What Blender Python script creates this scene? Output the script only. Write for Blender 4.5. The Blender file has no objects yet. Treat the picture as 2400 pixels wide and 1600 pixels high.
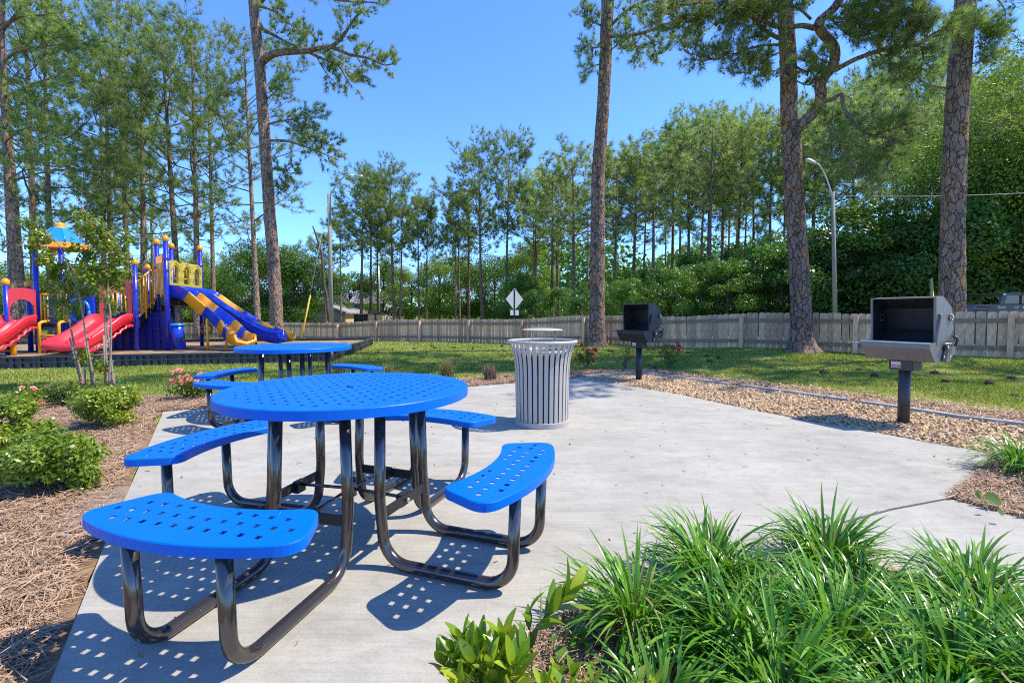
import bpy, math, random
import numpy as np
from mathutils import Vector, Matrix
from mathutils.geometry import delaunay_2d_cdt

S = bpy.context.scene
COL = S.collection
R = math.radians

# ------------------------------------------------------------------ camera
CAM_H, FPX, HZ, TILT = 1.125, 1120.0, 735.0, R(2.2)
PYC = HZ + FPX * math.tan(TILT)
cam_d = bpy.data.cameras.new('camera')
cam = bpy.data.objects.new('camera', cam_d)
COL.objects.link(cam)
cam.location = (0, 0, CAM_H)
cam.rotation_euler = (R(90) - TILT, 0, 0)
cam_d.sensor_width = 36.0
cam_d.lens = 36.0 * FPX / 2400.0
cam_d.shift_y = -(800.0 - PYC) / 2400.0
cam_d.clip_start = 0.05
cam_d.clip_end = 2000.0
S.camera = cam

# ------------------------------------------------------------------ light
SUN_EL, SUN_AZ = R(56), R(88)          # azimuth clockwise from +Y, so the sun stands to the right
w = bpy.data.worlds.new('World')
S.world = w
w.use_nodes = True
nt = w.node_tree
bg = nt.nodes['Background']
sky = nt.nodes.new('ShaderNodeTexSky')
sky.sky_type = 'NISHITA'
sky.sun_disc = False
sky.sun_elevation = SUN_EL
sky.sun_rotation = SUN_AZ
sky.air_density = 1.0
sky.dust_density = 0.0
sky.ozone_density = 3.0
tint = nt.nodes.new('ShaderNodeMix')
tint.data_type = 'RGBA'
tint.blend_type = 'MULTIPLY'
tint.inputs['Factor'].default_value = 1.0
tint.inputs['B'].default_value = (0.395, 0.59, 0.92, 1)     # the deep blue of the photographed sky
nt.links.new(sky.outputs[0], tint.inputs['A'])
nt.links.new(tint.outputs['Result'], bg.inputs[0])
bg.inputs[1].default_value = 0.15

sun_d = bpy.data.lights.new('sun', 'SUN')
sun = bpy.data.objects.new('sun', sun_d)
COL.objects.link(sun)
sun_d.energy = 2.85
sun_d.angle = R(0.5)
sun_d.color = (1.0, 0.905, 0.74)
sdir = Vector((math.sin(SUN_AZ) * math.cos(SUN_EL), math.cos(SUN_AZ) * math.cos(SUN_EL), math.sin(SUN_EL)))
sun.rotation_euler = (-sdir).to_track_quat('-Z', 'Y').to_euler()
sun.location = sdir * 40

S.view_settings.view_transform = 'Standard'
S.view_settings.look = 'None'
S.view_settings.gamma = 1.0
S.view_settings.use_curve_mapping = False
S.view_settings.exposure = 1.38
S.render.engine = 'CYCLES'
S.cycles.max_bounces = 8
S.cycles.diffuse_bounces = 6
S.cycles.transparent_max_bounces = 12
S.cycles.use_denoising = False
S.cycles.pixel_filter_type = 'BLACKMAN_HARRIS'
S.cycles.filter_width = 1.1


# ------------------------------------------------------------------ helpers
def ray(px, py):
    u = (px - 1200.0) / FPX
    v = -(py - PYC) / FPX
    return np.array([u, math.cos(TILT) + v * math.sin(TILT), -math.sin(TILT) + v * math.cos(TILT)])


def G(px, py, z=0.0):
    """ground point that the photograph shows at a pixel of its 2400 x 1600 grid"""
    r = ray(px, py)
    return np.array([0, 0, CAM_H]) + r * ((z - CAM_H) / r[2])


def P(px, py, y):
    """point seen at a pixel, at a given distance along the view"""
    r = ray(px, py)
    return np.array([0, 0, CAM_H]) + r * (y / r[1])


def tag(o, label=None, cat=None, group=None, kind=None):
    if label: o['label'] = label
    if cat: o['category'] = cat
    if group: o['group'] = group
    if kind: o['kind'] = kind
    return o


def thing(name, label, cat, loc=(0, 0, 0), rz=0.0, group=None):
    o = bpy.data.objects.new(name, None)
    COL.objects.link(o)
    o.empty_display_size = 0.1
    o.location = loc
    o.rotation_euler = (0, 0, rz)
    return tag(o, label, cat, group)


def link(name, me, mat=None, parent=None):
    o = bpy.data.objects.new(name, me)
    COL.objects.link(o)
    if mat is not None and not me.materials:
        me.materials.append(mat)
    if parent is not None:
        o.parent = parent
    return o


def copy_tree(o, parent=None):
    c = o.copy()
    COL.objects.link(c)
    if parent is not None:
        c.parent = parent
    for ch in o.children:
        copy_tree(ch, c)
    return c


class MB:
    def __init__(s):
        s.v, s.f, s.sm = [], [], []

    def add(s, vs, fs, smooth=False):
        k = len(s.v)
        s.v += [tuple(map(float, p)) for p in vs]
        s.f += [tuple(i + k for i in q) for q in fs]
        s.sm += [smooth] * len(fs)
        return s

    def box(s, c, d, M=None):
        h = [(x * d[0] / 2, y * d[1] / 2, z * d[2] / 2) for x in (-1, 1) for y in (-1, 1) for z in (-1, 1)]
        if M is not None:
            h = [tuple(M @ Vector(p)) for p in h]
        h = [(p[0] + c[0], p[1] + c[1], p[2] + c[2]) for p in h]
        return s.add(h, [(0, 1, 3, 2), (4, 6, 7, 5), (0, 4, 5, 1), (2, 3, 7, 6), (0, 2, 6, 4), (1, 5, 7, 3)])

    def bar(s, a, b, wd, ht, up=(0, 0, 1)):
        a, b = Vector(a), Vector(b)
        z = (b - a)
        L = z.length
        z.normalize()
        x = Vector(up).cross(z)
        if x.length < 1e-4: x = Vector((1, 0, 0)).cross(z)
        x.normalize()
        y = z.cross(x)
        M = Matrix((x, y, z)).transposed()
        return s.box((a + b) / 2, (wd, ht, L), M)

    def tube(s, path, rad, n=8, cap=True, smooth=True):
        path = [Vector(p) for p in path]
        m = len(path)
        if not hasattr(rad, '__len__'): rad = [rad] * m
        t0 = (path[1] - path[0]).normalized()
        a = Vector((0, 0, 1)) if abs(t0.z) < 0.9 else Vector((1, 0, 0))
        u = t0.cross(a).normalized()
        vs = []
        for i in range(m):
            t = (path[min(i + 1, m - 1)] - path[max(i - 1, 0)])
            if t.length < 1e-9: t = t0.copy()
            t.normalize()
            u = (u - t * u.dot(t))
            if u.length < 1e-6: u = t.orthogonal()
            u.normalize()
            w_ = t.cross(u)
            for k in range(n):
                q = 2 * math.pi * k / n
                vs.append(path[i] + (u * math.cos(q) + w_ * math.sin(q)) * rad[i])
        fs = [(i * n + k, i * n + (k + 1) % n, (i + 1) * n + (k + 1) % n, (i + 1) * n + k)
              for i in range(m - 1) for k in range(n)]
        s.add(vs, fs, smooth)
        if cap:
            k0 = len(s.v) - len(vs)
            s.f += [tuple(k0 + k for k in range(n - 1, -1, -1)), tuple(k0 + (m - 1) * n + k for k in range(n))]
            s.sm += [False, False]
        return s

    def lathe(s, prof, n=24, c=(0, 0, 0), smooth=True):
        vs = [(c[0] + r * math.cos(2 * math.pi * k / n), c[1] + r * math.sin(2 * math.pi * k / n), c[2] + z)
              for r, z in prof for k in range(n)]
        fs = [(i * n + k, i * n + (k + 1) % n, (i + 1) * n + (k + 1) % n, (i + 1) * n + k)
              for i in range(len(prof) - 1) for k in range(n)]
        return s.add(vs, fs, smooth)

    def ball(s, c, r, n=12, m=7, sz=1.0):
        return s.lathe([(max(1e-4, r * math.sin(math.pi * i / m)), -r * sz * math.cos(math.pi * i / m)) for i in range(m + 1)], n, c)

    def prism(s, poly, z0, z1, fn=lambda x, y, z: (x, y, z)):
        n = len(poly)
        vs = [fn(x, y, z0) for x, y in poly] + [fn(x, y, z1) for x, y in poly]
        fs = [tuple(range(n - 1, -1, -1)), tuple(range(n, 2 * n))]
        fs += [(k, (k + 1) % n, n + (k + 1) % n, n + k) for k in range(n)]
        return s.add(vs, fs)

    def sweep(s, sec, path, frames, closed=True, smooth=True, cap=True):
        """sec: (side, up) points; frames: (side vector, up vector) per path point"""
        n = len(sec)
        vs = [Vector(p) + Vector(f[0]) * a + Vector(f[1]) * b for p, f in zip(path, frames) for a, b in sec]
        m = len(path)
        kk = n if closed else n - 1
        fs = [(i * n + k, i * n + (k + 1) % n, (i + 1) * n + (k + 1) % n, (i + 1) * n + k)
              for i in range(m - 1) for k in range(kk)]
        s.add(vs, fs, smooth)
        if cap and closed:
            k0 = len(s.v) - len(vs)
            s.f += [tuple(k0 + k for k in range(n - 1, -1, -1)), tuple(k0 + (m - 1) * n + k for k in range(n))]
            s.sm += [False, False]
        return s

    def mesh(s, name, off=(0, 0, 0)):
        me = bpy.data.meshes.new(name)
        vs = [(x - off[0], y - off[1], z - off[2]) for x, y, z in s.v]
        me.from_pydata(vs, [], s.f)
        me.polygons.foreach_set('use_smooth', s.sm)
        me.update()
        return me

    def build(s, name, mat, parent=None, world=False):
        """world: coordinates given in the world, moved under an unrotated parent"""
        off = tuple(parent.location) if (world and parent is not None) else (0, 0, 0)
        if world and parent is not None and parent.parent is not None:
            off = tuple(parent.location + parent.parent.location)
        return link(name, s.mesh(name, off), mat, parent)


def npmesh(name, V, F, rnd=None, smooth=False):
    V = np.asarray(V, dtype=np.float32)
    F = np.asarray(F, dtype=np.int32)
    me = bpy.data.meshes.new(name)
    me.vertices.add(len(V))
    me.vertices.foreach_set('co', V.ravel())
    k = F.shape[1]
    me.loops.add(F.size)
    me.loops.foreach_set('vertex_index', F.ravel())
    me.polygons.add(len(F))
    me.polygons.foreach_set('loop_start', np.arange(0, F.size, k, dtype=np.int32))
    if smooth:
        me.polygons.foreach_set('use_smooth', np.ones(len(F), dtype=bool))
    me.update(calc_edges=True)
    if rnd is not None:
        a = me.attributes.new('rnd', 'FLOAT', 'POINT')
        a.data.foreach_set('value', np.asarray(rnd, dtype=np.float32))
    return me


def inpoly(x, y, poly):
    x, y = np.asarray(x), np.asarray(y)
    ins = np.zeros(x.shape, bool)
    n = len(poly)
    for i in range(n):
        x0, y0 = poly[i]
        x1, y1 = poly[(i + 1) % n]
        c = ((y0 > y) != (y1 > y)) & (x < (x1 - x0) * (y - y0) / (y1 - y0 + 1e-12) + x0)
        ins ^= c
    return ins


def fillet(pts, rad, n=6):
    pts = [Vector(p) for p in pts]
    out = [pts[0]]
    for i in range(1, len(pts) - 1):
        r = rad[i] if hasattr(rad, '__len__') else rad
        a, b, c = pts[i - 1], pts[i], pts[i + 1]
        d0, d1 = (a - b).normalized(), (c - b).normalized()
        ang = d0.angle(d1)
        t = r / math.tan(ang / 2)
        bis = (d0 + d1).normalized()
        o = b + bis * (r / math.sin(ang / 2))
        p0, p1 = b + d0 * t, b + d1 * t
        e0, e1 = (p0 - o), (p1 - o)
        A = e0.angle(e1)
        for k in range(n + 1):
            q = k / n
            out.append(o + (e0 * math.sin((1 - q) * A) + e1 * math.sin(q * A)) / math.sin(A))
    out.append(pts[-1])
    return out


# ------------------------------------------------------------------ materials
def _n(nt, t, **kw):
    n = nt.nodes.new(t)
    for k, v in kw.items():
        setattr(n, k, v)
    return n


def mat(name, col, rough=0.6, metal=0.0, var=0.0, vscale=8.0, bump=0.0, bscale=60.0, col2=None, coat=0.0,
        stretch=(1, 1, 1), objrand=0.0, spec=0.5, attr=None, cols=None):
    m = bpy.data.materials.new(name)
    m.use_nodes = True
    nt = m.node_tree
    b = nt.nodes['Principled BSDF']
    b.inputs['Roughness'].default_value = rough
    b.inputs['Metallic'].default_value = metal
    b.inputs['Specular IOR Level'].default_value = spec
    b.inputs['Coat Weight'].default_value = coat
    b.inputs['Coat Roughness'].default_value = 0.08
    tc = _n(nt, 'ShaderNodeTexCoord')
    mp = _n(nt, 'ShaderNodeMapping')
    mp.inputs['Scale'].default_value = stretch
    nt.links.new(tc.outputs['Object'], mp.inputs[0])
    out = None
    if cols is not None:                       # ramp driven by the mesh attribute
        at = _n(nt, 'ShaderNodeAttribute', attribute_name=attr or 'rnd')
        rp = _n(nt, 'ShaderNodeValToRGB')
        el = rp.color_ramp.elements
        while len(el) < len(cols): el.new(0.5)
        for i, c in enumerate(cols):
            el[i].position = i / (len(cols) - 1)
            el[i].color = (*c, 1)
        nt.links.new(at.outputs['Fac'], rp.inputs[0])
        out = rp.outputs[0]
    elif var > 0 or col2 is not None:
        no = _n(nt, 'ShaderNodeTexNoise')
        no.inputs['Scale'].default_value = vscale
        no.inputs['Detail'].default_value = 6
        nt.links.new(mp.outputs[0], no.inputs['Vector'])
        rp = _n(nt, 'ShaderNodeValToRGB')
        c2 = col2 or tuple(c * (1 - var) for c in col)
        rp.color_ramp.elements[0].position = 0.35
        rp.color_ramp.elements[1].position = 0.65
        rp.color_ramp.elements[0].color = (*c2, 1)
        rp.color_ramp.elements[1].color = (*col, 1)
        nt.links.new(no.outputs['Fac'], rp.inputs[0])
        out = rp.outputs[0]
    if out is None:
        b.inputs['Base Color'].default_value = (*col, 1)
    if objrand > 0:
        oi = _n(nt, 'ShaderNodeObjectInfo')
        mr = _n(nt, 'ShaderNodeMapRange')
        mr.inputs['To Min'].default_value = 1 - objrand
        mr.inputs['To Max'].default_value = 1 + objrand
        nt.links.new(oi.outputs['Random'], mr.inputs[0])
        hs = _n(nt, 'ShaderNodeHueSaturation')
        nt.links.new(mr.outputs[0], hs.inputs['Value'])
        if out is not None: nt.links.new(out, hs.inputs['Color'])
        else: hs.inputs['Color'].default_value = (*col, 1)
        out = hs.outputs[0]
    if out is not None:
        nt.links.new(out, b.inputs['Base Color'])
    if bump > 0:
        nb = _n(nt, 'ShaderNodeTexNoise')
        nb.inputs['Scale'].default_value = bscale
        nb.inputs['Detail'].default_value = 5
        nt.links.new(mp.outputs[0], nb.inputs['Vector'])
        bp = _n(nt, 'ShaderNodeBump')
        bp.inputs['Strength'].default_value = bump
        bp.inputs['Distance'].default_value = 0.02
        nt.links.new(nb.outputs['Fac'], bp.inputs['Height'])
        nt.links.new(bp.outputs[0], b.inputs['Normal'])
    return m


def leafmat(name, cols, trans=0.35, rough=0.45, objrand=0.18, spec=0.4, tint=(1.25, 1.2, 0.5)):
    m = bpy.data.materials.new(name)
    m.use_nodes = True
    nt = m.node_tree
    b = nt.nodes['Principled BSDF']
    o = nt.nodes['Material Output']
    b.inputs['Roughness'].default_value = rough
    b.inputs['Specular IOR Level'].default_value = spec
    at = _n(nt, 'ShaderNodeAttribute', attribute_name='rnd')
    rp = _n(nt, 'ShaderNodeValToRGB')
    el = rp.color_ramp.elements
    while len(el) < len(cols): el.new(0.5)
    for i, c in enumerate(cols):
        el[i].position = i / (len(cols) - 1)
        el[i].color = (*c, 1)
    nt.links.new(at.outputs['Fac'], rp.inputs[0])
    oi = _n(nt, 'ShaderNodeObjectInfo')
    mr = _n(nt, 'ShaderNodeMapRange')
    mr.inputs['To Min'].default_value = 1 - objrand
    mr.inputs['To Max'].default_value = 1 + objrand
    nt.links.new(oi.outputs['Random'], mr.inputs[0])
    hs = _n(nt, 'ShaderNodeHueSaturation')
    nt.links.new(mr.outputs[0], hs.inputs['Value'])
    nt.links.new(rp.outputs[0], hs.inputs['Color'])
    nt.links.new(hs.outputs[0], b.inputs['Base Color'])
    tr = _n(nt, 'ShaderNodeBsdfTranslucent')
    mx = _n(nt, 'ShaderNodeMix', data_type='RGBA', blend_type='MULTIPLY')
    mx.inputs['Factor'].default_value = 1.0
    nt.links.new(hs.outputs[0], mx.inputs['A'])
    mx.inputs['B'].default_value = (*tint, 1)
    nt.links.new(mx.outputs['Result'], tr.inputs[0])
    ms = _n(nt, 'ShaderNodeMixShader')
    ms.inputs[0].default_value = trans
    nt.links.new(b.outputs[0], ms.inputs[1])
    nt.links.new(tr.outputs[0], ms.inputs[2])
    nt.links.new(ms.outputs[0], o.inputs['Surface'])
    return m


def concrete(name, col, dark):
    m = bpy.data.materials.new(name)
    m.use_nodes = True
    nt = m.node_tree
    b = nt.nodes['Principled BSDF']
    b.inputs['Roughness'].default_value = 0.85
    b.inputs['Specular IOR Level'].default_value = 0.25
    tc = _n(nt, 'ShaderNodeTexCoord')
    mp = _n(nt, 'ShaderNodeMapping')
    mp.inputs['Rotation'].default_value = (0, 0, R(-20))
    mp.inputs['Scale'].default_value = (1.0, 2.6, 1.0)
    nt.links.new(tc.outputs['Object'], mp.inputs[0])
    n1 = _n(nt, 'ShaderNodeTexNoise'); n1.inputs['Scale'].default_value = 2.2; n1.inputs['Detail'].default_value = 9; n1.inputs['Roughness'].default_value = 0.68
    n2 = _n(nt, 'ShaderNodeTexNoise'); n2.inputs['Scale'].default_value = 0.9; n2.inputs['Detail'].default_value = 5
    n3 = _n(nt, 'ShaderNodeTexNoise'); n3.inputs['Scale'].default_value = 90; n3.inputs['Detail'].default_value = 4
    nt.links.new(mp.outputs[0], n1.inputs['Vector'])
    nt.links.new(tc.outputs['Object'], n2.inputs['Vector'])
    nt.links.new(tc.outputs['Object'], n3.inputs['Vector'])
    r1 = _n(nt, 'ShaderNodeValToRGB')
    r1.color_ramp.elements[0].position = 0.32; r1.color_ramp.elements[1].position = 0.62
    r1.color_ramp.elements[0].color = (*dark, 1); r1.color_ramp.elements[1].color = (*col, 1)
    nt.links.new(n1.outputs['Fac'], r1.inputs[0])
    r2 = _n(nt, 'ShaderNodeValToRGB')
    r2.color_ramp.elements[0].position = 0.3; r2.color_ramp.elements[1].position = 0.7
    r2.color_ramp.elements[0].color = (0.86, 0.85, 0.83, 1); r2.color_ramp.elements[1].color = (1.04, 1.03, 1.0, 1)
    nt.links.new(n2.outputs['Fac'], r2.inputs[0])
    r3 = _n(nt, 'ShaderNodeValToRGB')
    r3.color_ramp.elements[0].position = 0.3; r3.color_ramp.elements[1].position = 0.6
    r3.color_ramp.elements[0].color = (0.88, 0.88, 0.87, 1); r3.color_ramp.elements[1].color = (1, 1, 1, 1)
    nt.links.new(n3.outputs['Fac'], r3.inputs[0])
    m1 = _n(nt, 'ShaderNodeMix', data_type='RGBA', blend_type='MULTIPLY'); m1.inputs['Factor'].default_value = 1
    m2 = _n(nt, 'ShaderNodeMix', data_type='RGBA', blend_type='MULTIPLY'); m2.inputs['Factor'].default_value = 1
    # fine broom streaks and soft round stains
    mb_ = _n(nt, 'ShaderNodeMapping'); mb_.inputs['Rotation'].default_value = (0, 0, R(-24)); mb_.inputs['Scale'].default_value = (2.0, 40.0, 1.0)
    nt.links.new(tc.outputs['Object'], mb_.inputs[0])
    n4 = _n(nt, 'ShaderNodeTexNoise'); n4.inputs['Scale'].default_value = 1.6; n4.inputs['Detail'].default_value = 6; n4.inputs['Roughness'].default_value = .7
    nt.links.new(mb_.outputs[0], n4.inputs['Vector'])
    r4 = _n(nt, 'ShaderNodeValToRGB'); r4.color_ramp.elements[0].position = .36; r4.color_ramp.elements[1].position = .56
    r4.color_ramp.elements[0].color = (.80, .80, .80, 1); r4.color_ramp.elements[1].color = (1.02, 1.02, 1.01, 1)
    nt.links.new(n4.outputs['Fac'], r4.inputs[0])
    n5 = _n(nt, 'ShaderNodeTexNoise'); n5.inputs['Scale'].default_value = 5.5; n5.inputs['Detail'].default_value = 8; n5.inputs['Roughness'].default_value = .75; n5.inputs['Distortion'].default_value = 1.2
    nt.links.new(tc.outputs['Object'], n5.inputs['Vector'])
    r5 = _n(nt, 'ShaderNodeValToRGB'); r5.color_ramp.elements[0].position = .30; r5.color_ramp.elements[1].position = .52
    r5.color_ramp.elements[0].color = (.78, .775, .77, 1); r5.color_ramp.elements[1].color = (1, 1, 1, 1)
    nt.links.new(n5.outputs['Fac'], r5.inputs[0])
    m4 = _n(nt, 'ShaderNodeMix', data_type='RGBA', blend_type='MULTIPLY'); m4.inputs['Factor'].default_value = .5
    m5 = _n(nt, 'ShaderNodeMix', data_type='RGBA', blend_type='MULTIPLY'); m5.inputs['Factor'].default_value = .8
    nt.links.new(r3.outputs[0], m4.inputs['A']); nt.links.new(r4.outputs[0], m4.inputs['B'])
    nt.links.new(m4.outputs['Result'], m5.inputs['A']); nt.links.new(r5.outputs[0], m5.inputs['B'])
    nt.links.new(r1.outputs[0], m1.inputs['A']); nt.links.new(r2.outputs[0], m1.inputs['B'])
    nt.links.new(m1.outputs['Result'], m2.inputs['A']); nt.links.new(m5.outputs['Result'], m2.inputs['B'])
    nt.links.new(m2.outputs['Result'], b.inputs['Base Color'])
    bp = _n(nt, 'ShaderNodeBump'); bp.inputs['Strength'].default_value = 0.25; bp.inputs['Distance'].default_value = 0.004
    nt.links.new(n3.outputs['Fac'], bp.inputs['Height'])
    nt.links.new(bp.outputs[0], b.inputs['Normal'])
    return m


M = {
    'blue': mat('blue_coated_steel', (0.0, 0.135, 0.60), 0.38, 0, var=0.05, vscale=4, coat=0.0, spec=0.2, bump=0.02, bscale=220),
    'tube': mat('bronze_tube_steel', (0.115, 0.10, 0.095), 0.22, 0.8, coat=0.3, bump=0.02, bscale=40),
    'dkmetal': mat('dark_bracket_steel', (0.03, 0.03, 0.032), 0.45, 0.4),
    'bolt': mat('zinc_bolt', (0.5, 0.5, 0.48), 0.35, 0.9),
    'conc': concrete('broomed_concrete', (0.435, 0.422, 0.378), (0.35, 0.342, 0.31)),
    'conc2': concrete('broomed_walk_concrete', (0.45, 0.437, 0.392), (0.375, 0.366, 0.335)),
    'kerb': mat('kerb_concrete', (0.42, 0.41, 0.39), 0.9, var=0.3, vscale=9, bump=0.4, bscale=70),
    'silver': mat('silver_grey_paint', (0.42, 0.395, 0.36), 0.42, 0.0, var=0.04, vscale=20),
    'liner': mat('bin_liner', (0.025, 0.023, 0.022), 0.5, var=0.3, vscale=9),
    'grill': mat('grill_grey_steel', (0.20, 0.18, 0.17), 0.42, 0.15, var=0.12, vscale=14),
    'grill2': mat('grill_black_steel', (0.028, 0.03, 0.038), 0.42, 0.35, var=0.12, vscale=14),
    'grill_inner': mat('grill_inner_steel', (0.022, 0.022, 0.024), 0.6, 0.2, var=0.3, vscale=8),  # near-black steel for the cooking grate and hood lining
    'post': mat('bronze_post_paint', (0.06, 0.052, 0.05), 0.45, 0.3, var=0.1, vscale=10),
    'sticker': mat('white_sticker', (0.75, 0.73, 0.70), 0.5),
    'red_print': mat('red_print', (0.42, 0.05, 0.04), 0.5),
    'white': mat('white_paint', (0.78, 0.78, 0.76), 0.5),
    'pblue': mat('playground_blue_steel', (0.012, 0.025, 0.42), 0.32, 0, coat=0.2, var=0.05, vscale=6),
    'slblue': mat('blue_slide_plastic', (0.008, 0.045, 0.52), 0.28, 0, coat=0.2),
    'skyblue': mat('sky_blue_plastic', (0.01, 0.23, 0.68), 0.3, 0, coat=0.2),
    'navy': mat('navy_panel_plastic', (0.01, 0.014, 0.21), 0.4),
    'yellow': mat('amber_steel', (0.80, 0.37, 0.01), 0.35, coat=0.2),
    'orange': mat('orange_plastic', (0.78, 0.33, 0.008), 0.32, coat=0.2),
    'olive': mat('mustard_panel_plastic', (0.44, 0.36, 0.05), 0.5),
    'red': mat('red_slide_plastic', (0.66, 0.028, 0.04), 0.3, coat=0.25),
    'black': mat('black_deck_rubber', (0.016, 0.016, 0.018), 0.6),
    'border': mat('black_border_plastic', (0.045, 0.048, 0.055), 0.5, var=0.3, vscale=12, bump=0.15, bscale=60),
    'wood_dk': mat('fence_rail_wood', (0.30, 0.22, 0.14), 0.85, col2=(0.20, 0.15, 0.105), vscale=14, stretch=(1, 1, 1), bump=0.2),
    'galv': mat('galvanised_arm', (0.52, 0.53, 0.53), 0.4, 0.6),
    'polewood': mat('weathered_pole_wood', (0.30, 0.29, 0.24), 0.9, col2=(0.19, 0.19, 0.16), vscale=6, stretch=(8, 8, 0.4), bump=0.3),
    'signback': mat('sign_back_metal', (0.58, 0.59, 0.6), 0.4, 0.5),
    'guard': mat('yellow_guy_guard', (0.75, 0.47, 0.02), 0.5),
    'wire': mat('wire', (0.25, 0.25, 0.25), 0.5, 0.5),
    'green_tie': mat('green_tie_tape', (0.0, 0.30, 0.20), 0.5),
    'stake': mat('pale_stem_bark', (0.36, 0.27, 0.21), 0.85, col2=(0.22, 0.17, 0.14), vscale=30, bump=0.2),
    'glass': mat('dark_window_glass', (0.03, 0.04, 0.045), 0.08, 0, spec=0.8),
    'machine': mat('machine_dark_grey', (0.05, 0.05, 0.062), 0.4),
    'rubber': mat('tyre_rubber', (0.02, 0.02, 0.02), 0.8),
    'roofgrey': mat('grey_shingle', (0.30, 0.30, 0.32), 0.9, var=0.3, vscale=3),
    'wallwhite': mat('white_siding', (0.70, 0.70, 0.68), 0.8),
    'walltan': mat('tan_wall', (0.55, 0.38, 0.24), 0.85),
    'bintan': mat('tan_cart_plastic', (0.50, 0.36, 0.20), 0.6),
    'twig': mat('grey_brown_twig', (0.17, 0.13, 0.10), 0.9, var=0.4, vscale=20, bump=0.2),
    'cone': mat('pine_cone_scale', (0.10, 0.05, 0.026), 0.8, var=0.5, vscale=60),
    'barkfar': mat('pine_bark', (0.34, 0.24, 0.185), 0.95, col2=(0.15, 0.11, 0.09), vscale=5, stretch=(4, 4, 1.2), bump=0.5, bscale=12, objrand=0.25),
    'twigbark': mat('pine_twig_bark', (0.10, 0.085, 0.06), 0.95, var=0.4, vscale=9),
    'limb': mat('pine_limb_bark', (0.24, 0.16, 0.11), 0.95, col2=(0.09, 0.065, 0.05), vscale=14, bump=0.4, bscale=40),
    'oakbark': mat('oak_bark', (0.11, 0.09, 0.075), 0.95, var=0.5, vscale=6, bump=0.4, bscale=14),
}


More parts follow.
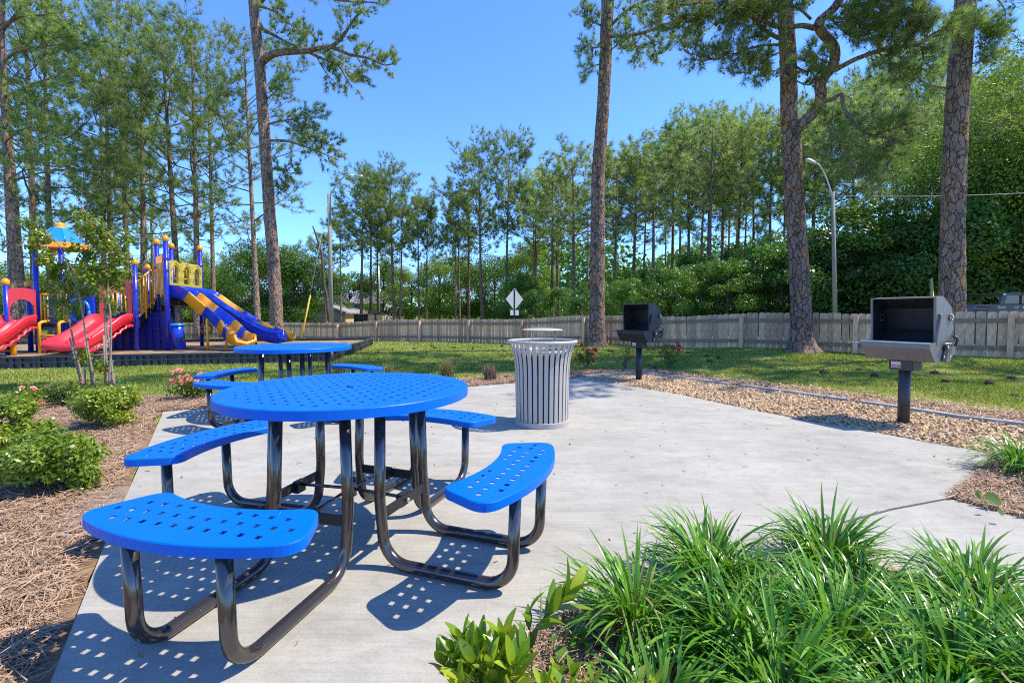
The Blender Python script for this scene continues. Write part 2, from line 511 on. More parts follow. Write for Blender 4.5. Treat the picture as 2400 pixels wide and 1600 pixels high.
def barkmat(name, scale, squash, cols, crack, w=.07, objrand=.12):
    """plates between thin furrows: cell edges give the furrows, cell ids the plate colours"""
    m = bpy.data.materials.new(name)
    m.use_nodes = True
    nt = m.node_tree
    b = nt.nodes['Principled BSDF']
    b.inputs['Roughness'].default_value = .92
    b.inputs['Specular IOR Level'].default_value = .15
    L = nt.links.new
    tc = _n(nt, 'ShaderNodeTexCoord')
    wn = _n(nt, 'ShaderNodeTexNoise'); wn.inputs['Scale'].default_value = 5; wn.inputs['Detail'].default_value = 4
    L(tc.outputs['Object'], wn.inputs['Vector'])
    sb = _n(nt, 'ShaderNodeVectorMath', operation='SUBTRACT'); sb.inputs[1].default_value = (.5, .5, .5); L(wn.outputs['Color'], sb.inputs[0])
    sc = _n(nt, 'ShaderNodeVectorMath', operation='SCALE'); sc.inputs['Scale'].default_value = .16; L(sb.outputs[0], sc.inputs[0])
    ad = _n(nt, 'ShaderNodeVectorMath', operation='ADD'); L(tc.outputs['Object'], ad.inputs[0]); L(sc.outputs[0], ad.inputs[1])
    mp = _n(nt, 'ShaderNodeMapping'); mp.inputs['Scale'].default_value = (1, 1, squash); L(ad.outputs[0], mp.inputs[0])
    ve = _n(nt, 'ShaderNodeTexVoronoi', feature='DISTANCE_TO_EDGE'); ve.inputs['Scale'].default_value = scale; L(mp.outputs[0], ve.inputs['Vector'])
    vc = _n(nt, 'ShaderNodeTexVoronoi', feature='F1'); vc.inputs['Scale'].default_value = scale; L(mp.outputs[0], vc.inputs['Vector'])
    v2 = _n(nt, 'ShaderNodeTexVoronoi', feature='DISTANCE_TO_EDGE'); v2.inputs['Scale'].default_value = scale * 2.3; L(mp.outputs[0], v2.inputs['Vector'])
    sx = _n(nt, 'ShaderNodeSeparateColor'); L(vc.outputs['Color'], sx.inputs[0])
    rp = _n(nt, 'ShaderNodeValToRGB'); el = rp.color_ramp.elements
    while len(el) < len(cols): el.new(.5)
    for k, c in enumerate(cols): el[k].position = k / (len(cols) - 1); el[k].color = (*c, 1)
    fn = _n(nt, 'ShaderNodeTexNoise'); fn.inputs['Scale'].default_value = 30; fn.inputs['Detail'].default_value = 5
    L(tc.outputs['Object'], fn.inputs['Vector'])
    mx = _n(nt, 'ShaderNodeMath', operation='MULTIPLY_ADD'); mx.inputs[1].default_value = .7; L(fn.outputs['Fac'], mx.inputs[0])
    mb2 = _n(nt, 'ShaderNodeMath', operation='SUBTRACT'); mb2.inputs[1].default_value = .35; L(sx.outputs[0], mb2.inputs[0]); L(mb2.outputs[0], mx.inputs[2])
    L(mx.outputs[0], rp.inputs[0])
    r1 = _n(nt, 'ShaderNodeMapRange'); r1.inputs['From Max'].default_value = w; L(ve.outputs['Distance'], r1.inputs[0])
    r2 = _n(nt, 'ShaderNodeMapRange'); r2.inputs['From Max'].default_value = w * .8; r2.inputs['To Min'].default_value = .6; L(v2.outputs['Distance'], r2.inputs[0])
    mm = _n(nt, 'ShaderNodeMath', operation='MULTIPLY'); L(r1.outputs[0], mm.inputs[0]); L(r2.outputs[0], mm.inputs[1])
    mc = _n(nt, 'ShaderNodeMix', data_type='RGBA'); mc.inputs['A'].default_value = (*crack, 1); L(mm.outputs[0], mc.inputs['Factor']); L(rp.outputs[0], mc.inputs['B'])
    oi = _n(nt, 'ShaderNodeObjectInfo'); mr = _n(nt, 'ShaderNodeMapRange'); mr.inputs['To Min'].default_value = 1 - objrand; mr.inputs['To Max'].default_value = 1 + objrand; L(oi.outputs['Random'], mr.inputs[0])
    hs = _n(nt, 'ShaderNodeHueSaturation'); L(mr.outputs[0], hs.inputs['Value']); L(mc.outputs['Result'], hs.inputs['Color'])
    L(hs.outputs[0], b.inputs['Base Color'])
    hb = _n(nt, 'ShaderNodeMath', operation='MULTIPLY_ADD'); hb.inputs[1].default_value = .25; L(fn.outputs['Fac'], hb.inputs[0]); L(mm.outputs[0], hb.inputs[2])
    bp = _n(nt, 'ShaderNodeBump'); bp.inputs['Strength'].default_value = .8; bp.inputs['Distance'].default_value = .03; L(hb.outputs[0], bp.inputs['Height']); L(bp.outputs[0], b.inputs['Normal'])
    return m


PLATES = [(0.17, 0.12, 0.10), (0.30, 0.21, 0.165), (0.25, 0.18, 0.145), (0.36, 0.26, 0.21), (0.28, 0.195, 0.155), (0.44, 0.225, 0.105)]
M['bark'] = barkmat('plated_bark', 9.5, .34, PLATES, (0.045, 0.03, 0.024))
M['barkfar'] = barkmat('pine_bark', 7.0, .34, PLATES[1:], (0.06, 0.042, 0.034), .09, .25)
M['needle'] = leafmat('pine_needles', [(0.12, 0.185, 0.055), (0.26, 0.34, 0.11), (0.44, 0.51, 0.19)], 0.48, 0.4, tint=(1.05, 1.15, .6))
M['needle2'] = leafmat('pine_needles_fresh', [(0.16, 0.225, 0.075), (0.32, 0.40, 0.145), (0.50, 0.56, 0.25)], 0.48, 0.35, tint=(1.05, 1.15, .6))
M['broad'] = leafmat('broad_leaves', [(0.045, 0.11, 0.018), (0.085, 0.19, 0.028), (0.18, 0.33, 0.045)], 0.45, 0.4)
M['broadlt'] = leafmat('fresh_broad_leaves', [(0.11, 0.21, 0.022), (0.19, 0.32, 0.035), (0.30, 0.42, 0.06)], 0.4, 0.45)
M['under'] = leafmat('dark_understory_leaves', [(0.03, 0.085, 0.02), (0.075, 0.17, 0.032), (0.19, 0.33, 0.06)], 0.40, 0.35)
M['shrub'] = leafmat('hedge_leaves', [(0.07, 0.14, 0.014), (0.19, 0.29, 0.025), (0.40, 0.44, 0.06)], 0.38, 0.3, 0.1)
M['rose'] = leafmat('rose_leaves', [(0.05, 0.11, 0.018), (0.12, 0.20, 0.03), (0.25, 0.31, 0.06)], 0.3, 0.35, 0.1)
M['myrtle'] = leafmat('myrtle_leaves', [(0.07, 0.14, 0.014), (0.15, 0.24, 0.02), (0.30, 0.34, 0.04), (0.38, 0.17, 0.03)], 0.35, 0.25, 0.05)
M['lirio'] = leafmat('strap_leaves', [(0.05, 0.165, 0.014), (0.10, 0.27, 0.022), (0.21, 0.39, 0.055)], 0.32, 0.27, 0.3)
M['bigleaf'] = leafmat('glossy_shrub_leaves', [(0.10, 0.22, 0.016), (0.22, 0.35, 0.022), (0.42, 0.46, 0.045)], 0.35, 0.25, 0.3)
M['weed'] = leafmat('round_weed_leaves', [(0.08, 0.17, 0.02), (0.12, 0.22, 0.03)], 0.35, 0.35, 0.2)
M['drygrass'] = leafmat('tawny_grass', [(0.12, 0.15, 0.04), (0.24, 0.23, 0.09), (0.36, 0.30, 0.15)], 0.3, 0.5, 0.1)
M['deadgrass'] = leafmat('dead_grass', [(0.14, 0.10, 0.07), (0.26, 0.19, 0.13)], 0.2, 0.6, 0.1, tint=(1, 0.9, 0.8))
M['turf'] = leafmat('lawn_grass', [(0.13, 0.20, 0.025), (0.21, 0.29, 0.04), (0.33, 0.38, 0.07), (0.48, 0.42, 0.16)], 0.3, 0.5, 0.0)
M['straw'] = mat('pine_straw', (0.4, 0.3, 0.2), 0.75, cols=[(0.20, 0.12, 0.075), (0.34, 0.215, 0.13), (0.45, 0.305, 0.195), (0.50, 0.39, 0.28)])
M['pebble'] = mat('river_pebbles', (0.4, 0.3, 0.2), 0.7, cols=[(0.17, 0.095, 0.05), (0.42, 0.25, 0.115), (0.54, 0.355, 0.17), (0.56, 0.43, 0.26), (0.36, 0.24, 0.145)])
M['petalred'] = leafmat('red_petals', [(0.55, 0.01, 0.03), (0.75, 0.03, 0.06)], 0.25, 0.5, 0.1, tint=(1, 0.6, 0.6))
M['petalpink'] = leafmat('coral_petals', [(0.75, 0.20, 0.16), (0.85, 0.42, 0.30)], 0.25, 0.5, 0.15, tint=(1, 0.8, 0.7))

# ================================================================== ground
NPR = np.random.default_rng(7)
random.seed(7)
CTRL = np.array([(-10, 10, -.03), (-5, 10, -.03), (-5, 16, -.05), (-10, 16, 0), (9.78, 9.13, .29), (6.77, 11.9, .27),
                 (2.93, 15.4, .19), (-1.27, 18.3, .04), (-10.1, 23.3, -.2), (-22, 30, -.3), (0, 0, 0), (-2, 0, 0), (2, 0, 0),
                 (-4, 3, 0), (-4, 6, 0), (-1, 7.6, 0), (1, 8.4, 0), (2.4, 9.0, 0), (4.2, 6.4, 0), (5.2, 4.8, 0), (4, 3, 0),
                 (6, 3, .02), (-8, 5, 0), (-6, 8, 0), (0, 4, 0), (2, 5, 0), (-2, 2, 0), (1, 2, 0), (0, 60, -.2), (40, 40, .3), (-40, 40, -.3),
                 (30, 10, .4), (-30, 5, -.1), (12.5, 6.6, .3), (3.4, 7.8, 0), (2.3, 6.6, 0), (-9, 3, 0), (0, 14, 0.02), (4, 11, .14), (7, 7, .12)])


def tz(x, y):
    x = np.asarray(x, float); y = np.asarray(y, float)
    d = (x[..., None] - CTRL[:, 0]) ** 2 + (y[..., None] - CTRL[:, 1]) ** 2 + 0.05
    k = d ** -1.6
    return (k * CTRL[:, 2]).sum(-1) / k.sum(-1) - 0.035


def tz1(x, y):
    return float(tz(np.array([x]), np.array([y]))[0])


def sheet(name, poly, step, zoff, m, flat=None, kind='structure', wob=0.0):
    xs = [p[0] for p in poly]; ys = [p[1] for p in poly]
    bp = []
    for i in range(len(poly)):
        a, b = np.array(poly[i]), np.array(poly[(i + 1) % len(poly)])
        n = max(1, int(np.linalg.norm(b - a) / step))
        for k in range(n):
            q = a + (b - a) * k / n
            if wob and 0 < k: q = q + NPR.normal(0, wob, 2)
            bp.append(tuple(q))
    gx, gy = np.meshgrid(np.arange(min(xs), max(xs), step), np.arange(min(ys), max(ys), step))
    gx, gy = gx.ravel(), gy.ravel()
    ok = inpoly(gx, gy, bp)
    pts = [Vector(p) for p in bp] + [Vector((a, b)) for a, b in zip(gx[ok], gy[ok])]
    nb = len(bp)
    r = delaunay_2d_cdt(pts, [(i, (i + 1) % nb) for i in range(nb)], [], 0, 1e-6)
    V = np.array([(p.x, p.y) for p in r[0]])
    F = np.array([f for f in r[2] if len(f) == 3])
    c = V[F].mean(1)
    F = F[inpoly(c[:, 0], c[:, 1], bp)]
    z = tz(V[:, 0], V[:, 1]) + zoff if flat is None else np.full(len(V), flat)
    o = link(name, npmesh(name, np.c_[V, z], F, smooth=True), m)
    return tag(o, kind=kind), bp


PAD_L = [(-0.55, 0.08), (-1.409, 1.416), (-1.989, 2.291), (-4.013, 5.46)]
PAD_B = [(-4.013, 5.46), (1.24, 8.40)]
PAD_R = [(1.24, 8.40), (1.75, 7.5), (2.341, 6.652), (2.748, 5.717), (3.101, 5.01), (3.44, 4.542), (3.64, 4.15), (3.904, 3.789)]
BED_F = [(-0.58, 0.35), (-0.36, 1.2), (0.02, 1.62), (0.255, 1.80), (0.75, 2.06), (1.25, 2.14), (1.65, 2.08), (2.05, 1.78), (2.5, 1.05), (2.9, 0.2)]
slab = [(-0.56, 0.1)] + PAD_L[1:] + PAD_R + [(3.24, 3.302), (2.678, 2.888), (2.19, 2.724), (1.60, 2.47), (1.26, 2.15)] + BED_F[4::-1] 
walk = [(2.672, 2.872), (3.3, 1.74), (3.7, 0.9), (4.1, 0.1), (2.95, 0.1)] + BED_F[:4:-1] + [(1.61, 2.455), (2.19, 2.708)]


def slabmesh(name, poly, top, thick, m):
    mb = MB().prism(poly, top - thick, top)
    o = mb.build(name, m)
    return tag(o, kind='structure')


slabmesh('concrete_pad', slab, 0.0, 0.14, M['conc'])
slabmesh('concrete_path', walk, -0.003, 0.14, M['conc2'])

# lawn: one sheet that reaches far past the woods, finer near the camera
gx = np.unique(np.r_[np.linspace(-400, -60, 12), np.arange(-60, 60.1, 1.0), np.linspace(60, 400, 12)])
gy = np.unique(np.r_[np.linspace(-60, -4, 8), np.arange(-4, 70.1, 1.0), np.linspace(70, 600, 14)])
XX, YY = np.meshgrid(gx, gy)
ZZ = tz(XX, YY)
n0, n1 = XX.shape
I = np.arange(n0 * n1).reshape(n0, n1)
FQ = np.stack([I[:-1, :-1], I[:-1, 1:], I[1:, 1:], I[1:, :-1]], -1).reshape(-1, 4)
LAWN = mat('lawn_soil_and_grass', (0.17, 0.22, 0.04), 0.95, col2=(0.27, 0.25, 0.085), vscale=1.1, bump=0.5, bscale=40, spec=0.1)
tag(link('lawn', npmesh('lawn', np.c_[XX.ravel(), YY.ravel(), ZZ.ravel()], FQ, smooth=True), LAWN), kind='structure')

MULCH = mat('pine_straw_mulch', (0.30, 0.195, 0.115), 0.95, col2=(0.16, 0.10, 0.06), vscale=5, bump=0.8, bscale=45, spec=0.1)
SOIL = mat('sandy_soil', (0.30, 0.235, 0.18), 0.95, col2=(0.21, 0.16, 0.12), vscale=7, bump=0.7, bscale=60, spec=0.1)
GRAV = mat('gravel_base', (0.26, 0.17, 0.095), 0.95, col2=(0.14, 0.09, 0.055), vscale=30, bump=0.8, bscale=50, spec=0.1)
mul_left = [(-9.5, -1.0), (0.08, -1.0)] + PAD_L + PAD_B[1:] + [(2.42, 9.02), (2.62, 9.5), (1.0, 9.25), (-1.4, 8.0), (-4.2, 6.55), (-5.2, 6.45), (-6.8, 6.15), (-9.5, 6.3)]
_, mul_left_b = sheet('mulch_bed', mul_left, 0.3, 0.02, MULCH, wob=0.03)
kerb_pl = [(2.42, 9.02), (3.342, 7.70), (4.193, 6.41), (4.583, 5.717), (4.85, 5.16), (5.25, 4.72), (6.3, 3.75)]
mul_right = kerb_pl + [(7.0, 3.9), (5.72, 5.2), (5.25, 5.85), (4.8, 6.6), (3.85, 7.95), (2.62, 9.5)]
_, mul_right_b = sheet('straw_strip', mul_right, 0.25, 0.022, MULCH, wob=0.04)
gravel = PAD_R + [(4.3, 3.55), (5.1, 3.9), (5.7, 4.2)] + kerb_pl[-3::-1] + [(2.2, 8.95)]
sheet('gravel_bed', gravel, 0.25, 0.025, GRAV)
bed_right = [(3.904, 3.789), (3.24, 3.302), (2.678, 2.888), (3.3, 1.74), (3.7, 0.9), (4.1, 0.1), (7, 0.1), (7, 3.9), (6.3, 3.75), (5.7, 4.2), (5.1, 3.9), (4.3, 3.55)]
sheet('right_planting_bed', bed_right, 0.25, 0.02, MULCH)
bed_front = BED_F + [(2.9, -0.6), (-0.1, -0.6)]
sheet('front_planting_bed', bed_front, 0.2, 0.025, MULCH)
sheet('bare_soil_patch', [(-2.55, 2.55), (-2.1, 2.35), (-1.98, 2.75), (-2.35, 3.1), (-2.75, 3.05)], 0.12, 0.032, SOIL, wob=0.02)


def kerb(pl, name, label):
    m = MB()
    pl = [Vector((a, b, tz1(a, b))) for a, b in pl]
    sec = [(-0.055, -0.08), (0.055, -0.08), (0.05, 0.065), (-0.05, 0.065)]
    fr = []
    for i in range(len(pl)):
        d = pl[min(i + 1, len(pl) - 1)] - pl[max(i - 1, 0)]
        d.z = 0; d.normalize()
        fr.append((Vector((d.y, -d.x, 0)), Vector((0, 0, 1))))
    m.sweep(sec, pl, fr, smooth=False)
    return m


kt = thing('concrete_kerb', 'low grey concrete edging strip around the gravel with gaps between its lengths', 'kerb', (2.4, 9.0, 0))
kb = [[(1.30, 8.46), (1.75, 8.74), (2.26, 8.96)], [(2.47, 8.96), (2.9, 8.34), (3.45, 7.55)], [(3.56, 7.38), (4.0, 6.72), (4.36, 6.12)],
      [(4.42, 6.02), (4.583, 5.717), (4.85, 5.16), (5.25, 4.72), (5.75, 4.26), (6.3, 3.75)]]
for k in kb:
    kerb(k, 'kerb', '').build('kerb_length', M['kerb'], kt, world=True)

# pebbles
ICO = None


def ico():
    import bmesh
    bm = bmesh.new()
    bmesh.ops.create_icosphere(bm, subdivisions=1, radius=1.0)
    V = np.array([v.co[:] for v in bm.verts]); F = np.array([[v.index for v in f.verts] for f in bm.faces])
    bm.free()
    return V, F


IV, IF = ico()


def scatter_poly(poly, n, extra=None):
    xs = [p[0] for p in poly]; ys = [p[1] for p in poly]
    out = np.zeros((0, 2))
    while len(out) < n:
        q = np.c_[NPR.uniform(min(xs), max(xs), n * 3), NPR.uniform(min(ys), max(ys), n * 3)]
        q = q[inpoly(q[:, 0], q[:, 1], poly)]
        if extra is not None: q = q[extra(q)]
        out = np.r_[out, q]
    return out[:n]


def visible(q, margin=0.25):
    return (q[:, 1] > 0.3) & (np.abs(q[:, 0]) < 1.25 * q[:, 1] + margin + .6)


def pebbles(name, poly, n, smin, smax, m, zoff):
    q = scatter_poly(poly, n, visible)
    s = NPR.uniform(smin, smax, n) * (0.85 + 0.05 * q[:, 1])
    el = np.c_[s * NPR.uniform(1.0, 1.7, n), s * NPR.uniform(.7, 1.0, n), s * NPR.uniform(.35, .65, n)]
    a = NPR.uniform(0, 6.28, n)
    ca, sa = np.cos(a), np.sin(a)
    tl = NPR.normal(0, 0.35, (n, 2))
    L = IV[None] * el[:, None, :]
    L = L + NPR.normal(0, 0.06, L.shape) * s[:, None, None]
    x = L[..., 0] * ca[:, None] - L[..., 1] * sa[:, None]
    y = L[..., 0] * sa[:, None] + L[..., 1] * ca[:, None]
    z = L[..., 2] + x * tl[:, :1] + y * tl[:, 1:]
    V = np.stack([x + q[:, :1], y + q[:, 1:], z + (tz(q[:, 0], q[:, 1]) + zoff + s * 0.2)[:, None]], -1)
    F = (np.arange(n)[:, None, None] * len(IV) + IF[None]).reshape(-1, 3)
    r = np.repeat(NPR.uniform(0, 1, n), len(IV))
    return tag(link(name, npmesh(name, V.reshape(-1, 3), F, r, smooth=True), m), kind='stuff')


tag(pebbles('gravel', gravel, 14500, 0.010, 0.019, M['pebble'], 0.028), label='tan and cream river pebbles filling the strip beside the concrete pad', cat='gravel')


def straws(name, q, zoff, m, lmin, lmax, wd, lift=0.02):
    n = len(q)
    L = NPR.uniform(lmin, lmax, n)
    a = NPR.uniform(0, 6.28, n)
    z = tz(q[:, 0], q[:, 1]) + zoff + NPR.exponential(lift * .5, n)
    d = np.c_[np.cos(a), np.sin(a)]
    s = np.c_[-d[:, 1], d[:, 0]]
    bend = NPR.normal(0, .16, n)[:, None] * L[:, None]
    w = wd * (0.7 + 0.3 * q[:, 1])[:, None] * NPR.uniform(.7, 1.3, (n, 1)) / 2
    p0, p1 = q - d * L[:, None] / 2, q + d * L[:, None] / 2
    pm = q + s * bend
    z0, zm, z1 = z + NPR.normal(0, lift * .35, n), z + NPR.uniform(0, lift, n), z + NPR.normal(0, lift * .35, n)
    V = np.stack([np.c_[p0 + s * w, z0], np.c_[p0 - s * w, z0], np.c_[pm + s * w, zm + .001], np.c_[pm - s * w, zm - .001], np.c_[p1 + s * w * .4, z1], np.c_[p1 - s * w * .4, z1]], 1)
    b = np.arange(n)[:, None] * 6
    F = np.concatenate([b + np.array([[0, 1, 3, 2]]), b + np.array([[2, 3, 5, 4]])])
    r = np.repeat(np.clip(NPR.beta(2, 2, n), 0, 1), 6)
    return tag(link(name, npmesh(name, V.reshape(-1, 3), F, r), m), kind='stuff')


def nearbias(poly, n):
    q = scatter_poly(poly, int(n * 2.4), visible)
    d = np.maximum(q[:, 1], 1.4)
    keep = NPR.uniform(0, 1, len(q)) < np.clip((2.6 / d) ** 1.1, 0, 1)
    return q[keep][:n]


def off_pad(q, d):
    k = np.ones(len(q), bool)
    for a, b in zip(PAD_L[:-1] + PAD_B[:1], PAD_L[1:] + PAD_B[1:]):
        a, b = np.array(a), np.array(b)
        t = np.clip(((q - a) @ (b - a)) / ((b - a) @ (b - a)), 0, 1)
        k &= np.linalg.norm(q - a - t[:, None] * (b - a), axis=1) > d * NPR.uniform(.45, 1, len(q))
    return k


qs = nearbias(mul_left, 110000)
qs = qs[off_pad(qs, .11)]
soilp = [(-2.55, 2.55), (-2.1, 2.35), (-1.98, 2.75), (-2.35, 3.1), (-2.75, 3.05)]
qs = qs[~(inpoly(qs[:, 0], qs[:, 1], soilp) & (NPR.uniform(0, 1, len(qs)) < .85))]
tag(straws('pine_straw', qs, 0.025, M['straw'], 0.06, 0.18, 0.0025), label='brown pine straw mulch lying left of and behind the concrete pad', cat='pine straw')
tag(straws('pine_straw', nearbias(mul_right, 9000), 0.028, M['straw'], 0.08, 0.2, 0.004, .03), label='loose pine straw strewn along the outer side of the concrete kerb', cat='pine straw')
tag(straws('pine_straw', np.r_[scatter_poly(bed_front, 11000, lambda q: q[:, 1] > .3), scatter_poly(bed_right, 15000, visible)], 0.03, M['straw'], 0.06, 0.16, 0.0026, .02),
    label='dry pine straw under the strap leaved clumps in the front right beds', cat='pine straw')
# straws and crumbs strayed on the slab
qd = scatter_poly([(-4, 5.4), (1.2, 8.3), (3.8, 3.8), (2.5, 2.9), (0.2, 1.9), (-1.3, 1.4)], 160, visible)
tag(straws('litter', qd, 0.040, M['straw'], 0.012, 0.05, 0.006, .003), label='tiny dark crumbs and straws scattered over the pale concrete', cat='litter')

# lawn blades
PLAY = [(-18.5, 8.2), (-4.35, 11.75), (-5.35, 18.4), (-19.5, 15.0)]
kout = mul_right_b
ex = [np.array(p) for p in ()]


def on_lawn(q):
    ok = visible(q, 1.0)
    for pl in (mul_left, mul_right, gravel, slab, bed_right, bed_front, walk, PLAY):
        ok &= ~inpoly(q[:, 0], q[:, 1], pl)
    return ok


def turf(n):
    out = []
    tot = 0
    while tot < n:
        y = 4.6 + 21 * NPR.beta(1.05, 2.6, n)
        x = NPR.uniform(-1, 1, n) * (1.25 * y + 1.6)
        q = np.c_[x, y]
        q = q[on_lawn(q)]
        out.append(q); tot += len(q)
    q = np.concatenate(out)[:n]
    # thinner and paler in patches
    pn = np.sin(q[:, 0] * 1.7 + np.sin(q[:, 1] * 1.3)) * np.sin(q[:, 1] * 2.1 + np.sin(q[:, 0] * .9))
    k = 2
    q = np.repeat(q, k, 0) + NPR.normal(0, .018, (n * k, 2)); pn = np.repeat(pn, k)
    n = n * k
    h = NPR.uniform(.012, .034, n) * (1 + 0.035 * q[:, 1])
    a = NPR.uniform(0, 6.28, n)
    lean = NPR.uniform(.2, 1.1, n) * h
    w = 0.0045 * (0.6 + .16 * q[:, 1])
    z = tz(q[:, 0], q[:, 1])
    s = np.c_[-np.sin(a), np.cos(a)] * w[:, None]
    V = np.stack([np.c_[q + s, z - .004], np.c_[q - s, z - .004], np.c_[q + np.c_[np.cos(a), np.sin(a)] * lean[:, None], z + h]], 1)
    F = np.arange(n * 3).reshape(-1, 3)
    r = np.clip(.42 + .22 * pn + NPR.normal(0, .2, n), 0, 1)
    o = link('grass', npmesh('grass', V.reshape(-1, 3), F, np.repeat(r, 3)), M['turf'])
    return tag(o, 'short green lawn grass with paler dry patches', 'grass', kind='stuff')


turf(190000)

# ================================================================== picnic tables
def perforated(outline, lat_ang, pitch, hole, margin, z, thick, rim, centre_hole=0.0, org=(0, 0)):
    """sheet with square holes punched through it and a turned-down rim"""
    on = np.array(outline)
    ca, sa = math.cos(lat_ang), math.sin(lat_ang)
    ext = max(np.abs(on).max(), 1)
    k = int(ext / pitch) + 2
    dist_seg = []
    pts = [Vector(p) for p in outline]
    n = len(pts)
    edges = [(i, (i + 1) % n) for i in range(n)]
    holes = []
    A, B = on, np.roll(on, -1, 0)
    for i in range(-k, k + 1):
        for j in range(-k, k + 1):
            x = org[0] + (i + .5) * pitch * ca - (j + .5) * pitch * sa
            y = org[1] + (i + .5) * pitch * sa + (j + .5) * pitch * ca
            if not inpoly(np.array([x]), np.array([y]), outline)[0]: continue
            p = np.array([x, y])
            t = np.clip(((p - A) * (B - A)).sum(1) / ((B - A) ** 2).sum(1), 0, 1)
            if np.linalg.norm(A + (B - A) * t[:, None] - p, axis=1).min() < margin: continue
            if centre_hole and math.hypot(x, y) < centre_hole + hole: continue
            h = hole / 2
            holes.append([(x + a * ca - b * sa, y + a * sa + b * ca) for a, b in ((-h, -h), (h, -h), (h, h), (-h, h))])
    if centre_hole:
        holes.append([(centre_hole * math.cos(q * math.pi / 8), centre_hole * math.sin(q * math.pi / 8)) for q in range(16)])
    for hq in holes:
        b0 = len(pts)
        pts += [Vector(p) for p in hq]
        edges += [(b0 + i, b0 + (i + 1) % len(hq)) for i in range(len(hq))]
    # support grid points so that long slivers stay away
    r = delaunay_2d_cdt(pts, edges, [], 0, 1e-6)
    V = np.array([(p.x, p.y) for p in r[0]])
    F = np.array([f for f in r[2] if len(f) == 3])
    c = V[F].mean(1)
    ok = inpoly(c[:, 0], c[:, 1], outline)
    for hq in holes:
        hc = np.mean(hq, 0)
        near = np.linalg.norm(c - hc, axis=1) < max(hole, centre_hole) * .8
        if near.any():
            idx = np.where(near)[0]
            ok[idx] &= ~inpoly(c[idx, 0], c[idx, 1], hq)
    F = F[ok]
    m = MB()
    a = [(x, y, z) for x, y in V]
    b = [(x, y, z - thick) for x, y in V]
    def up(f):
        p, q, s = (V[i] for i in f)
        return f if np.cross(q - p, s - p) > 0 else f[::-1]
    Fu = [tuple(up(list(f))) for f in F]
    m.add(a, Fu); m.add(b, [f[::-1] for f in Fu])
    for hq in holes:
        nn = len(hq)
        m.add([(x, y, z) for x, y in hq] + [(x, y, z - thick) for x, y in hq], [(i, i + nn, (i + 1) % nn + nn, (i + 1) % nn) for i in range(nn)])
    # rim, with a small rounded shoulder
    on2 = on
    nrm = np.roll(on, -1, 0) - np.roll(on, 1, 0)
    nrm = np.c_[nrm[:, 1], -nrm[:, 0]]; nrm /= np.linalg.norm(nrm, axis=1)[:, None]
    if ((on - on.mean(0)) * nrm).sum() < 0: nrm = -nrm
    rings = []
    for o_, dz in ((0, 0), (.0035, -.001), (.006, -.0045), (.006, -rim), (.002, -rim), (.002, -thick)):
        q = on2 + nrm * o_
        rings.append([(x, y, z + dz) for x, y in q])
    vs = [p for rg in rings for p in rg]
    fs = [(i * n + j, (i + 1) * n + j, (i + 1) * n + (j + 1) % n, i * n + (j + 1) % n) for i in range(len(rings) - 1) for j in range(n)]
    k0 = len(m.v)
    m.add(vs, fs, False)
    for t_ in range(k0, 0): pass
    return m


def seat_outline(r0, r1, half, cr):
    pts = []
    def pol(r, a): return np.array([r * math.cos(a), r * math.sin(a)])
    c = [(pol(r1, -half)), (pol(r1, half)), (pol(r0, half)), (pol(r0, -half))]
    da1, da0 = cr / r1, cr / r0
    for k in range(19): pts.append(pol(r1, -half + da1 + (2 * half - 2 * da1) * k / 18))
    def corner(a, b, cc):
        for k in range(1, 7):
            t = k / 7
            pts.append((1 - t) ** 2 * a + 2 * t * (1 - t) * b + t * t * cc)
    e = pol(r1 - cr, half); corner(pts[-1], c[1], e); pts.append(e)
    e2 = pol(r0 + cr * .8, half); pts.append(e2)
    s0 = pol(r0, half - da0 * .8); corner(e2, c[2], s0)
    for k in range(17): pts.append(pol(r0, half - da0 * .8 - (2 * half - 2 * da0 * .8) * k / 16))
    e3 = pol(r0 + cr * .8, -half); corner(pts[-1], c[3], e3); pts.append(e3)
    e4 = pol(r1 - cr, -half); pts.append(e4)
    corner(e4, c[0], pts[0])
    return [tuple(p) for p in pts]


SEAT_ANG = [-104.4, -20.0, 70.0, 166.0]


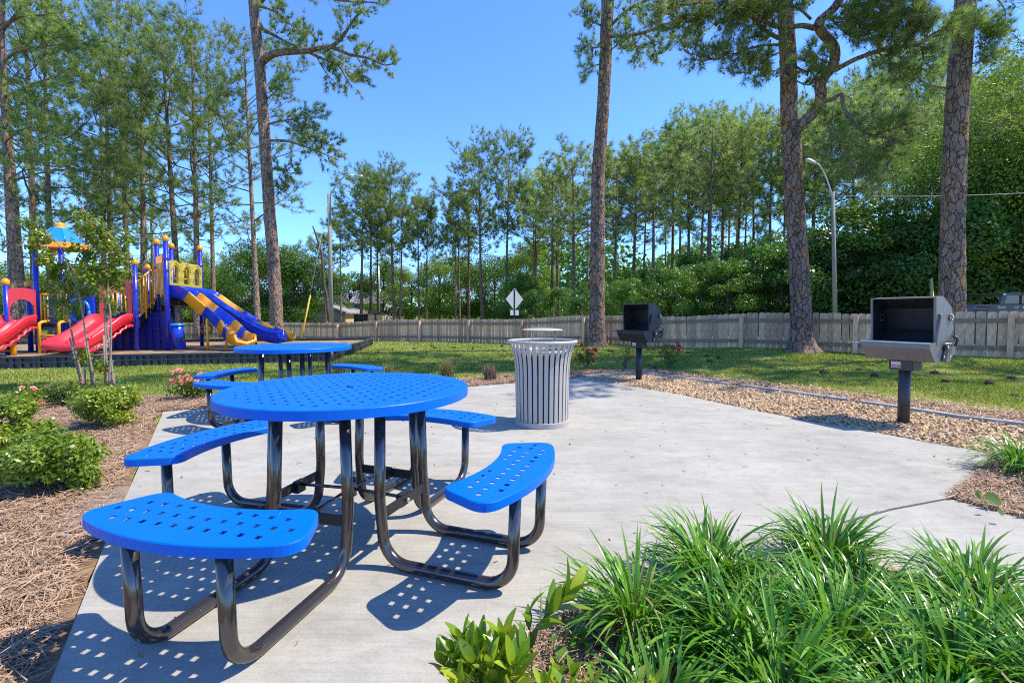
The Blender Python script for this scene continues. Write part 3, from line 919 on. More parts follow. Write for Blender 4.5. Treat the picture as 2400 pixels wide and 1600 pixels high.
def picnic_table(loc, angs, label, r=0.581):
    t = thing('picnic_table', label, 'picnic table', loc, 0, 'round blue picnic tables on the concrete pad')
    out = [(r * math.cos(2 * math.pi * k / 96), r * math.sin(2 * math.pi * k / 96)) for k in range(96)]
    perforated(out, R(angs[0] + 90), 0.0637, 0.0190, 0.062, 0.762, 0.004, 0.042, 0.026).build('tabletop', M['blue'], t)
    ring = MB()
    ring.lathe([(0.40, .715), (0.43, .715), (0.43, .745), (0.40, .745), (0.40, .715)], 48, smooth=False)
    ring.build('under_ring', M['dkmetal'], t)
    for a in angs:
        a = R(a)
        ca, sa = math.cos(a), math.sin(a)
        W = lambda x, y, z: (x * ca - y * sa, x * sa + y * ca, z)
        so = seat_outline(0.765, 1.015, R(25.5), 0.075)
        sm = perforated(so, R(90), 0.0637, 0.0215, 0.034, 0.457, 0.004, 0.036, 0, (0.89, 0))
        sm.v = [W(*p) for p in sm.v]
        seat = sm.build('seat', M['blue'], t)
        for q in (-0.185, 0.185):
            p = fillet([(0.30, q * .92, .74), (0.305, q, .30), (0.33, q, .026), (0.93, q, .026), (0.945, q, .425)], [0, .3, .125, .12, 0], 8)
            mb = MB().tube([W(*v) for v in p], 0.0245, 16)
            leg = mb.build('leg', M['tube'], t)
            pl = MB()
            Mr = Matrix.Rotation(a, 3, 'Z')
            pl.box(W(.925, q, .426), (.13, .062, .008), Mr)
            pl.box(W(.915, q + .03, .436), (.13, .006, .02), Mr)
            pl.box(W(.915, q - .03, .436), (.13, .006, .02), Mr)
            pl.build('seat_plate', M['dkmetal'], leg)
        # cross bar between the pair, and a clamp with bolt
        cb = MB()
        cb.bar(W(.315, -.175, .235), W(.315, .175, .235), .012, .045)
        cb.bar(W(.30, -.03, .235), W(.30, .03, .235), .03, .06)
        b = cb.build('cross_bar', M['dkmetal'], t)
        MB().tube([W(.325, .0, .235), W(.338, 0, .235)], 0.011, 8).build('bolt', M['bolt'], b)
        # rod to the centre socket
        MB().tube([W(.305, 0, .245), W(.03, 0, .25)], .0085, 8).build('brace_rod', M['tube'], t)
    MB().lathe([(0.0, .215), (.03, .215), (.03, .30), (.024, .30), (.024, .24), (0, .24)], 16).build('umbrella_socket', M['tube'], t)
    return t


picnic_table((-0.81, 2.37, 0), SEAT_ANG, 'large round blue perforated picnic table in front with four curved seats')
picnic_table((-2.457, 5.40, 0), [-106, -24, 57, 172], 'second round blue picnic table standing behind the front one by the pad edge', 0.6)

# ================================================================== litter bin
bx, by, _ = G(1270.5, 991)
bt = thing('litter_bin', 'silver grey slatted outdoor litter bin with flared top and flat raised lid', 'litter bin', (bx, by, 0))
prof = [(.268, .03), (.273, .28), (.278, .52), (.284, .62), (.294, .69), (.312, .76), (.336, .83)]
ns = 32
slat = MB()
wdt = 0.0195
rows = []
for r_, z_ in prof:
    rows.append([(r_ + .0, -wdt, z_), (r_ + .0, wdt, z_), (r_ - .005, wdt, z_), (r_ - .005, -wdt, z_)])
vs = [p for q in rows for p in q]
fs = [(i * 4 + k, i * 4 + (k + 1) % 4, (i + 1) * 4 + (k + 1) % 4, (i + 1) * 4 + k) for i in range(len(prof) - 1) for k in range(4)]
slat.add(vs, fs)
sme = slat.mesh('slat')
for k in range(ns):
    o = link('slat', sme, M['silver'], bt)
    o.rotation_euler = (0, 0, 2 * math.pi * (k + .4) / ns)
rr = MB(); rr.lathe([(.345 + .016 * math.cos(q * math.pi / 6), .842 + .017 * math.sin(q * math.pi / 6)) for q in range(13)], 48); rr.build('top_ring', M['silver'], bt)
rr = MB(); rr.lathe([(.262, .001), (.283, .001), (.284, .05), (.276, .052), (.262, .052), (.262, .001)], 48, smooth=False); rr.lathe([(0, .012), (.263, .012)], 48, smooth=False); rr.build('base_ring', M['silver'], bt)
rr = MB(); rr.lathe([(.0, .03), (.245, .03), (.255, .72), (.262, .735), (.25, .73), (.24, .05)], 32); rr.build('liner', M['liner'], bt)
rr = MB(); rr.lathe([(.245, .715), (.272, .715), (.275, .76), (.245, .76), (.245, .715)], 32); rr.build('liner_rim', M['silver'], bt)
rr = MB(); rr.lathe([(0, .978), (.12, .976), (.19, .969), (.211, .961), (.213, .957), (.19, .957), (0, .957)], 48); lid = rr.build('lid', M['silver'], bt)
for q, rad in ((R(-100 + 115), .011), (R(-100 + 235), .004), (R(-80), .004)):
    pm = MB(); pm.tube([(.14 * math.cos(q), .14 * math.sin(q), .735), (.14 * math.cos(q), .14 * math.sin(q), .96)], rad, 8); pm.build('lid_post', M['silver'], bt)

# ================================================================== barbecue grills
def grill(loc, phi, metal, label, sticker):
    """local frame: x runs along the box, y from the front to the back"""
    t = thing('barbecue_grill', label, 'grill', loc, phi, 'pedestal grills in the gravel strip')
    W, D = .60, .46
    MB().tube([(0, .215, -.12), (0, .215, .585)], .052, 20).build('post', M['post'] if sticker else metal, t)
    br = MB(); 
    for s in (-1, 1): br.box((s * .105, .215, .60), (.008, .15, .10))
    br.box((0, .143, .60), (.21, .006, .10)); br.box((0, .287, .60), (.21, .006, .10)); br.box((0, .215, .652), (.218, .16, .006))
    b = br.build('bracket', M['post'] if sticker else metal, t)
    st = MB(); st.box((-.045, .1385, .602), (.085, .002, .062)); sk = st.build('sticker', M['sticker'], b)
    st = MB(); st.box((-.045, .137, .590), (.076, .001, .030))
    st.box((-.045, .137, .623), (.07, .001, .006)); st.build('sticker_print', M['red_print'], b)
    lt = MB()
    for k, zz in enumerate((.598, .590, .582)): lt.box((-.045, .1360, zz), (.060 - .012 * (k % 2), .0008, .0022))
    lt.build('sticker_lettering', M['white'], b)
    # firebox: shell of plates, front sloped below
    z1, zm, z0 = .845, .785, .655
    pr = [(0, z1), (0, zm), (.10, z0), (D - .09, z0), (D, zm - .01), (D, z1)]
    fb = MB()
    th = .005
    def plate(a, b, x0, x1, inner):
        (ya, za), (yb, zb) = a, b
        d = Vector((yb - ya, zb - za)); nrm = Vector((-d.y, d.x)).normalized() * th
        p = [(ya, za), (yb, zb), (yb + nrm.x, zb + nrm.y), (ya + nrm.x, za + nrm.y)]
        vs = [(x0, y, z) for y, z in p] + [(x1, y, z) for y, z in p]
        inner.add(vs, [(0, 1, 2, 3), (7, 6, 5, 4), (0, 4, 5, 1), (1, 5, 6, 2), (2, 6, 7, 3), (3, 7, 4, 0)])
    for a, b2 in zip(pr[:-1], pr[1:]): plate(a, b2, -W / 2, W / 2, fb)
    for s in (-1, 1):
        fb.prism(pr, s * W / 2 - s * .001, s * (W / 2 + .005), lambda x, y, z: (z, x, y))
    f = fb.build('firebox', metal, t)
    rm = MB(); rm.box((0, -.004, z1 - .004), (W + .012, .012, .012)); rm.build('rim', M['galv'] if sticker else metal, f)
    gr = MB()
    for k in range(26): gr.tube([(-W / 2 + .02 + k * .0208, .02, z1 - .03), (-W / 2 + .02 + k * .0208, D - .02, z1 - .03)], .004, 5)
    gr.tube([(-W / 2, .03, z1 - .036), (W / 2, .03, z1 - .036)], .006, 6); gr.tube([(-W / 2, D - .03, z1 - .036), (W / 2, D - .03, z1 - .036)], .006, 6)
    gr.build('cooking_grate', M['grill_inner'], t)
    # side plate with slider, bolts and lever
    sp = MB(); sp.box((W / 2 + .012, .27, .755), (.006, .075, .20), Matrix.Rotation(R(-22), 3, 'X')); s1 = sp.build('slide_plate', M['dkmetal'], t)
    bb = MB()
    bb.tube([(W / 2 + .012, .25, .80), (W / 2 + .03, .25, .80)], .034, 14); bb.build('dial', M['dkmetal'], s1)
    bb = MB(); bb.tube([(W / 2 + .03, .25, .80), (W / 2 + .042, .25, .80)], .013, 8); bb.build('bolt', M['bolt'], s1)
    bb = MB(); bb.tube([(W / 2 + .016, .33, .705), (W / 2 + .026, .33, .705)], .010, 8); bb.build('bolt', M['bolt'], s1)
    bb = MB(); bb.tube([(W / 2 + .016, .22, .705), (W / 2 + .026, .22, .705)], .010, 8); bb.build('bolt', M['bolt'], s1)
    hd = MB(); hd.tube([(-W / 2 - .01, .05, z1 - .035), (-W / 2 - .06, .04, z1 - .025), (-W / 2 - .16, .03, z1 - .025)], [.006, .008, .005], 6); hd.tube([(W / 2 + .03, .20, .835), (W / 2 + .03, .32, .835)], .008, 6); hd.build('handle', M['galv'] if sticker else metal, t)
    # hood, swung up on its hinge: an open trough standing on its back edge
    yo = .13
    hp = [(yo - .005, z1 + .44), (yo + .11, z1 + .452), (yo + .27, z1 + .34), (yo + .31, z1 + .12), (yo + .20, z1 + .0), (yo + .02, z1 - .005)]
    WH = W - .03
    hb = MB(); hi = MB()
    for a, b2 in zip(hp[:-1], hp[1:]):
        (ya, za), (yb, zb) = a, b2
        d = Vector((yb - ya, zb - za)); nr = Vector((-d.y, d.x)).normalized() * -.004
        vs = [(x, y + o * nr.x, z + o * nr.y) for x in (-WH / 2, WH / 2) for (y, z, o) in ((ya, za, 0), (yb, zb, 0), (yb, zb, 1), (ya, za, 1))]
        hb.add(vs, [(0, 1, 2, 3), (7, 6, 5, 4), (0, 4, 5, 1), (1, 5, 6, 2), (2, 6, 7, 3), (3, 7, 4, 0)])
        vs = [(x, y + o * nr.x, z + o * nr.y) for x in (-WH / 2 + .002, WH / 2 - .002) for (y, z, o) in ((ya, za, 1.2), (yb, zb, 1.2), (yb, zb, 1.8), (ya, za, 1.8))]
        hi.add(vs, [(0, 1, 2, 3), (7, 6, 5, 4), (0, 4, 5, 1), (1, 5, 6, 2), (2, 6, 7, 3), (3, 7, 4, 0)])
    poly = hp
    for s in (-1, 1):
        hb.prism(poly, s * WH / 2, s * (WH / 2 + .005), lambda x, y, z: (z, x, y))
        hi.prism(poly, s * (WH / 2 - .001), s * (WH / 2 - .004), lambda x, y, z: (z, x, y))
    # turned lip round the opening
    hb.bar((-WH / 2, yo - .005, z1 + .437), (WH / 2, yo - .005, z1 + .437), .02, .012)
    for s in (-1, 1): hb.bar((s * (WH / 2 - .006), yo - .008, z1 + .44), (s * (WH / 2 - .006), yo + .015, z1), .012, .02, (1, 0, 0))
    h = hb.build('hood', metal, t)
    hi.build('hood_lining', M['grill_inner'], h)
    vh = MB()
    vh.tube([(WH / 2 + .006, yo + .25, z1 + .245), (WH / 2 + .018, yo + .25, z1 + .245)], .036, 16); vh.build('vent_disc', metal, h)
    vb = MB()
    for dy, dz in ((0, .02), (0, -.022), (.018, 0)): vb.tube([(WH / 2 + .018, yo + .25 + dy, z1 + .245 + dz), (WH / 2 + .026, yo + .25 + dy, z1 + .245 + dz)], .009, 8)
    vb.build('vent_bolt', M['bolt'], h)
    vl = MB()
    for k in range(6):
        q = k * math.pi / 3
        vl.tube([(-WH / 2 + .004, yo + .19 + .035 * math.cos(q), z1 + .24 + .035 * math.sin(q)), (-WH / 2 + .007, yo + .19 + .035 * math.cos(q), z1 + .24 + .035 * math.sin(q))], .008, 8)
    vl.build('vent_hole_rim', M['bolt'], h)
    ln = MB(); ln.bar((WH / 2 + .014, yo + .05, z1 + .27), (WH / 2 + .014, yo - .02, z1 - .03), .006, .02, (1, 0, 0)); ln.tube([(WH / 2 + .008, yo + .05, z1 + .265), (WH / 2 + .026, yo + .05, z1 + .265)], .014, 10)
    ln.build('stay_bar', metal, h)
    hg = MB(); hg.tube(fillet([(W / 2 + .02, D - .05, z1 - .04), (W / 2 + .03, D - .02, z1 + .03), (W / 2 + .02, D - .08, z1 + .06)], .02, 4), .011, 8); hg.build('hinge', M['post'], t)
    return t


g1 = G(2117, 990)
d1 = R(-66)
g2 = G(1497, 890)
d2 = R(-58)
def grill_at(g, phi, *a):
    off = Vector((0, .215, 0)); off.rotate(Matrix.Rotation(phi, 3, 'Z'))
    return grill((g[0] - off.x, g[1] - off.y, .0), phi, *a)
grill_at(g1, d1, M['grill'], 'near grey pedestal grill at right with hood open and red white sticker', True)
grill_at(g2, d2, M['grill2'], 'black pedestal grill farther away past the litter bin with hood open', False)

# ================================================================== fence
FL = [(13.2, 5.9), (9.78, 9.13), (6.77, 11.9), (2.93, 15.4), (-1.27, 18.3), (-10.1, 23.3), (-22, 30.2)]
ft = thing('picket_fence', 'low weathered wooden dog ear picket fence running across behind the lawn', 'fence', (2.93, 15.4, 0))
PICK = mat('weathered_pickets', (0.74, 0.48, 0.29), 0.9, col2=(0.44, 0.29, 0.185), vscale=7, stretch=(6, 6, .9), bump=0.3, bscale=30, objrand=0.32)
PKH, PKW = 0.914, 0.139
pk = []
for v in range(4):
    random.seed(v)
    w2 = PKW / 2 - random.uniform(0, .004)
    c = .022
    poly = [(-w2, 0), (w2, 0), (w2, PKH - c), (w2 - .012, PKH - .006), (w2 - c - .005, PKH), (-w2 + c + .005, PKH), (-w2 + .012, PKH - .006), (-w2, PKH - c)]
    m = MB().prism(poly, -.008, .008, lambda x, y, z: (x, z, y))
    pk.append(m.mesh('picket'))
lens = [0]
for a, b in zip(FL[:-1], FL[1:]): lens.append(lens[-1] + math.hypot(b[0] - a[0], b[1] - a[1]))
def fpos(s):
    for i in range(len(FL) - 1):
        if s <= lens[i + 1] or i == len(FL) - 2:
            t = (s - lens[i]) / (lens[i + 1] - lens[i])
            a, b = FL[i], FL[i + 1]
            return a[0] + (b[0] - a[0]) * t, a[1] + (b[1] - a[1]) * t, math.atan2(b[1] - a[1], b[0] - a[0])
random.seed(3)
s = 0.1
nx = 0
while s < lens[-1] and nx < 299:
    x, y, a = fpos(s)
    o = link('picket', pk[nx % 4 if random.random() < .7 else random.randrange(4)], PICK, ft)
    z = tz1(x, y)
    o.location = (x - 2.93, y - 15.4, z + random.uniform(-.008, .01))
    o.rotation_euler = (random.gauss(0, .006), random.gauss(0, .006), a + random.gauss(0, .01))
    s += PKW + random.choice((.004, .006, .009, .014))
    nx += 1
# rails and posts stand on the near (camera) side
s = 0.0
ps = []
while s < lens[-1]:
    ps.append(s); s += 2.44
RAILX = M['wood_dk']
for i, s in enumerate(ps):
    x, y, a = fpos(s)
    nrm = Vector((math.sin(a), -math.cos(a), 0))
    if nrm.y > 0: nrm = -nrm
    z = tz1(x, y)
    po = MB()
    po.box((x + nrm.x * .085, y + nrm.y * .085, z + .40), (.089, .089, .90), Matrix.Rotation(a, 3, 'Z'))
    po.build('fence_post', PICK, ft, world=True)
    if i + 1 < len(ps):
        x2, y2, a2 = fpos(ps[i + 1]); z2 = tz1(x2, y2)
        for zz in (.74, .20):
            rl = MB()
            rl.bar((x + nrm.x * .027, y + nrm.y * .027, z + zz), (x2 + nrm.x * .027, y2 + nrm.y * .027, z2 + zz), .036, .085)
            rl.build('rail', RAILX, ft, world=True)

# ================================================================== poles, lamps, signs
def lamp(px0, py0, px1, py1, Y, arm, rad, name, label, wood=True):
    b = P(px0, py0, Y); tp = P(px1, py1, Y)
    d = (tp - b) / (tp[2] - b[2])
    zb = tz1(b[0], b[1])
    b = b + d * (zb - .1 - b[2])
    t = thing('street_lamp', label, 'street lamp', tuple(b), 0, 'street lamps beyond the fence')
    MB().tube([b, tp], [rad * 1.12, rad * .85], 12).build('pole', M['polewood'] if wood else M['galv'], t, world=True)
    pts = [P(x, y, Y) for x, y in arm]
    MB().tube(pts, rad * .4, 8).build('arm', M['galv'], t, world=True)
    e, e0 = Vector(pts[-1]), Vector(pts[-2])
    dd = (e - e0).normalized()
    hd = MB()
    hd.tube([e - dd * .02, e + dd * .10, e + dd * .38, e + dd * .46], [.03, .065, .075, .02], 10)
    h = hd.build('lamp_head', M['galv'], t, world=True)
    ck = MB(); ck.tube([e - dd * .6 - Vector((0, 0, .25)), e - dd * .6 + Vector((0, 0, .0))], .03, 6)
    return t


lamp(777, 770, 771, 455, 24.0, [(772, 470), (776, 452), (790, 432), (806, 414), (815, 411), (829, 412)], .10, 'street_lamp', 'tall weathered pole with curved lamp arm left of the middle pines')
lamp(1957, 725, 1952, 450, 18.0, [(1952, 470), (1948, 450), (1938, 420), (1928, 398), (1919, 386), (1914, 384)], .068, 'street_lamp', 'weathered lamp pole with bent arm between the two thick right pines')
lamp(889, 745, 887, 612, 60.0, [(887, 620), (880, 596), (870, 582), (860, 577), (852, 576)], .11, 'street_lamp', 'small distant street lamp among the middle pine trunks', False)

gy0 = P(705, 799, 21.5); gy1 = P(727, 692, 22.3); gy2 = P(770, 470, 23.9)
gw = thing('guy_wire', 'slanting guy wire with bright yellow guard beside the tall lamp pole', 'guy wire', tuple(gy0))
MB().tube([gy0 - (gy1 - gy0) * .12, gy2], .010, 6).build('wire', M['wire'], gw, world=True)
MB().tube([gy0, gy1], .038, 8).build('guard', M['guard'], gw, world=True)
a0 = P(2190, 735, 11.2); a1 = P(2184, 652, 11.6)
gw2 = thing('guy_wire', 'short yellow guard and grey stake poking up left of the thickest right pine', 'guy wire', tuple(a0 - (0, 0, .9)))
MB().tube([a0 - (a1 - a0) * 1.0, a1], .018, 8).build('guard', M['guard'], gw2, world=True)
MB().tube([a0 + np.array([-.04, 0, -.8]), P(2181, 654, 11.5)], .016, 8).build('stake', M['polewood'], gw2, world=True)
pw = thing('power_line', 'thin cable strung from the right lamp pole across the woods', 'power line', tuple(P(1953, 458, 18)))
pts = [np.array(P(1953, 458, 18)) * (1 - q) + np.array(P(2470, 449, 15)) * q - np.array([0, 0, .35 * q * (1 - q)]) for q in np.linspace(0, 1, 14)]
MB().tube(pts, .012, 5).build('cable', M['wire'], pw, world=True)
pts = [np.array(P(1953, 458, 18)) * (1 - q) + np.array(P(1700, 505, 26)) * q - np.array([0, 0, .5 * q * (1 - q)]) for q in np.linspace(0, 1, 14)]
MB().tube(pts, .012, 5).build('cable', M['wire'], pw, world=True)

# road sign seen from behind
sg = P(1206, 742, 22.0)
sz = tz1(sg[0], sg[1])
sn = thing('road_sign', 'bare grey back of a diamond road sign with small plate below', 'road sign', (sg[0], sg[1], sz))
Mz = Matrix.Rotation(R(38), 3, 'Z')
cz = P(1205, 701, 22)[2]
po = MB(); po.box((0, -.03, (cz + .45 - sz) / 2), (.05, .03, cz + .45 - sz)); 
p_ = po.build('sign_post', M['dkmetal'], sn)
dm = MB()
poly = []
for k in range(4):
    c0 = R(90 * k); 
    for q in (-.06, 0, .06): poly.append((.50 * math.cos(c0 + q) * (1 if q == 0 else .96), .50 * math.sin(c0 + q) * (1 if q == 0 else .96)))
dm.prism(poly, -.003, .003, lambda x, y, z: (x, z, y + cz - sz))
dm.v = [tuple(Mz @ Vector(v)) for v in dm.v]
dm.build('sign_panel', M['signback'], sn)
dm = MB(); dm.box((0, 0, cz - sz - .62), (.50, .006, .24)); dm.v = [tuple(Mz @ Vector(v)) for v in dm.v]; dm.build('sub_plate', M['signback'], sn)

# bare crooked stem beside the lamp pole
bt_ = thing('bare_tree', 'thin bare crooked dead trunk left of the tall lamp pole', 'dead tree', tuple(P(770, 752, 30)))
pts = [P(x, y, 30) for x, y in [(770, 752), (768, 725), (765, 690), (760, 672), (758, 640), (753, 590), (745, 565), (738, 543), (733, 530)]]
MB().tube(pts, [.10, .1, .1, .11, .08, .07, .06, .05, .04], 7).build('trunk', M['oakbark'], bt_, world=True)
pts = [P(x, y, 30) for x, y in [(760, 672), (750, 670), (743, 662), (747, 640), (741, 628), (736, 600)]]
MB().tube(pts, [.09, .08, .08, .06, .04, .02], 6).build('limb', M['oakbark'], bt_, world=True)

# ================================================================== machine behind the fence
mx = P(2345, 735, 12.0)
mz0 = tz1(mx[0], mx[1])
mc = thing('utility_loader', 'dark grey farm machine behind the fence at right lettered DEERE', 'loader', (mx[0], mx[1], mz0))
MZ = lambda py: P(2345, py, 12)[2] - mz0
k = 12.0 / FPX
X = lambda px: (px - 2345) * k
bd = MB()
zt, zb_ = MZ(713), .35
bd.prism([(X(2312), zt - .16), (X(2325), zt), (X(2480), zt), (X(2480), zb_), (X(2300), zb_), (X(2300), zt - .3)], 0, 1.2, lambda x, y, z: (x, z, y))
body = bd.build('body', M['machine'], mc)
rb = MB()
for q in range(5): rb.box((X(2311.5 + q * 2.8), .2, zt - .155 + q * .036), (.02, .35, .012))
rb.build('grille_rib', M['silver'], body)
cb = MB(); zr = MZ(687)
cb.prism([(X(2345), zt + .003), (X(2351), zr - .04), (X(2346), zr), (X(2470), zr + .012), (X(2470), zr - .05), (X(2362), zr - .055), (X(2356), zt + .003)], .03, .09, lambda x, y, z: (x, z, y))
cb.prism([(X(2345), zt + .003), (X(2351), zr - .04), (X(2346), zr), (X(2470), zr + .012), (X(2470), zr - .05), (X(2362), zr - .055), (X(2356), zt + .003)], 1.05, 1.11, lambda x, y, z: (x, z, y))
cb.box((X(2408), .57, zr + .005), (X(2470) - X(2346), 1.02, .02))
cab = cb.build('cab_frame', M['machine'], mc)
gl = MB(); gl.box((X(2412), .06, (zt + zr) / 2 - .01), (X(2466) - X(2358), .012, zr - zt - .05)); gl.build('window', M['glass'], mc)
lm = MB(); lm.tube([(X(2354), .0, zr - .028), (X(2354), .03, zr - .028)], .022, 10); lm.build('work_light', M['white'], mc)
yl = MB(); yl.box((X(2401), .0, (zt + zr) / 2), (.03, .04, zr - zt)); yl.build('yellow_post', M['guard'], mc)
for q in (2335, 2440):
    for yy in (.1, 1.1):
        wh = MB(); wh.tube([(X(q), yy - .11, .34), (X(q), yy + .11, .34)], .36, 20); wh.build('wheel', M['rubber'], mc)


def text(name, body, size, parent, loc, rot, m, shear=0.0):
    cu = bpy.data.curves.new(name, 'FONT')
    cu.body = body
    cu.size = size
    cu.extrude = .0015
    cu.shear = shear
    o = bpy.data.objects.new(name, cu)
    me = bpy.data.meshes.new_from_object(o)
    bpy.data.objects.remove(o)
    q = link(name, me, m, parent)
    q.location = loc
    q.rotation_euler = rot
    return q


text('lettering', 'D', .085, body, (X(2337), -.004, MZ(722.5)), (R(90), 0, 0), M['white'])
text('lettering', 'EERE', .066, body, (X(2343.5), -.004, MZ(722.5)), (R(90), 0, 0), M['white'])
text('lettering', '1.8', .085, body, (X(2375), -.004, MZ(722.5)), (R(90), 0, 0), M['white'], .4)
st = MB(); st.box((X(2398), -.003, MZ(719.5)), (.04, .003, .04)); st.build('badge', M['white'], body)

# ================================================================== playground
PZ = 0.12
o_, _ = sheet('playground_mulch', [(-18.4, 8.35), (-4.45, 11.8), (-5.42, 18.3), (-19.4, 14.95)], 0.4, 0, mat('playground_mulch', (0.34, 0.245, 0.16), 0.95, col2=(0.22, 0.15, 0.095), vscale=3, bump=0.9, bscale=25, spec=0.1), flat=PZ)
qm = scatter_poly([(-17, 9), (-4.6, 12.0), (-5.5, 18), (-18, 14.5)], 7000, visible)
bd_t = thing('playground_border', 'black plastic slotted border boxes edging the playground', 'border', (-4.4, 11.75, 0))


def border_section(L):
    m = MB()
    H, T = .275, .11
    m.box((L / 2, 0, H / 2 - .03), (L - .02, T * .22, H))
    m.box((L / 2, 0, H - .045), (L - .01, T, .03))
    for zc in (-.015, .14, .272): m.box((L / 2, 0, zc * .87), (L - .012, T - .01, .032))
    for x in (.03, .30, .45, .72, .87, L - .03): m.box((x, 0, .105), (.07, T - .016, .25))
    m.box((.585, 0, .18), (.10, T - .016, .09)); m.box((.16, 0, .06), (.09, T - .016, .11))
    m.tube([(.012, 0, -.15), (.012, 0, .26)], .045, 10)
    return m.mesh('border_section')


bs = border_section(1.2)
for a, b in (((-4.45, 11.75), (-18.4, 8.3)), ((-4.45, 11.75), (-5.4, 18.35)), ((-5.4, 18.35), (-19.4, 15.0))):
    a_, b_ = np.array(a), np.array(b)
    Lx = np.linalg.norm(b_ - a_)
    n = int(round(Lx / 1.2))
    for k in range(n):
        q = a_ + (b_ - a_) * k / n
        o = link('border_section', bs, M['border'], bd_t)
        o.location = (q[0] + 4.4, q[1] - 11.75, tz1(*q) + .02)
        o.rotation_euler = (0, 0, math.atan2(b_[1] - a_[1], b_[0] - a_[0]))

pg = thing('playset', 'large playground set in blue amber and red with roofed tower and slides', 'playground', (-10, 13, PZ))


def pb(name, m, mt, parent=None):
    return m.build(name, M[mt] if isinstance(mt, str) else mt, parent or pg, world=True)


def post(x, y, top, rad=.052, low=PZ - .1, cap=True, bands=()):
    m = MB(); m.tube([(x, y, low), (x, y, top)], rad, 14)
    p = pb('post', m, 'pblue')
    if cap:
        c = MB(); c.lathe([(rad * 1.1, -.03), (rad * 1.4, 0), (rad * 1.5, .04), (rad * 1.3, .09), (rad * .8, .125), (0, .14)], 16, (x, y, top))
        pb('post_cap', c, 'orange', p)
    c = MB()
    for z in bands: c.lathe([(rad, z - .03), (rad + .008, z - .03), (rad + .008, z + .03), (rad, z + .03)], 14, (x, y, 0), False)
    if bands: pb('clamp_ring', c, 'pblue', p)
    return p


Pb, Pd, Pc, Pa = (-9.44, 13.1), (-9.74, 15.0), (-10.28, 14.5), (-10.13, 13.7)
post(*Pb, 3.12, .058, bands=(1.68, 2.3, 2.62)); post(*Pa, 3.12, .058, bands=(1.7, 2.5)); post(*Pc, 3.12, .058, bands=(1.7, 2.6)); post(*Pd, 3.12, .058, bands=(.75, 1.7, 2.6))
Pl, Pl2 = (-10.14, 12.9), (-10.86, 14.3)
post(*Pl, 2.46, .056, bands=(1.05, 1.75)); post(*Pl2, 2.46, .05, bands=(1.05, 1.75))
DZ = 1.60
m = MB(); m.prism([Pb, Pd, Pc, Pa], DZ - .07, DZ); pb('deck', m, 'black')
m = MB(); m.prism([(Pb[0] - .03, Pb[1]), (Pd[0] - .03, Pd[1]), Pc, Pa], DZ - .24, DZ - .075); pb('deck_skirt', m, 'black')

# amber slatted panel between Pa and Pb
def slat_panel(p, q, z0a, z0b, z1a, z1b, n, rad, mt, rails=True, solid=False):
    m = MB()
    p, q = Vector((*p, 0)), Vector((*q, 0))
    for k in range(n):
        t = (k + .5) / n
        c = p.lerp(q, t)
        za, zb = z0a + (z0b - z0a) * t, z1a + (z1b - z1a) * t
        if solid: m.bar((c.x, c.y, za), (c.x, c.y, zb), .035, (q - p).length / n * .93, (q - p).normalized().cross(Vector((0, 0, 1))))
        else: m.tube([(c.x, c.y, za), (c.x, c.y, zb)], rad, 7)
    if rails:
        m.tube([(p.x, p.y, z0a), (q.x, q.y, z0b)], rad * 1.35, 8); m.tube([(p.x, p.y, z1a), (q.x, q.y, z1b)], rad * 1.35, 8)
    return m


pb('wall_panel', slat_panel((-10.07, 13.65), (-9.5, 13.15), 1.68, 1.68, 2.72, 2.72, 6, .02, 'orange', False, True), 'orange')
pb('guard_rail', slat_panel(Pc, Pd, 2.18, 2.18, 2.62, 2.62, 7, .017, 'yellow'), 'yellow')
pb('guard_rail', slat_panel(Pa, Pc, 1.7, 1.7, 2.62, 2.62, 6, .017, 'yellow'), 'yellow')

# stairs with sloped amber rails
pb('stair_rail', slat_panel(Pl, Pa, .98, 1.62, 1.95, 2.5, 7, .018, 'yellow'), 'yellow')
pb('stair_rail', slat_panel(Pl2, Pc, .98, 1.62, 1.95, 2.5, 7, .018, 'yellow'), 'yellow')
m = MB()
for k in range(6):
    t = k / 6
    c0, c1 = Vector((*Pl, 0)).lerp(Vector((*Pa, 0)), t), Vector((*Pl2, 0)).lerp(Vector((*Pc, 0)), t)
    z = .95 + .65 * t
    d = (Vector((*Pa, 0)) - Vector((*Pl, 0))) / 6
    m.add([c0 + Vector((0, 0, z)), c1 + Vector((0, 0, z)), c1 + d + Vector((0, 0, z)), c0 + d + Vector((0, 0, z)),
           c0 + Vector((0, 0, z - .2)), c1 + Vector((0, 0, z - .2)), c1 + d + Vector((0, 0, z - .2)), c0 + d + Vector((0, 0, z - .2))],
          [(0, 1, 2, 3), (7, 6, 5, 4), (0, 4, 5, 1), (1, 5, 6, 2), (2, 6, 7, 3), (3, 7, 4, 0)])
pb('stair', m, 'black')
m = MB(); m.tube(fillet([(-10.24, 12.95, 1.0), (-10.24, 12.95, 2.2), (-10.02, 13.1, 2.2), (-10.02, 13.1, 1.0)], .1, 5), .018, 8)
m.tube(fillet([(-10.64, 13.6, 1.0), (-10.64, 13.6, 2.2), (-10.85, 14.1, 2.2), (-10.85, 14.1, 1.0)], .1, 5), .018, 8); pb('hand_loop', m, 'yellow')

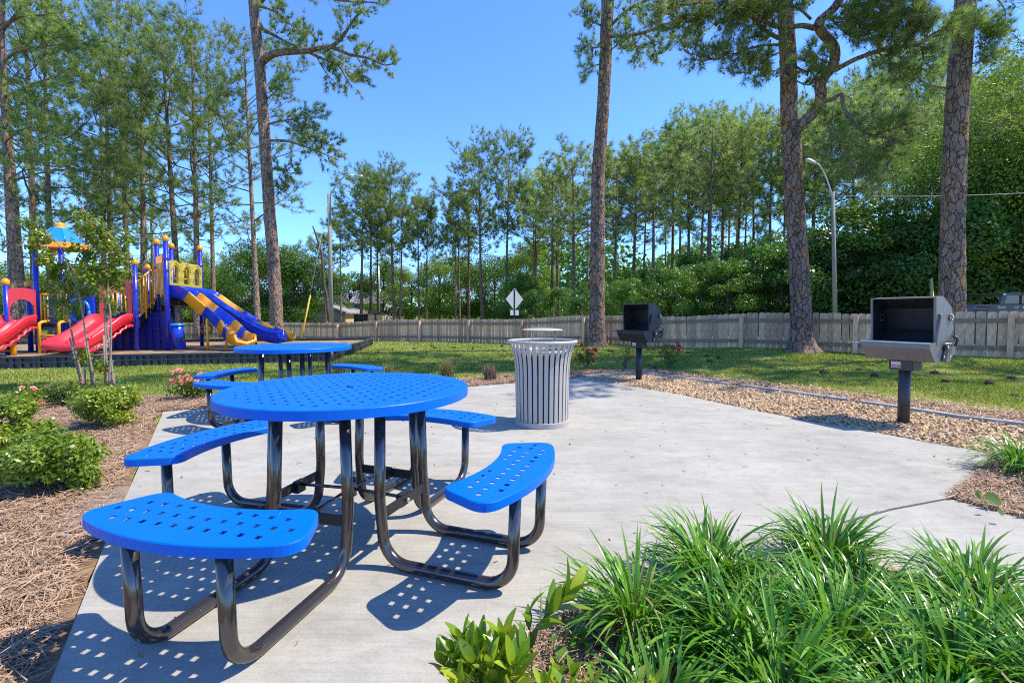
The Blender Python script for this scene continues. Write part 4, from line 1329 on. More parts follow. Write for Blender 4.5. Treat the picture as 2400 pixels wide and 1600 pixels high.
# arched mustard panel over the slide entrance
m = MB()
e = Vector((Pd[0] - Pb[0], Pd[1] - Pb[1], 0)); EL = e.length; e.normalize()
en = Vector((e.y, -e.x, 0))
bo = Vector((Pb[0] + .03, Pb[1], 0))
pts_o, z0, z1 = [], 1.92, 2.62
nx_ = 3
out = [(.05, z0), (EL - .05, z0), (EL - .05, z1 - .12)]
wv = []
for q in range(25):
    u = EL - .05 - (EL - .1) * q / 24
    wv.append((u, z1 - .10 + .10 * abs(math.sin(math.pi * (u - .05) / (EL - .1) * 3))))
out = out[:2] + wv
hol = []
for c in range(3):
    uc = .05 + (EL - .1) * (c + .5) / 3
    hw = .15
    hq = [(uc - hw, z0 + .06), (uc + hw, z0 + .06)] + [(uc + hw * math.cos(a), z0 + .40 + hw * 1.1 * math.sin(a)) for a in np.linspace(0, math.pi, 10)]
    hol.append(hq)
pts = [Vector(p) for p in out]; edges = [(i, (i + 1) % len(out)) for i in range(len(out))]
for hq in hol:
    b0 = len(pts); pts += [Vector(p) for p in hq]; edges += [(b0 + i, b0 + (i + 1) % len(hq)) for i in range(len(hq))]
r = delaunay_2d_cdt(pts, edges, [], 0, 1e-6)
Vv = np.array([(p.x, p.y) for p in r[0]]); Ff = np.array([f for f in r[2] if len(f) == 3]); cc = Vv[Ff].mean(1)
ok = inpoly(cc[:, 0], cc[:, 1], out)
for hq in hol: ok &= ~inpoly(cc[:, 0], cc[:, 1], hq)
W3 = lambda u, z, o: bo + e * u + en * o + Vector((0, 0, z))
m.add([W3(u, z, .03) for u, z in Vv], [tuple(f) for f in Ff[ok]]); m.add([W3(u, z, -.03) for u, z in Vv], [tuple(f[::-1]) for f in Ff[ok]])
for pl_ in [out] + hol:
    nn = len(pl_)
    m.add([W3(u, z, .03) for u, z in pl_] + [W3(u, z, -.03) for u, z in pl_], [(i, (i + 1) % nn, (i + 1) % nn + nn, i + nn) for i in range(nn)])
ap = pb('arched_panel', m, 'olive')
m = MB()
for c in range(3):
    uc = .05 + (EL - .1) * (c + .5) / 3
    for rr_ in (.185, .225): m.tube([W3(uc + rr_ * math.cos(a), z0 + .40 + rr_ * 1.1 * math.sin(a), .032) for a in np.linspace(0.05, math.pi - .05, 12)], .009, 5)
    for du in (-.22, .22): m.tube([W3(uc + du, z0 + .14, .032), W3(uc + du, z0 + .34, .032)], .012, 5)
pb('raised_ornament', m, 'olive', ap)


# ------------------------------------------------------------------ slides
def slide(path, wd, hs, th, segs, name='slide_section', parent=None, flare=None):
    """path: centre points of the bed; segs: (from, to, material)"""
    P_ = [Vector(p) for p in path]
    n = len(P_)
    fr = []
    for i in range(n):
        t = (P_[min(i + 1, n - 1)] - P_[max(i - 1, 0)]).normalized()
        sd = t.cross(Vector((0, 0, 1))).normalized()
        fr.append((sd, sd.cross(t).normalized()))
    h = wd / 2
    for k, (a, b, mt) in enumerate(segs):
        mm = MB()
        g = th * (1.0 + .35 * (k % 2))
        sec = [(-h - .05 - g * .2, hs), (-h - g, hs - .02), (-h - g * .4, -.05), (-h * .55, -.11), (h * .55, -.11), (h + g * .4, -.05), (h + g, hs - .02), (h + .05 + g * .2, hs),
               (h - .005, hs - .005), (h - .03, .05), (h * .62, 0), (-h * .62, 0), (-h + .03, .05), (-h + .005, hs - .005)]
        mm.sweep(sec, P_[a:b + 1], fr[a:b + 1], smooth=False)
        o = pb(name, mm, mt, parent)
        mm = o.data
        mm.polygons.foreach_set('use_smooth', [len(p.vertices) == 4 for p in mm.polygons])
    return fr


def interp(pts, n):
    pts = [Vector(p) for p in pts]
    # Catmull-Rom
    out = []
    for i in range(len(pts) - 1):
        p0, p1, p2, p3 = pts[max(i - 1, 0)], pts[i], pts[i + 1], pts[min(i + 2, len(pts) - 1)]
        for k in range(n):
            t = k / n
            out.append(.5 * ((2 * p1) + (p2 - p0) * t + (2 * p0 - 5 * p1 + 4 * p2 - p3) * t * t + (3 * p1 - p0 - 3 * p2 + p3) * t ** 3))
    out.append(pts[-1])
    return out


near = interp([(-9.5, 13.42, 1.68), (-9.15, 13.46, 1.60), (-8.75, 13.46, 1.28), (-8.35, 13.44, .98), (-8.0, 13.38, .70), (-7.72, 13.24, .47), (-7.45, 13.06, .355), (-7.22, 12.90, .345)], 4)
slide(near, .44, .24, .045, [(0, 5, 'slblue'), (5, 10, 'orange'), (10, 15, 'slblue'), (15, 18, 'orange'), (18, 21, 'slblue'), (21, 28, 'orange')])
mid = interp([(-9.55, 14.02, 1.68), (-9.2, 14.06, 1.60), (-8.75, 14.12, 1.26), (-8.3, 14.18, .95), (-7.85, 14.24, .66), (-7.45, 14.30, .44), (-7.15, 14.34, .36), (-6.95, 14.36, .35)], 4)
slide(mid, .44, .24, .045, [(0, 14, 'slblue'), (14, 28, 'slblue')])
far_ = interp([(-9.68, 14.62, 1.68), (-9.3, 14.68, 1.60), (-8.85, 14.75, 1.26), (-8.4, 14.82, .95), (-7.95, 14.89, .66), (-7.5, 14.96, .44), (-7.2, 15.0, .36), (-6.98, 15.02, .35)], 4)
slide(far_, .44, .24, .045, [(0, 5, 'slblue'), (5, 11, 'orange'), (11, 15, 'slblue'), (15, 19, 'orange'), (19, 23, 'slblue'), (23, 28, 'orange')])
# end lips
for pth, mt in ((near, 'orange'), (mid, 'slblue'), (far_, 'orange')):
    a, b = pth[-2], pth[-1]
    d = (b - a); d.z = 0; d.normalize(); sd = Vector((d.y, -d.x, 0))
    mm = MB(); 
    mm.tube([b + sd * .27 + Vector((0, 0, .20)), b + sd * .25 + d * .05 + Vector((0, 0, .04)), b + d * .08 + Vector((0, 0, -.03)), b - sd * .25 + d * .05 + Vector((0, 0, .04)), b - sd * .27 + Vector((0, 0, .20))], [.035, .05, .06, .05, .035], 10)
    pb('slide_lip', mm, mt)
for px, py, top in ((-8.42, 13.2, 1.0), (-7.86, 13.12, .62), (-7.42, 13.5, .4), (-7.35, 12.86, .36), (-8.0, 14.9, .7)):
    m = MB(); m.tube([(px, py, PZ - .1), (px, py, top)], .034, 10); pb('slide_leg', m, 'yellow')

# ------------------------------------------------------------------ dark blue climbing wall, bucket, wheel
m = MB()
ca_, cb_ = Vector((-11.15, 13.25, 0)), Vector((-9.75, 13.5, 0))
dd = (cb_ - ca_).normalized(); nn_ = Vector((dd.y, -dd.x, 0))
L_ = (cb_ - ca_).length
WW = lambda u, z, o: ca_ + dd * u + nn_ * o + Vector((0, 0, z))
prs = [(0, PZ), (L_ + .22, PZ), (L_ + .16, .5), (L_ - .05, 1.16), (0, 1.16)]
m.add([WW(u, z, 0) for u, z in prs] + [WW(u, z, -.35) for u, z in prs], [(0, 1, 2, 3, 4), (9, 8, 7, 6, 5)] + [(i, i + 5, (i + 1) % 5 + 5, (i + 1) % 5) for i in range(5)])
cw = pb('climbing_wall', m, 'navy')
m = MB()
for c in range(8): m.bar(WW(.08 + c * .19, PZ + .03, .02), WW(.08 + c * .185, 1.12, .02), .09, .05, nn_)
for z in (.42, .72, 1.0): m.bar(WW(.02, z, .015), WW(L_ - .02, z, .015), .05, .05)
pb('raised_grid', m, 'navy', cw)
m = MB(); m.bar(WW(L_ + .3, PZ, .05), WW(L_ + .02, 1.1, .05), .10, .05); m.box(WW(L_ + .40, .25, .05), (.13, .13, .28)); pb('side_rail', m, 'slblue')
bx_, by_ = P(416, 780, 13.0)[:2]
m = MB(); m.lathe([(0, .40), (.10, .40), (.125, .50), (.155, .80), (.0, .80)], 16, (bx_, by_, 0)); bk = pb('talk_bucket', m, 'slblue')
m = MB(); m.lathe([(.0, .80), (.175, .805), (.175, .83), (.13, .86), (0, .87)], 16, (bx_, by_, 0)); pb('bucket_lid', m, 'skyblue', bk)
wx = P(485, 770, 15.0)
m = MB(); m.tube([Vector(wx) + Vector((.17 * math.cos(q), -.02, .17 * math.sin(q))) for q in np.linspace(0, 2 * math.pi, 17)], .045, 8); m.ball(wx, .06); pb('steering_wheel', m, 'orange')

# ------------------------------------------------------------------ roofed tower and low decks at the left
TZ = 12.5
TC = Vector((-11.75, 12.75, 0))
hexa = [Vector((TC.x + 1.0 * math.cos(R(60 * k + 20)) * .78, TC.y + 1.0 * math.sin(R(60 * k + 20)) * .78, 0)) for k in range(6)]
roofpost = [P(91, 700, 12.2), P(205, 640, 12.6), P(137, 640, 13.3), P(158, 640, 12.9)]
rp = [(-12.18, 12.27), (-11.48, 12.93), (-12.16, 12.95), (-11.5, 12.25)]
for x, y in rp: post(x, y, 2.90, .056, cap=False, bands=(.9, 1.6))
cx, cy = np.mean([p[0] for p in rp]), np.mean([p[1] for p in rp])
ez, az_ = 2.93, 3.36
m = MB()
NR = 8
RA = 0.56
for k in range(NR):
    a0, a1 = 2 * math.pi * (k + .2) / NR, 2 * math.pi * (k + 1.2) / NR
    for j in range(6):                       # stepped shingle courses
        r0, r1 = RA - .41 * j / 6, RA - .41 * (j + 1) / 6
        z0_, z1_ = ez + (az_ - ez) * j / 6, ez + (az_ - ez) * (j + 1) / 6
        q = lambda r, a, z: (cx + r * math.cos(a), cy + r * math.sin(a), z)
        m.add([q(r0, a0, z0_), q(r0, a1, z0_), q(r1 + .02, a1, z1_ - .006), q(r1 + .02, a0, z1_ - .006), q(r1, a0, z1_), q(r1, a1, z1_)], [(0, 1, 2, 3), (3, 2, 5, 4)])
rf = pb('roof', m, 'skyblue')
m = MB()
for k in range(NR):
    a0 = 2 * math.pi * (k + .2) / NR
    m.tube([(cx + RA * math.cos(a0), cy + RA * math.sin(a0), ez), (cx + .15 * math.cos(a0), cy + .15 * math.sin(a0), az_)], .016, 6)
pb('roof_rib', m, 'skyblue', rf)
m = MB()
ang = [2 * math.pi * (k + .2) / NR for k in range(NR)]
o8 = [[(cx + r * math.cos(a), cy + r * math.sin(a), z) for a in ang] for r, z in ((RA + .0, ez - .0), (RA + .05, ez + .02), (RA + .07, ez - .12), (RA - .02, ez - .14), (RA - .1, ez - .02))]
vs = [p for rg in o8 for p in rg]
m.add(vs, [(i * NR + j, i * NR + (j + 1) % NR, (i + 1) * NR + (j + 1) % NR, (i + 1) * NR + j) for i in range(4) for j in range(NR)])
pb('eave_band', m, 'orange', rf)
m = MB(); m.lathe([(.16, -.04), (.16, 0), (.10, .01), (.125, .06), (.09, .13), (0, .15)], 16, (cx, cy, az_)); pb('finial', m, 'orange', rf)
LZ = .88
m = MB(); m.prism([(-12.1, 12.2), (-11.1, 12.5), (-10.2, 12.95), (-10.85, 14.2), (-12.3, 13.4)], LZ - .1, LZ); pb('deck', m, 'black')
m = MB(); m.prism([(-13.1, 11.7), (-12.1, 12.2), (-12.3, 13.3), (-13.3, 12.9)], LZ - .1, LZ); pb('deck', m, 'black')
# arch ladder
lx = [P(93, 800, 11.95), P(139, 800, 12.05)]
m = MB()
A0, A1 = Vector(lx[0]), Vector(lx[1])
off = Vector((.05, .18, 0))
for A in (A0, A1): m.tube(fillet([(A.x, A.y, PZ - .1), (A.x, A.y, LZ + .02), (A.x + off.x, A.y + off.y, LZ + .06)], .08, 5), .036, 10)
for z in (.32, .58): m.tube([(A0.x, A0.y, z), (A1.x, A1.y, z)], .022, 8)
pb('ladder', m, 'yellow')
m = MB()
for u, b in ((96, 700), (104, 700), (111, 700)):
    p = P(u, b, 12.1); m.tube([(p[0], p[1], .95), (p[0], p[1], 1.62)], .017, 8)
p0, p1 = P(95, 700, 12.1), P(113, 700, 12.1)
for z in (.95, 1.62): m.tube([(p0[0], p0[1], z), (p1[0], p1[1], z)], .02, 8)
pb('grab_rail', m, 'yellow')
m = MB()
for u in (137, 143, 149, 155): 
    p = P(u, 700, 12.2); m.tube([(p[0], p[1], .9), (p[0], p[1], 1.72)], .02, 8)
p0, p1 = P(136, 700, 12.2), P(156, 700, 12.2)
for z in (.95, 1.7): m.tube([(p0[0], p0[1], z), (p1[0], p1[1], z)], .022, 8)
pb('grab_rail', m, 'yellow')
# navy panel and blue bubble panel between the posts
def flat_panel(pxs, Y, z0_, z1_, mt, hole=None, th=.05, name='wall_panel', dy=0.0, arch=0.0, parent=None):
    a, b = P(pxs[0], 700, Y), P(pxs[1], 700, Y + dy)
    a, b = Vector((a[0], a[1], 0)), Vector((b[0], b[1], 0))
    d = (b - a); Lw = d.length; d.normalize(); nn2 = Vector((d.y, -d.x, 0))
    out = [(0, z0_), (Lw, z0_)] + [(Lw * (1 - q / 16), z1_ + arch * math.sin(math.pi * q / 16)) for q in range(17)]
    hl = []
    if hole:
        uc, zc, ru, rz, flatb = hole
        hl = [(uc * Lw + ru * math.cos(q), max(zc + rz * math.sin(q), zc - flatb)) for q in np.linspace(0, 2 * math.pi, 21)[:-1]]
    pts = [Vector(p) for p in out]; edges = [(i, (i + 1) % len(out)) for i in range(len(out))]
    if hl:
        b0 = len(pts); pts += [Vector(p) for p in hl]; edges += [(b0 + i, b0 + (i + 1) % len(hl)) for i in range(len(hl))]
    r = delaunay_2d_cdt(pts, edges, [], 0, 1e-6)
    V2 = np.array([(p.x, p.y) for p in r[0]]); F2 = np.array([f for f in r[2] if len(f) == 3]); c2 = V2[F2].mean(1)
    ok = inpoly(c2[:, 0], c2[:, 1], out)
    if hl: ok &= ~inpoly(c2[:, 0], c2[:, 1], hl)
    Wf = lambda u, z, o: a + d * u + nn2 * o + Vector((0, 0, z))
    mm = MB()
    mm.add([Wf(u, z, th) for u, z in V2], [tuple(f) for f in F2[ok]]); mm.add([Wf(u, z, -th) for u, z in V2], [tuple(f[::-1]) for f in F2[ok]])
    for pl_ in [out] + ([hl] if hl else []):
        k = len(pl_)
        mm.add([Wf(u, z, th) for u, z in pl_] + [Wf(u, z, -th) for u, z in pl_], [(i, (i + 1) % k, (i + 1) % k + k, i + k) for i in range(k)])
    o = pb(name, mm, mt, parent)
    return o, Wf, Lw, hl


flat_panel((112, 143), 12.7, .9, 1.55, 'navy')
bp_, Wf, Lw, hl = flat_panel((158, 222), 12.65, .55, 1.72, 'slblue', (.5, 1.2, .26, .30, 9), name='bubble_panel')
m = MB(); m.tube([Wf(u, z, .06) for u, z in hl] + [Wf(*hl[0], .06)], .035, 8); pb('bubble_rim', m, 'skyblue', bp_)
# red slide hoods with arched openings
h1, Wf, Lw, hl = flat_panel((18, 84), 11.85, .86, 1.72, 'red', (.5, 1.17, .22, .32, .30), .09, 'slide_hood', dy=.35, arch=.05)
h2, Wf, Lw, hl = flat_panel((236, 312), 12.75, .90, 1.95, 'red', (.5, 1.35, .28, .40, .42), .09, 'slide_hood', dy=.25, arch=.1)
post(*P(14, 690, 11.8)[:2], 1.86, .056); post(*P(68, 700, 12.6)[:2], 1.86, .056); post(*P(277, 690, 14.0)[:2], 2.0, .05)
m = slat_panel(P(240, 700, 13.6)[:2], P(308, 700, 14.0)[:2], .95, .95, 1.75, 1.75, 7, .017, 'yellow'); pb('guard_rail', m, 'yellow')
m = slat_panel(P(-60, 760, 11.9)[:2], P(34, 760, 11.6)[:2], .22, .22, .45, .45, 1, .02, 'yellow'); pb('low_rail', m, 'yellow')
m = MB(); q = P(31, 800, 11.45); m.tube([(q[0], q[1], PZ - .1), (q[0], q[1], .7)], .055, 10); pb('slide_leg', m, 'orange')


def wide_slide(path, wd, mt):
    P_ = interp(path, 5)
    n = len(P_)
    fr = []
    for i in range(n):
        t = (P_[min(i + 1, n - 1)] - P_[max(i - 1, 0)]).normalized()
        sd = t.cross(Vector((0, 0, 1))).normalized()
        fr.append((sd, sd.cross(t).normalized()))
    h = wd / 2
    mm = MB()
    sec = [(-h - .07, .20), (-h - .09, .16), (-h - .04, -.06), (-h * .6, -.12), (0, -.10), (h * .6, -.12), (h + .04, -.06), (h + .09, .16), (h + .07, .20), (h, .19),
           (h - .06, .04), (h * .6, 0), (h * .12, .005), (.04, .075), (-.04, .075), (-h * .12, .005), (-h * .6, 0), (-h + .06, .04), (-h, .19)]
    mm.sweep(sec, P_, fr, smooth=True)
    o = pb('slide', mm, mt)
    # wavy skirt under each side
    for s_ in (-1, 1):
        sk = MB()
        low = [P_[i] + fr[i][0] * s_ * (h + .05) - fr[i][1] * (.10 + .05 * math.sin(i * 1.9) ** 2) for i in range(n)]
        sk.tube(low, .035, 8)
        pb('skirt', sk, mt, o)
    b, d = P_[-1], (P_[-1] - P_[-2]).normalized()
    lp = MB(); sd = fr[-1][0]
    lp.tube([b + sd * (h + .03) + Vector((0, 0, .12)), b + sd * h + d * .06, b + d * .10 - Vector((0, 0, .03)), b - sd * h + d * .06, b - sd * (h + .03) + Vector((0, 0, .12))], [.07, .095, .10, .095, .07], 12)
    pb('slide_lip', lp, mt, o)
    return o


wide_slide([(-10.52, 12.66, .93), (-10.53, 12.46, .90), (-10.56, 12.16, .70), (-10.60, 11.84, .50), (-10.62, 11.58, .385), (-10.60, 11.36, .36)], .84, 'red')
wide_slide([(-12.22, 11.86, .90), (-12.2, 11.65, .87), (-12.17, 11.35, .68), (-12.13, 11.0, .48), (-12.1, 10.72, .37), (-12.08, 10.5, .36)], .66, 'red')

# ================================================================== trees
RG = np.random.default_rng(11)


def unit(v):
    return v / (np.linalg.norm(v, axis=-1, keepdims=True) + 1e-9)


def needles(Pp, D, n, L, W, spread, rng, droop=0.0):
    Pp, D = np.asarray(Pp), np.asarray(D)
    N = len(Pp)
    d = unit(np.repeat(D, n, 0) + rng.normal(0, spread, (N * n, 3)))
    d[:, 2] -= droop
    d = unit(d)
    b = np.repeat(Pp, n, 0)
    ln = L * rng.uniform(.7, 1.15, (N * n, 1))
    s = unit(np.cross(d, rng.normal(0, 1, (N * n, 3)))) * (W * .5)
    V = np.stack([b + s, b - s, b + d * ln], 1).reshape(-1, 3)
    F = np.arange(N * n * 3).reshape(-1, 3)
    r = np.clip(np.repeat(rng.normal(.5, .2, N), n) + rng.normal(0, .16, N * n), 0, 1)
    return V, F, np.repeat(r, 3)


def wander(p0, d0, L, n, rng, up=0.06, wob=0.16):
    pts = [np.array(p0, float)]
    d = unit(np.array(d0, float))
    for i in range(n):
        d = unit(d + rng.normal(0, wob, 3) * np.array([1, 1, .8]) + np.array([0, 0, up]))
        pts.append(pts[-1] + d * L / n)
    return pts


class Foliage:
    def __init__(s): s.p, s.d = [], []

    def along(s, pts, rng, ntw, tl, nt, t0=.3, up=.25, mb=None, tr=.012, bushy=1.0):
        pts = np.array(pts)
        seg = np.linalg.norm(np.diff(pts, axis=0), axis=1)
        cum = np.r_[0, np.cumsum(seg)] / seg.sum()
        for k in range(ntw):
            t = t0 + (1 - t0) * (k + rng.uniform(.1, .9)) / ntw
            i = min(np.searchsorted(cum, t) - 1, len(seg) - 1)
            i = max(i, 0)
            f = (t - cum[i]) / max(cum[i + 1] - cum[i], 1e-6)
            p = pts[i] + (pts[i + 1] - pts[i]) * f
            ax = unit(pts[i + 1] - pts[i])
            side = unit(np.cross(ax, rng.normal(0, 1, 3)))
            d = unit(ax * rng.uniform(.3, .9) + side * rng.uniform(.6, 1.1) + np.array([0, 0, up]))
            l = tl * rng.uniform(.55, 1.15)
            tw = wander(p, d, l, 3, rng, up=.12, wob=.22)
            if mb is not None: mb.tube(tw, [tr, tr * .8, tr * .6, tr * .4], 4, cap=False)
            for j in range(nt):
                u = .35 + .65 * (j + 1) / nt
                q = u * 3
                a = min(int(q), 2)
                s.p.append(tw[a] + (tw[a + 1] - tw[a]) * (q - a) + rng.normal(0, .05 * bushy, 3))
                s.d.append(unit(tw[a + 1] - tw[a]) + np.array([0, 0, .25]))
        s.p.append(pts[-1]); s.d.append(unit(pts[-1] - pts[-2]))


def pine_proto(seed, H, r0, c0, spread, nb, n_need, L, W, ntw=7, nt=4, sides=8, bark='barkfar', need='needle', top=.32, label='', group=None, sag=0.0, t0=.30, puff=.62):
    rng = np.random.default_rng(seed)
    ph = rng.uniform(0, 6.28, 4)
    lx, ly = rng.normal(0, .012, 2)
    def axis(z):
        q = z / H
        return np.array([lx * z + .10 * r0 * 4 * math.sin(3.1 * q + ph[0]), ly * z + .10 * r0 * 4 * math.sin(2.6 * q + ph[1]), z])
    tm = MB()
    zs = np.linspace(-.2, H * .95, 22)
    tm.tube([axis(z) for z in zs], [r0 * (1.0 - .80 * max(z, 0) / H) * (1.0 + .35 * math.exp(-max(z, 0) / (.03 * H))) for z in zs], sides)
    fo = Foliage()
    lm = MB()
    for k in range(nb):
        f = (k + rng.uniform(0, .8)) / nb
        z = H * (c0 + (.95 - c0) * f ** .85)
        prof = spread * math.sqrt(max(.16, 1 - ((f - .32) / .76) ** 2)) * (.5 + .5 * min(f / .25, 1)) + .25
        az = k * 2.399 + rng.normal(0, .5)
        el = R(rng.uniform(-6, 26) + 45 * f ** 1.5)
        d = np.array([math.cos(az) * math.cos(el), math.sin(az) * math.cos(el), math.sin(el) - sag])
        Lb = prof * rng.uniform(.65, 1.2)
        pts = wander(axis(z), d, Lb, 5, rng, up=.10, wob=.17)
        rb = r0 * (.10 + .22 * (1 - f)) * min(1, Lb / spread + .2)
        lm.tube(pts, [rb, rb * .8, rb * .62, rb * .46, rb * .3, rb * .15], 5, cap=False)
        fo.along(pts, rng, max(2, int(ntw * (Lb / spread) + .5)), top * spread * .8, nt, t0, mb=lm, tr=rb * .18 + .004)
    # a few dead stubs below the crown
    for k in range(rng.integers(2, 6)):
        z = H * c0 * rng.uniform(.55, 1)
        az = rng.uniform(0, 6.28)
        pts = wander(axis(z), (math.cos(az), math.sin(az), .1), rng.uniform(.5, 1.6), 3, rng)
        tm.tube(pts, [r0 * .12, r0 * .09, r0 * .06, r0 * .03], 4, cap=False)
    V, F, r = needles(fo.p, fo.d, n_need, L, W, puff, rng)
    t = thing('pine_tree', label, 'tree', (0, 0, 0), 0, group)
    tm.build('trunk', M[bark], t)
    tag(lm.build('branches', M['twigbark'], t), kind='stuff')
    tag(link('needles', npmesh('needles', V, F, r), M[need], t), kind='stuff')
    t['H'] = H
    return t


def leaf_cloud(C, Rr, n, size, rng, aspect=.55, fold=0.0, shell=.55, updir=.35):
    """leaves spread through ellipsoid clumps; C centres, Rr radii"""
    C, Rr = np.asarray(C, float), np.asarray(Rr, float)
    vol = (Rr ** 2).sum(1); pr = vol / vol.sum()
    k = rng.choice(len(C), n, p=pr)
    u = unit(rng.normal(0, 1, (n, 3)))
    rad = (shell + (1 - shell) * rng.uniform(0, 1, (n, 1)) ** .5) * rng.uniform(.82, 1.1, (n, 1))
    p = C[k] + u * rad * Rr[k]
    nr = unit(u + rng.normal(0, .55, (n, 3)) + np.array([0, 0, updir]))
    t = unit(np.cross(nr, rng.normal(0, 1, (n, 3))))
    b = np.cross(nr, t)
    s = size * rng.uniform(.65, 1.25, (n, 1))
    V = np.stack([p - t * s * .5, p + b * s * aspect * .5 - nr * s * .06, p + t * s * .5, p - b * s * aspect * .5 - nr * s * .06], 1)
    if fold:
        V[:, 0] -= nr * s * fold; V[:, 2] -= nr * s * fold
    F = np.arange(n * 4).reshape(-1, 4)
    cr = rng.normal(0, .12, len(C))[k]
    r = np.clip(.45 + cr + rng.normal(0, .2, n), 0, 1)
    return V.reshape(-1, 3), F, np.repeat(r, 4)


def broad_proto(seed, H, Wd, n, size, m, name='broadleaf_tree', trunkh=.25, nc=26, label='', group=None, cat='tree', r0=.16):
    rng = np.random.default_rng(seed)
    tm = MB()
    C, Rr = [], []
    ax = [np.array([0, 0, -.2])]
    tm.tube([(0, 0, -.2), (.05, 0, H * .25), (-.05, .05, H * .5), (.05, 0, H * .8)], [r0, r0 * .8, r0 * .55, r0 * .2], 7)
    for k in range(nc):
        f = rng.uniform(trunkh, 1)
        rad = Wd * math.sqrt(max(.05, 1 - ((f - .52) / .52) ** 2)) * rng.uniform(.35, 1)
        az = rng.uniform(0, 6.28)
        c = np.array([rad * math.cos(az), rad * math.sin(az), H * f * .95])
        C.append(c)
        q = Wd * rng.uniform(.20, .42)
        Rr.append((q, q, q * rng.uniform(.55, .85)))
        b = np.array([0, 0, max(.15, f - .3) * H])
        mid = (b + c) / 2 + np.array([0, 0, .1 * H * rng.uniform(-.2, .6)])
        tm.tube([b, mid, c], [r0 * .35, r0 * .2, r0 * .07], 4, cap=False)
    V, F, r = leaf_cloud(C, Rr, n, size, rng, shell=.35)
    t = thing(name, label, cat, (0, 0, 0), 0, group)
    tm.build('trunk', M['oakbark'], t)
    tag(link('foliage', npmesh('foliage', V, F, r), M[m], t), kind='stuff')
    t['H'] = H
    return t


def put(proto, x, y, h, rz=0.0, label=None, group=None, wid=None, first=[]):
    o = proto if id(proto) not in first else copy_tree(proto)
    first.append(id(proto))
    s = h / proto['H']
    o.location = (x, y, tz1(x, y) - .05)
    o.rotation_euler = (0, 0, rz)
    k = wid if wid is not None else s
    o.scale = (k, k, s)
    if label: o['label'] = label
    if group: o['group'] = group
    elif 'group' in o: del o['group']
    return o


def px_to(px, Y):
    return (px - 1200) / FPX * Y


NEAR = [pine_proto(21 + i, 20, .19, c0, sp, nb, 22, .37, .019, 12, 4, 10, label='pine', t0=.45, sag=sg, puff=.72) for i, (c0, sp, nb, sg) in enumerate([(.26, 3.9, 32, .1), (.34, 3.5, 28, .05), (.22, 4.2, 34, .1)])]
FAR = [pine_proto(41 + i, 18, .18, c0, sp, nb, 20, .50, .034, 9, 3, 7, label='pine', t0=.42, puff=.85) for i, (c0, sp, nb) in enumerate([(.46, 4.3, 40), (.50, 3.8, 36), (.40, 4.7, 44), (.54, 3.2, 32)])]
WOOD = [pine_proto(61 + i, 18, .17, c0, sp, nb, 20, .50, .032, 8, 3, 6, need='needle2', label='pine', t0=.40, puff=.85) for i, (c0, sp, nb) in enumerate([(.47, 3.6, 28), (.53, 3.2, 25), (.43, 3.9, 30)])]

# left group, near and tall
rng = np.random.default_rng(5)
LEFT = [(55, 27, 20, 1, 'pale slim pine just right of the darkest far left trunk'), (75, 22, 17, 2, 'pine directly left of the blue playground roof'),
        (128, 24, 16, 0, 'leaning dark pine above the blue playground roof'), (238, 31, 21, 2, 'tall pine behind the young tree crown'),
        (262, 26, 15, 1, 'shorter pine behind the red curved slide'), (302, 29, 22, 0, 'tallest pine above the amber playground stairs'), (330, 27, 17, 2, 'pine with curved limb left of the amber tower caps'),
        (416, 25, 15.6, 1, 'slim pine rising directly behind the amber balusters'), (458, 24.2, 15.6, 0, 'thick bending pine right behind the triple slide'), (604, 25, 15.6, 2, 'thinner pine hugging the left of the big leaning pine'),
        (505, 34, 20.5, 1, 'pine crown set back between the slide pines and the leaning pine')]
for px, Y, h, v, lb in LEFT:
    put(NEAR[v], px_to(px, Y), Y, h, rng.uniform(0, 6.28), lb, 'tall pines behind the playground', wid=rng.uniform(.85, 1.02))
for k in range(5):
    Y = rng.uniform(36, 54); px = rng.uniform(-150, 420)
    put(NEAR[k % 3] if k % 2 else FAR[k % 4], px_to(px, Y), Y, rng.uniform(12, 17), rng.uniform(0, 6.28), 'pine deep in the stand behind the playground', 'pines deep behind the playground')

# middle group across the road
LM = [(1206, 'the road sign'), (1402, 'the straight middle pine'), (1497, 'the black grill'), (1612, 'the red rose bush'), (1866, 'the forked pine'), (1954, 'the right lamp pole'), (2112, 'the near grill post'), (2235, 'the thickest pine'), (2400, 'the right picture edge')]
ORD = ['first', 'second', 'third', 'fourth', 'fifth', 'sixth', 'seventh', 'eighth', 'ninth', 'tenth', 'eleventh', 'twelfth']


def by_landmark(pxs, what, lms=None):
    """labels that count things rightwards from the nearest landmark on their left"""
    lms = lms or LM
    out = [None] * len(pxs)
    cnt = {}
    for i in np.argsort(pxs):
        c = [l for l in lms if l[0] <= pxs[i]]
        k = c[-1][1] if c else None
        cnt[k] = cnt.get(k, 0) + 1
        out[i] = f"{ORD[cnt[k] - 1]} {what} right of {k}" if k else f"{ORD[cnt[k] - 1]} {what} from the left edge of the photo"
    return out


def top_h(py, Y): return (735 - py) / FPX * Y + 1.1


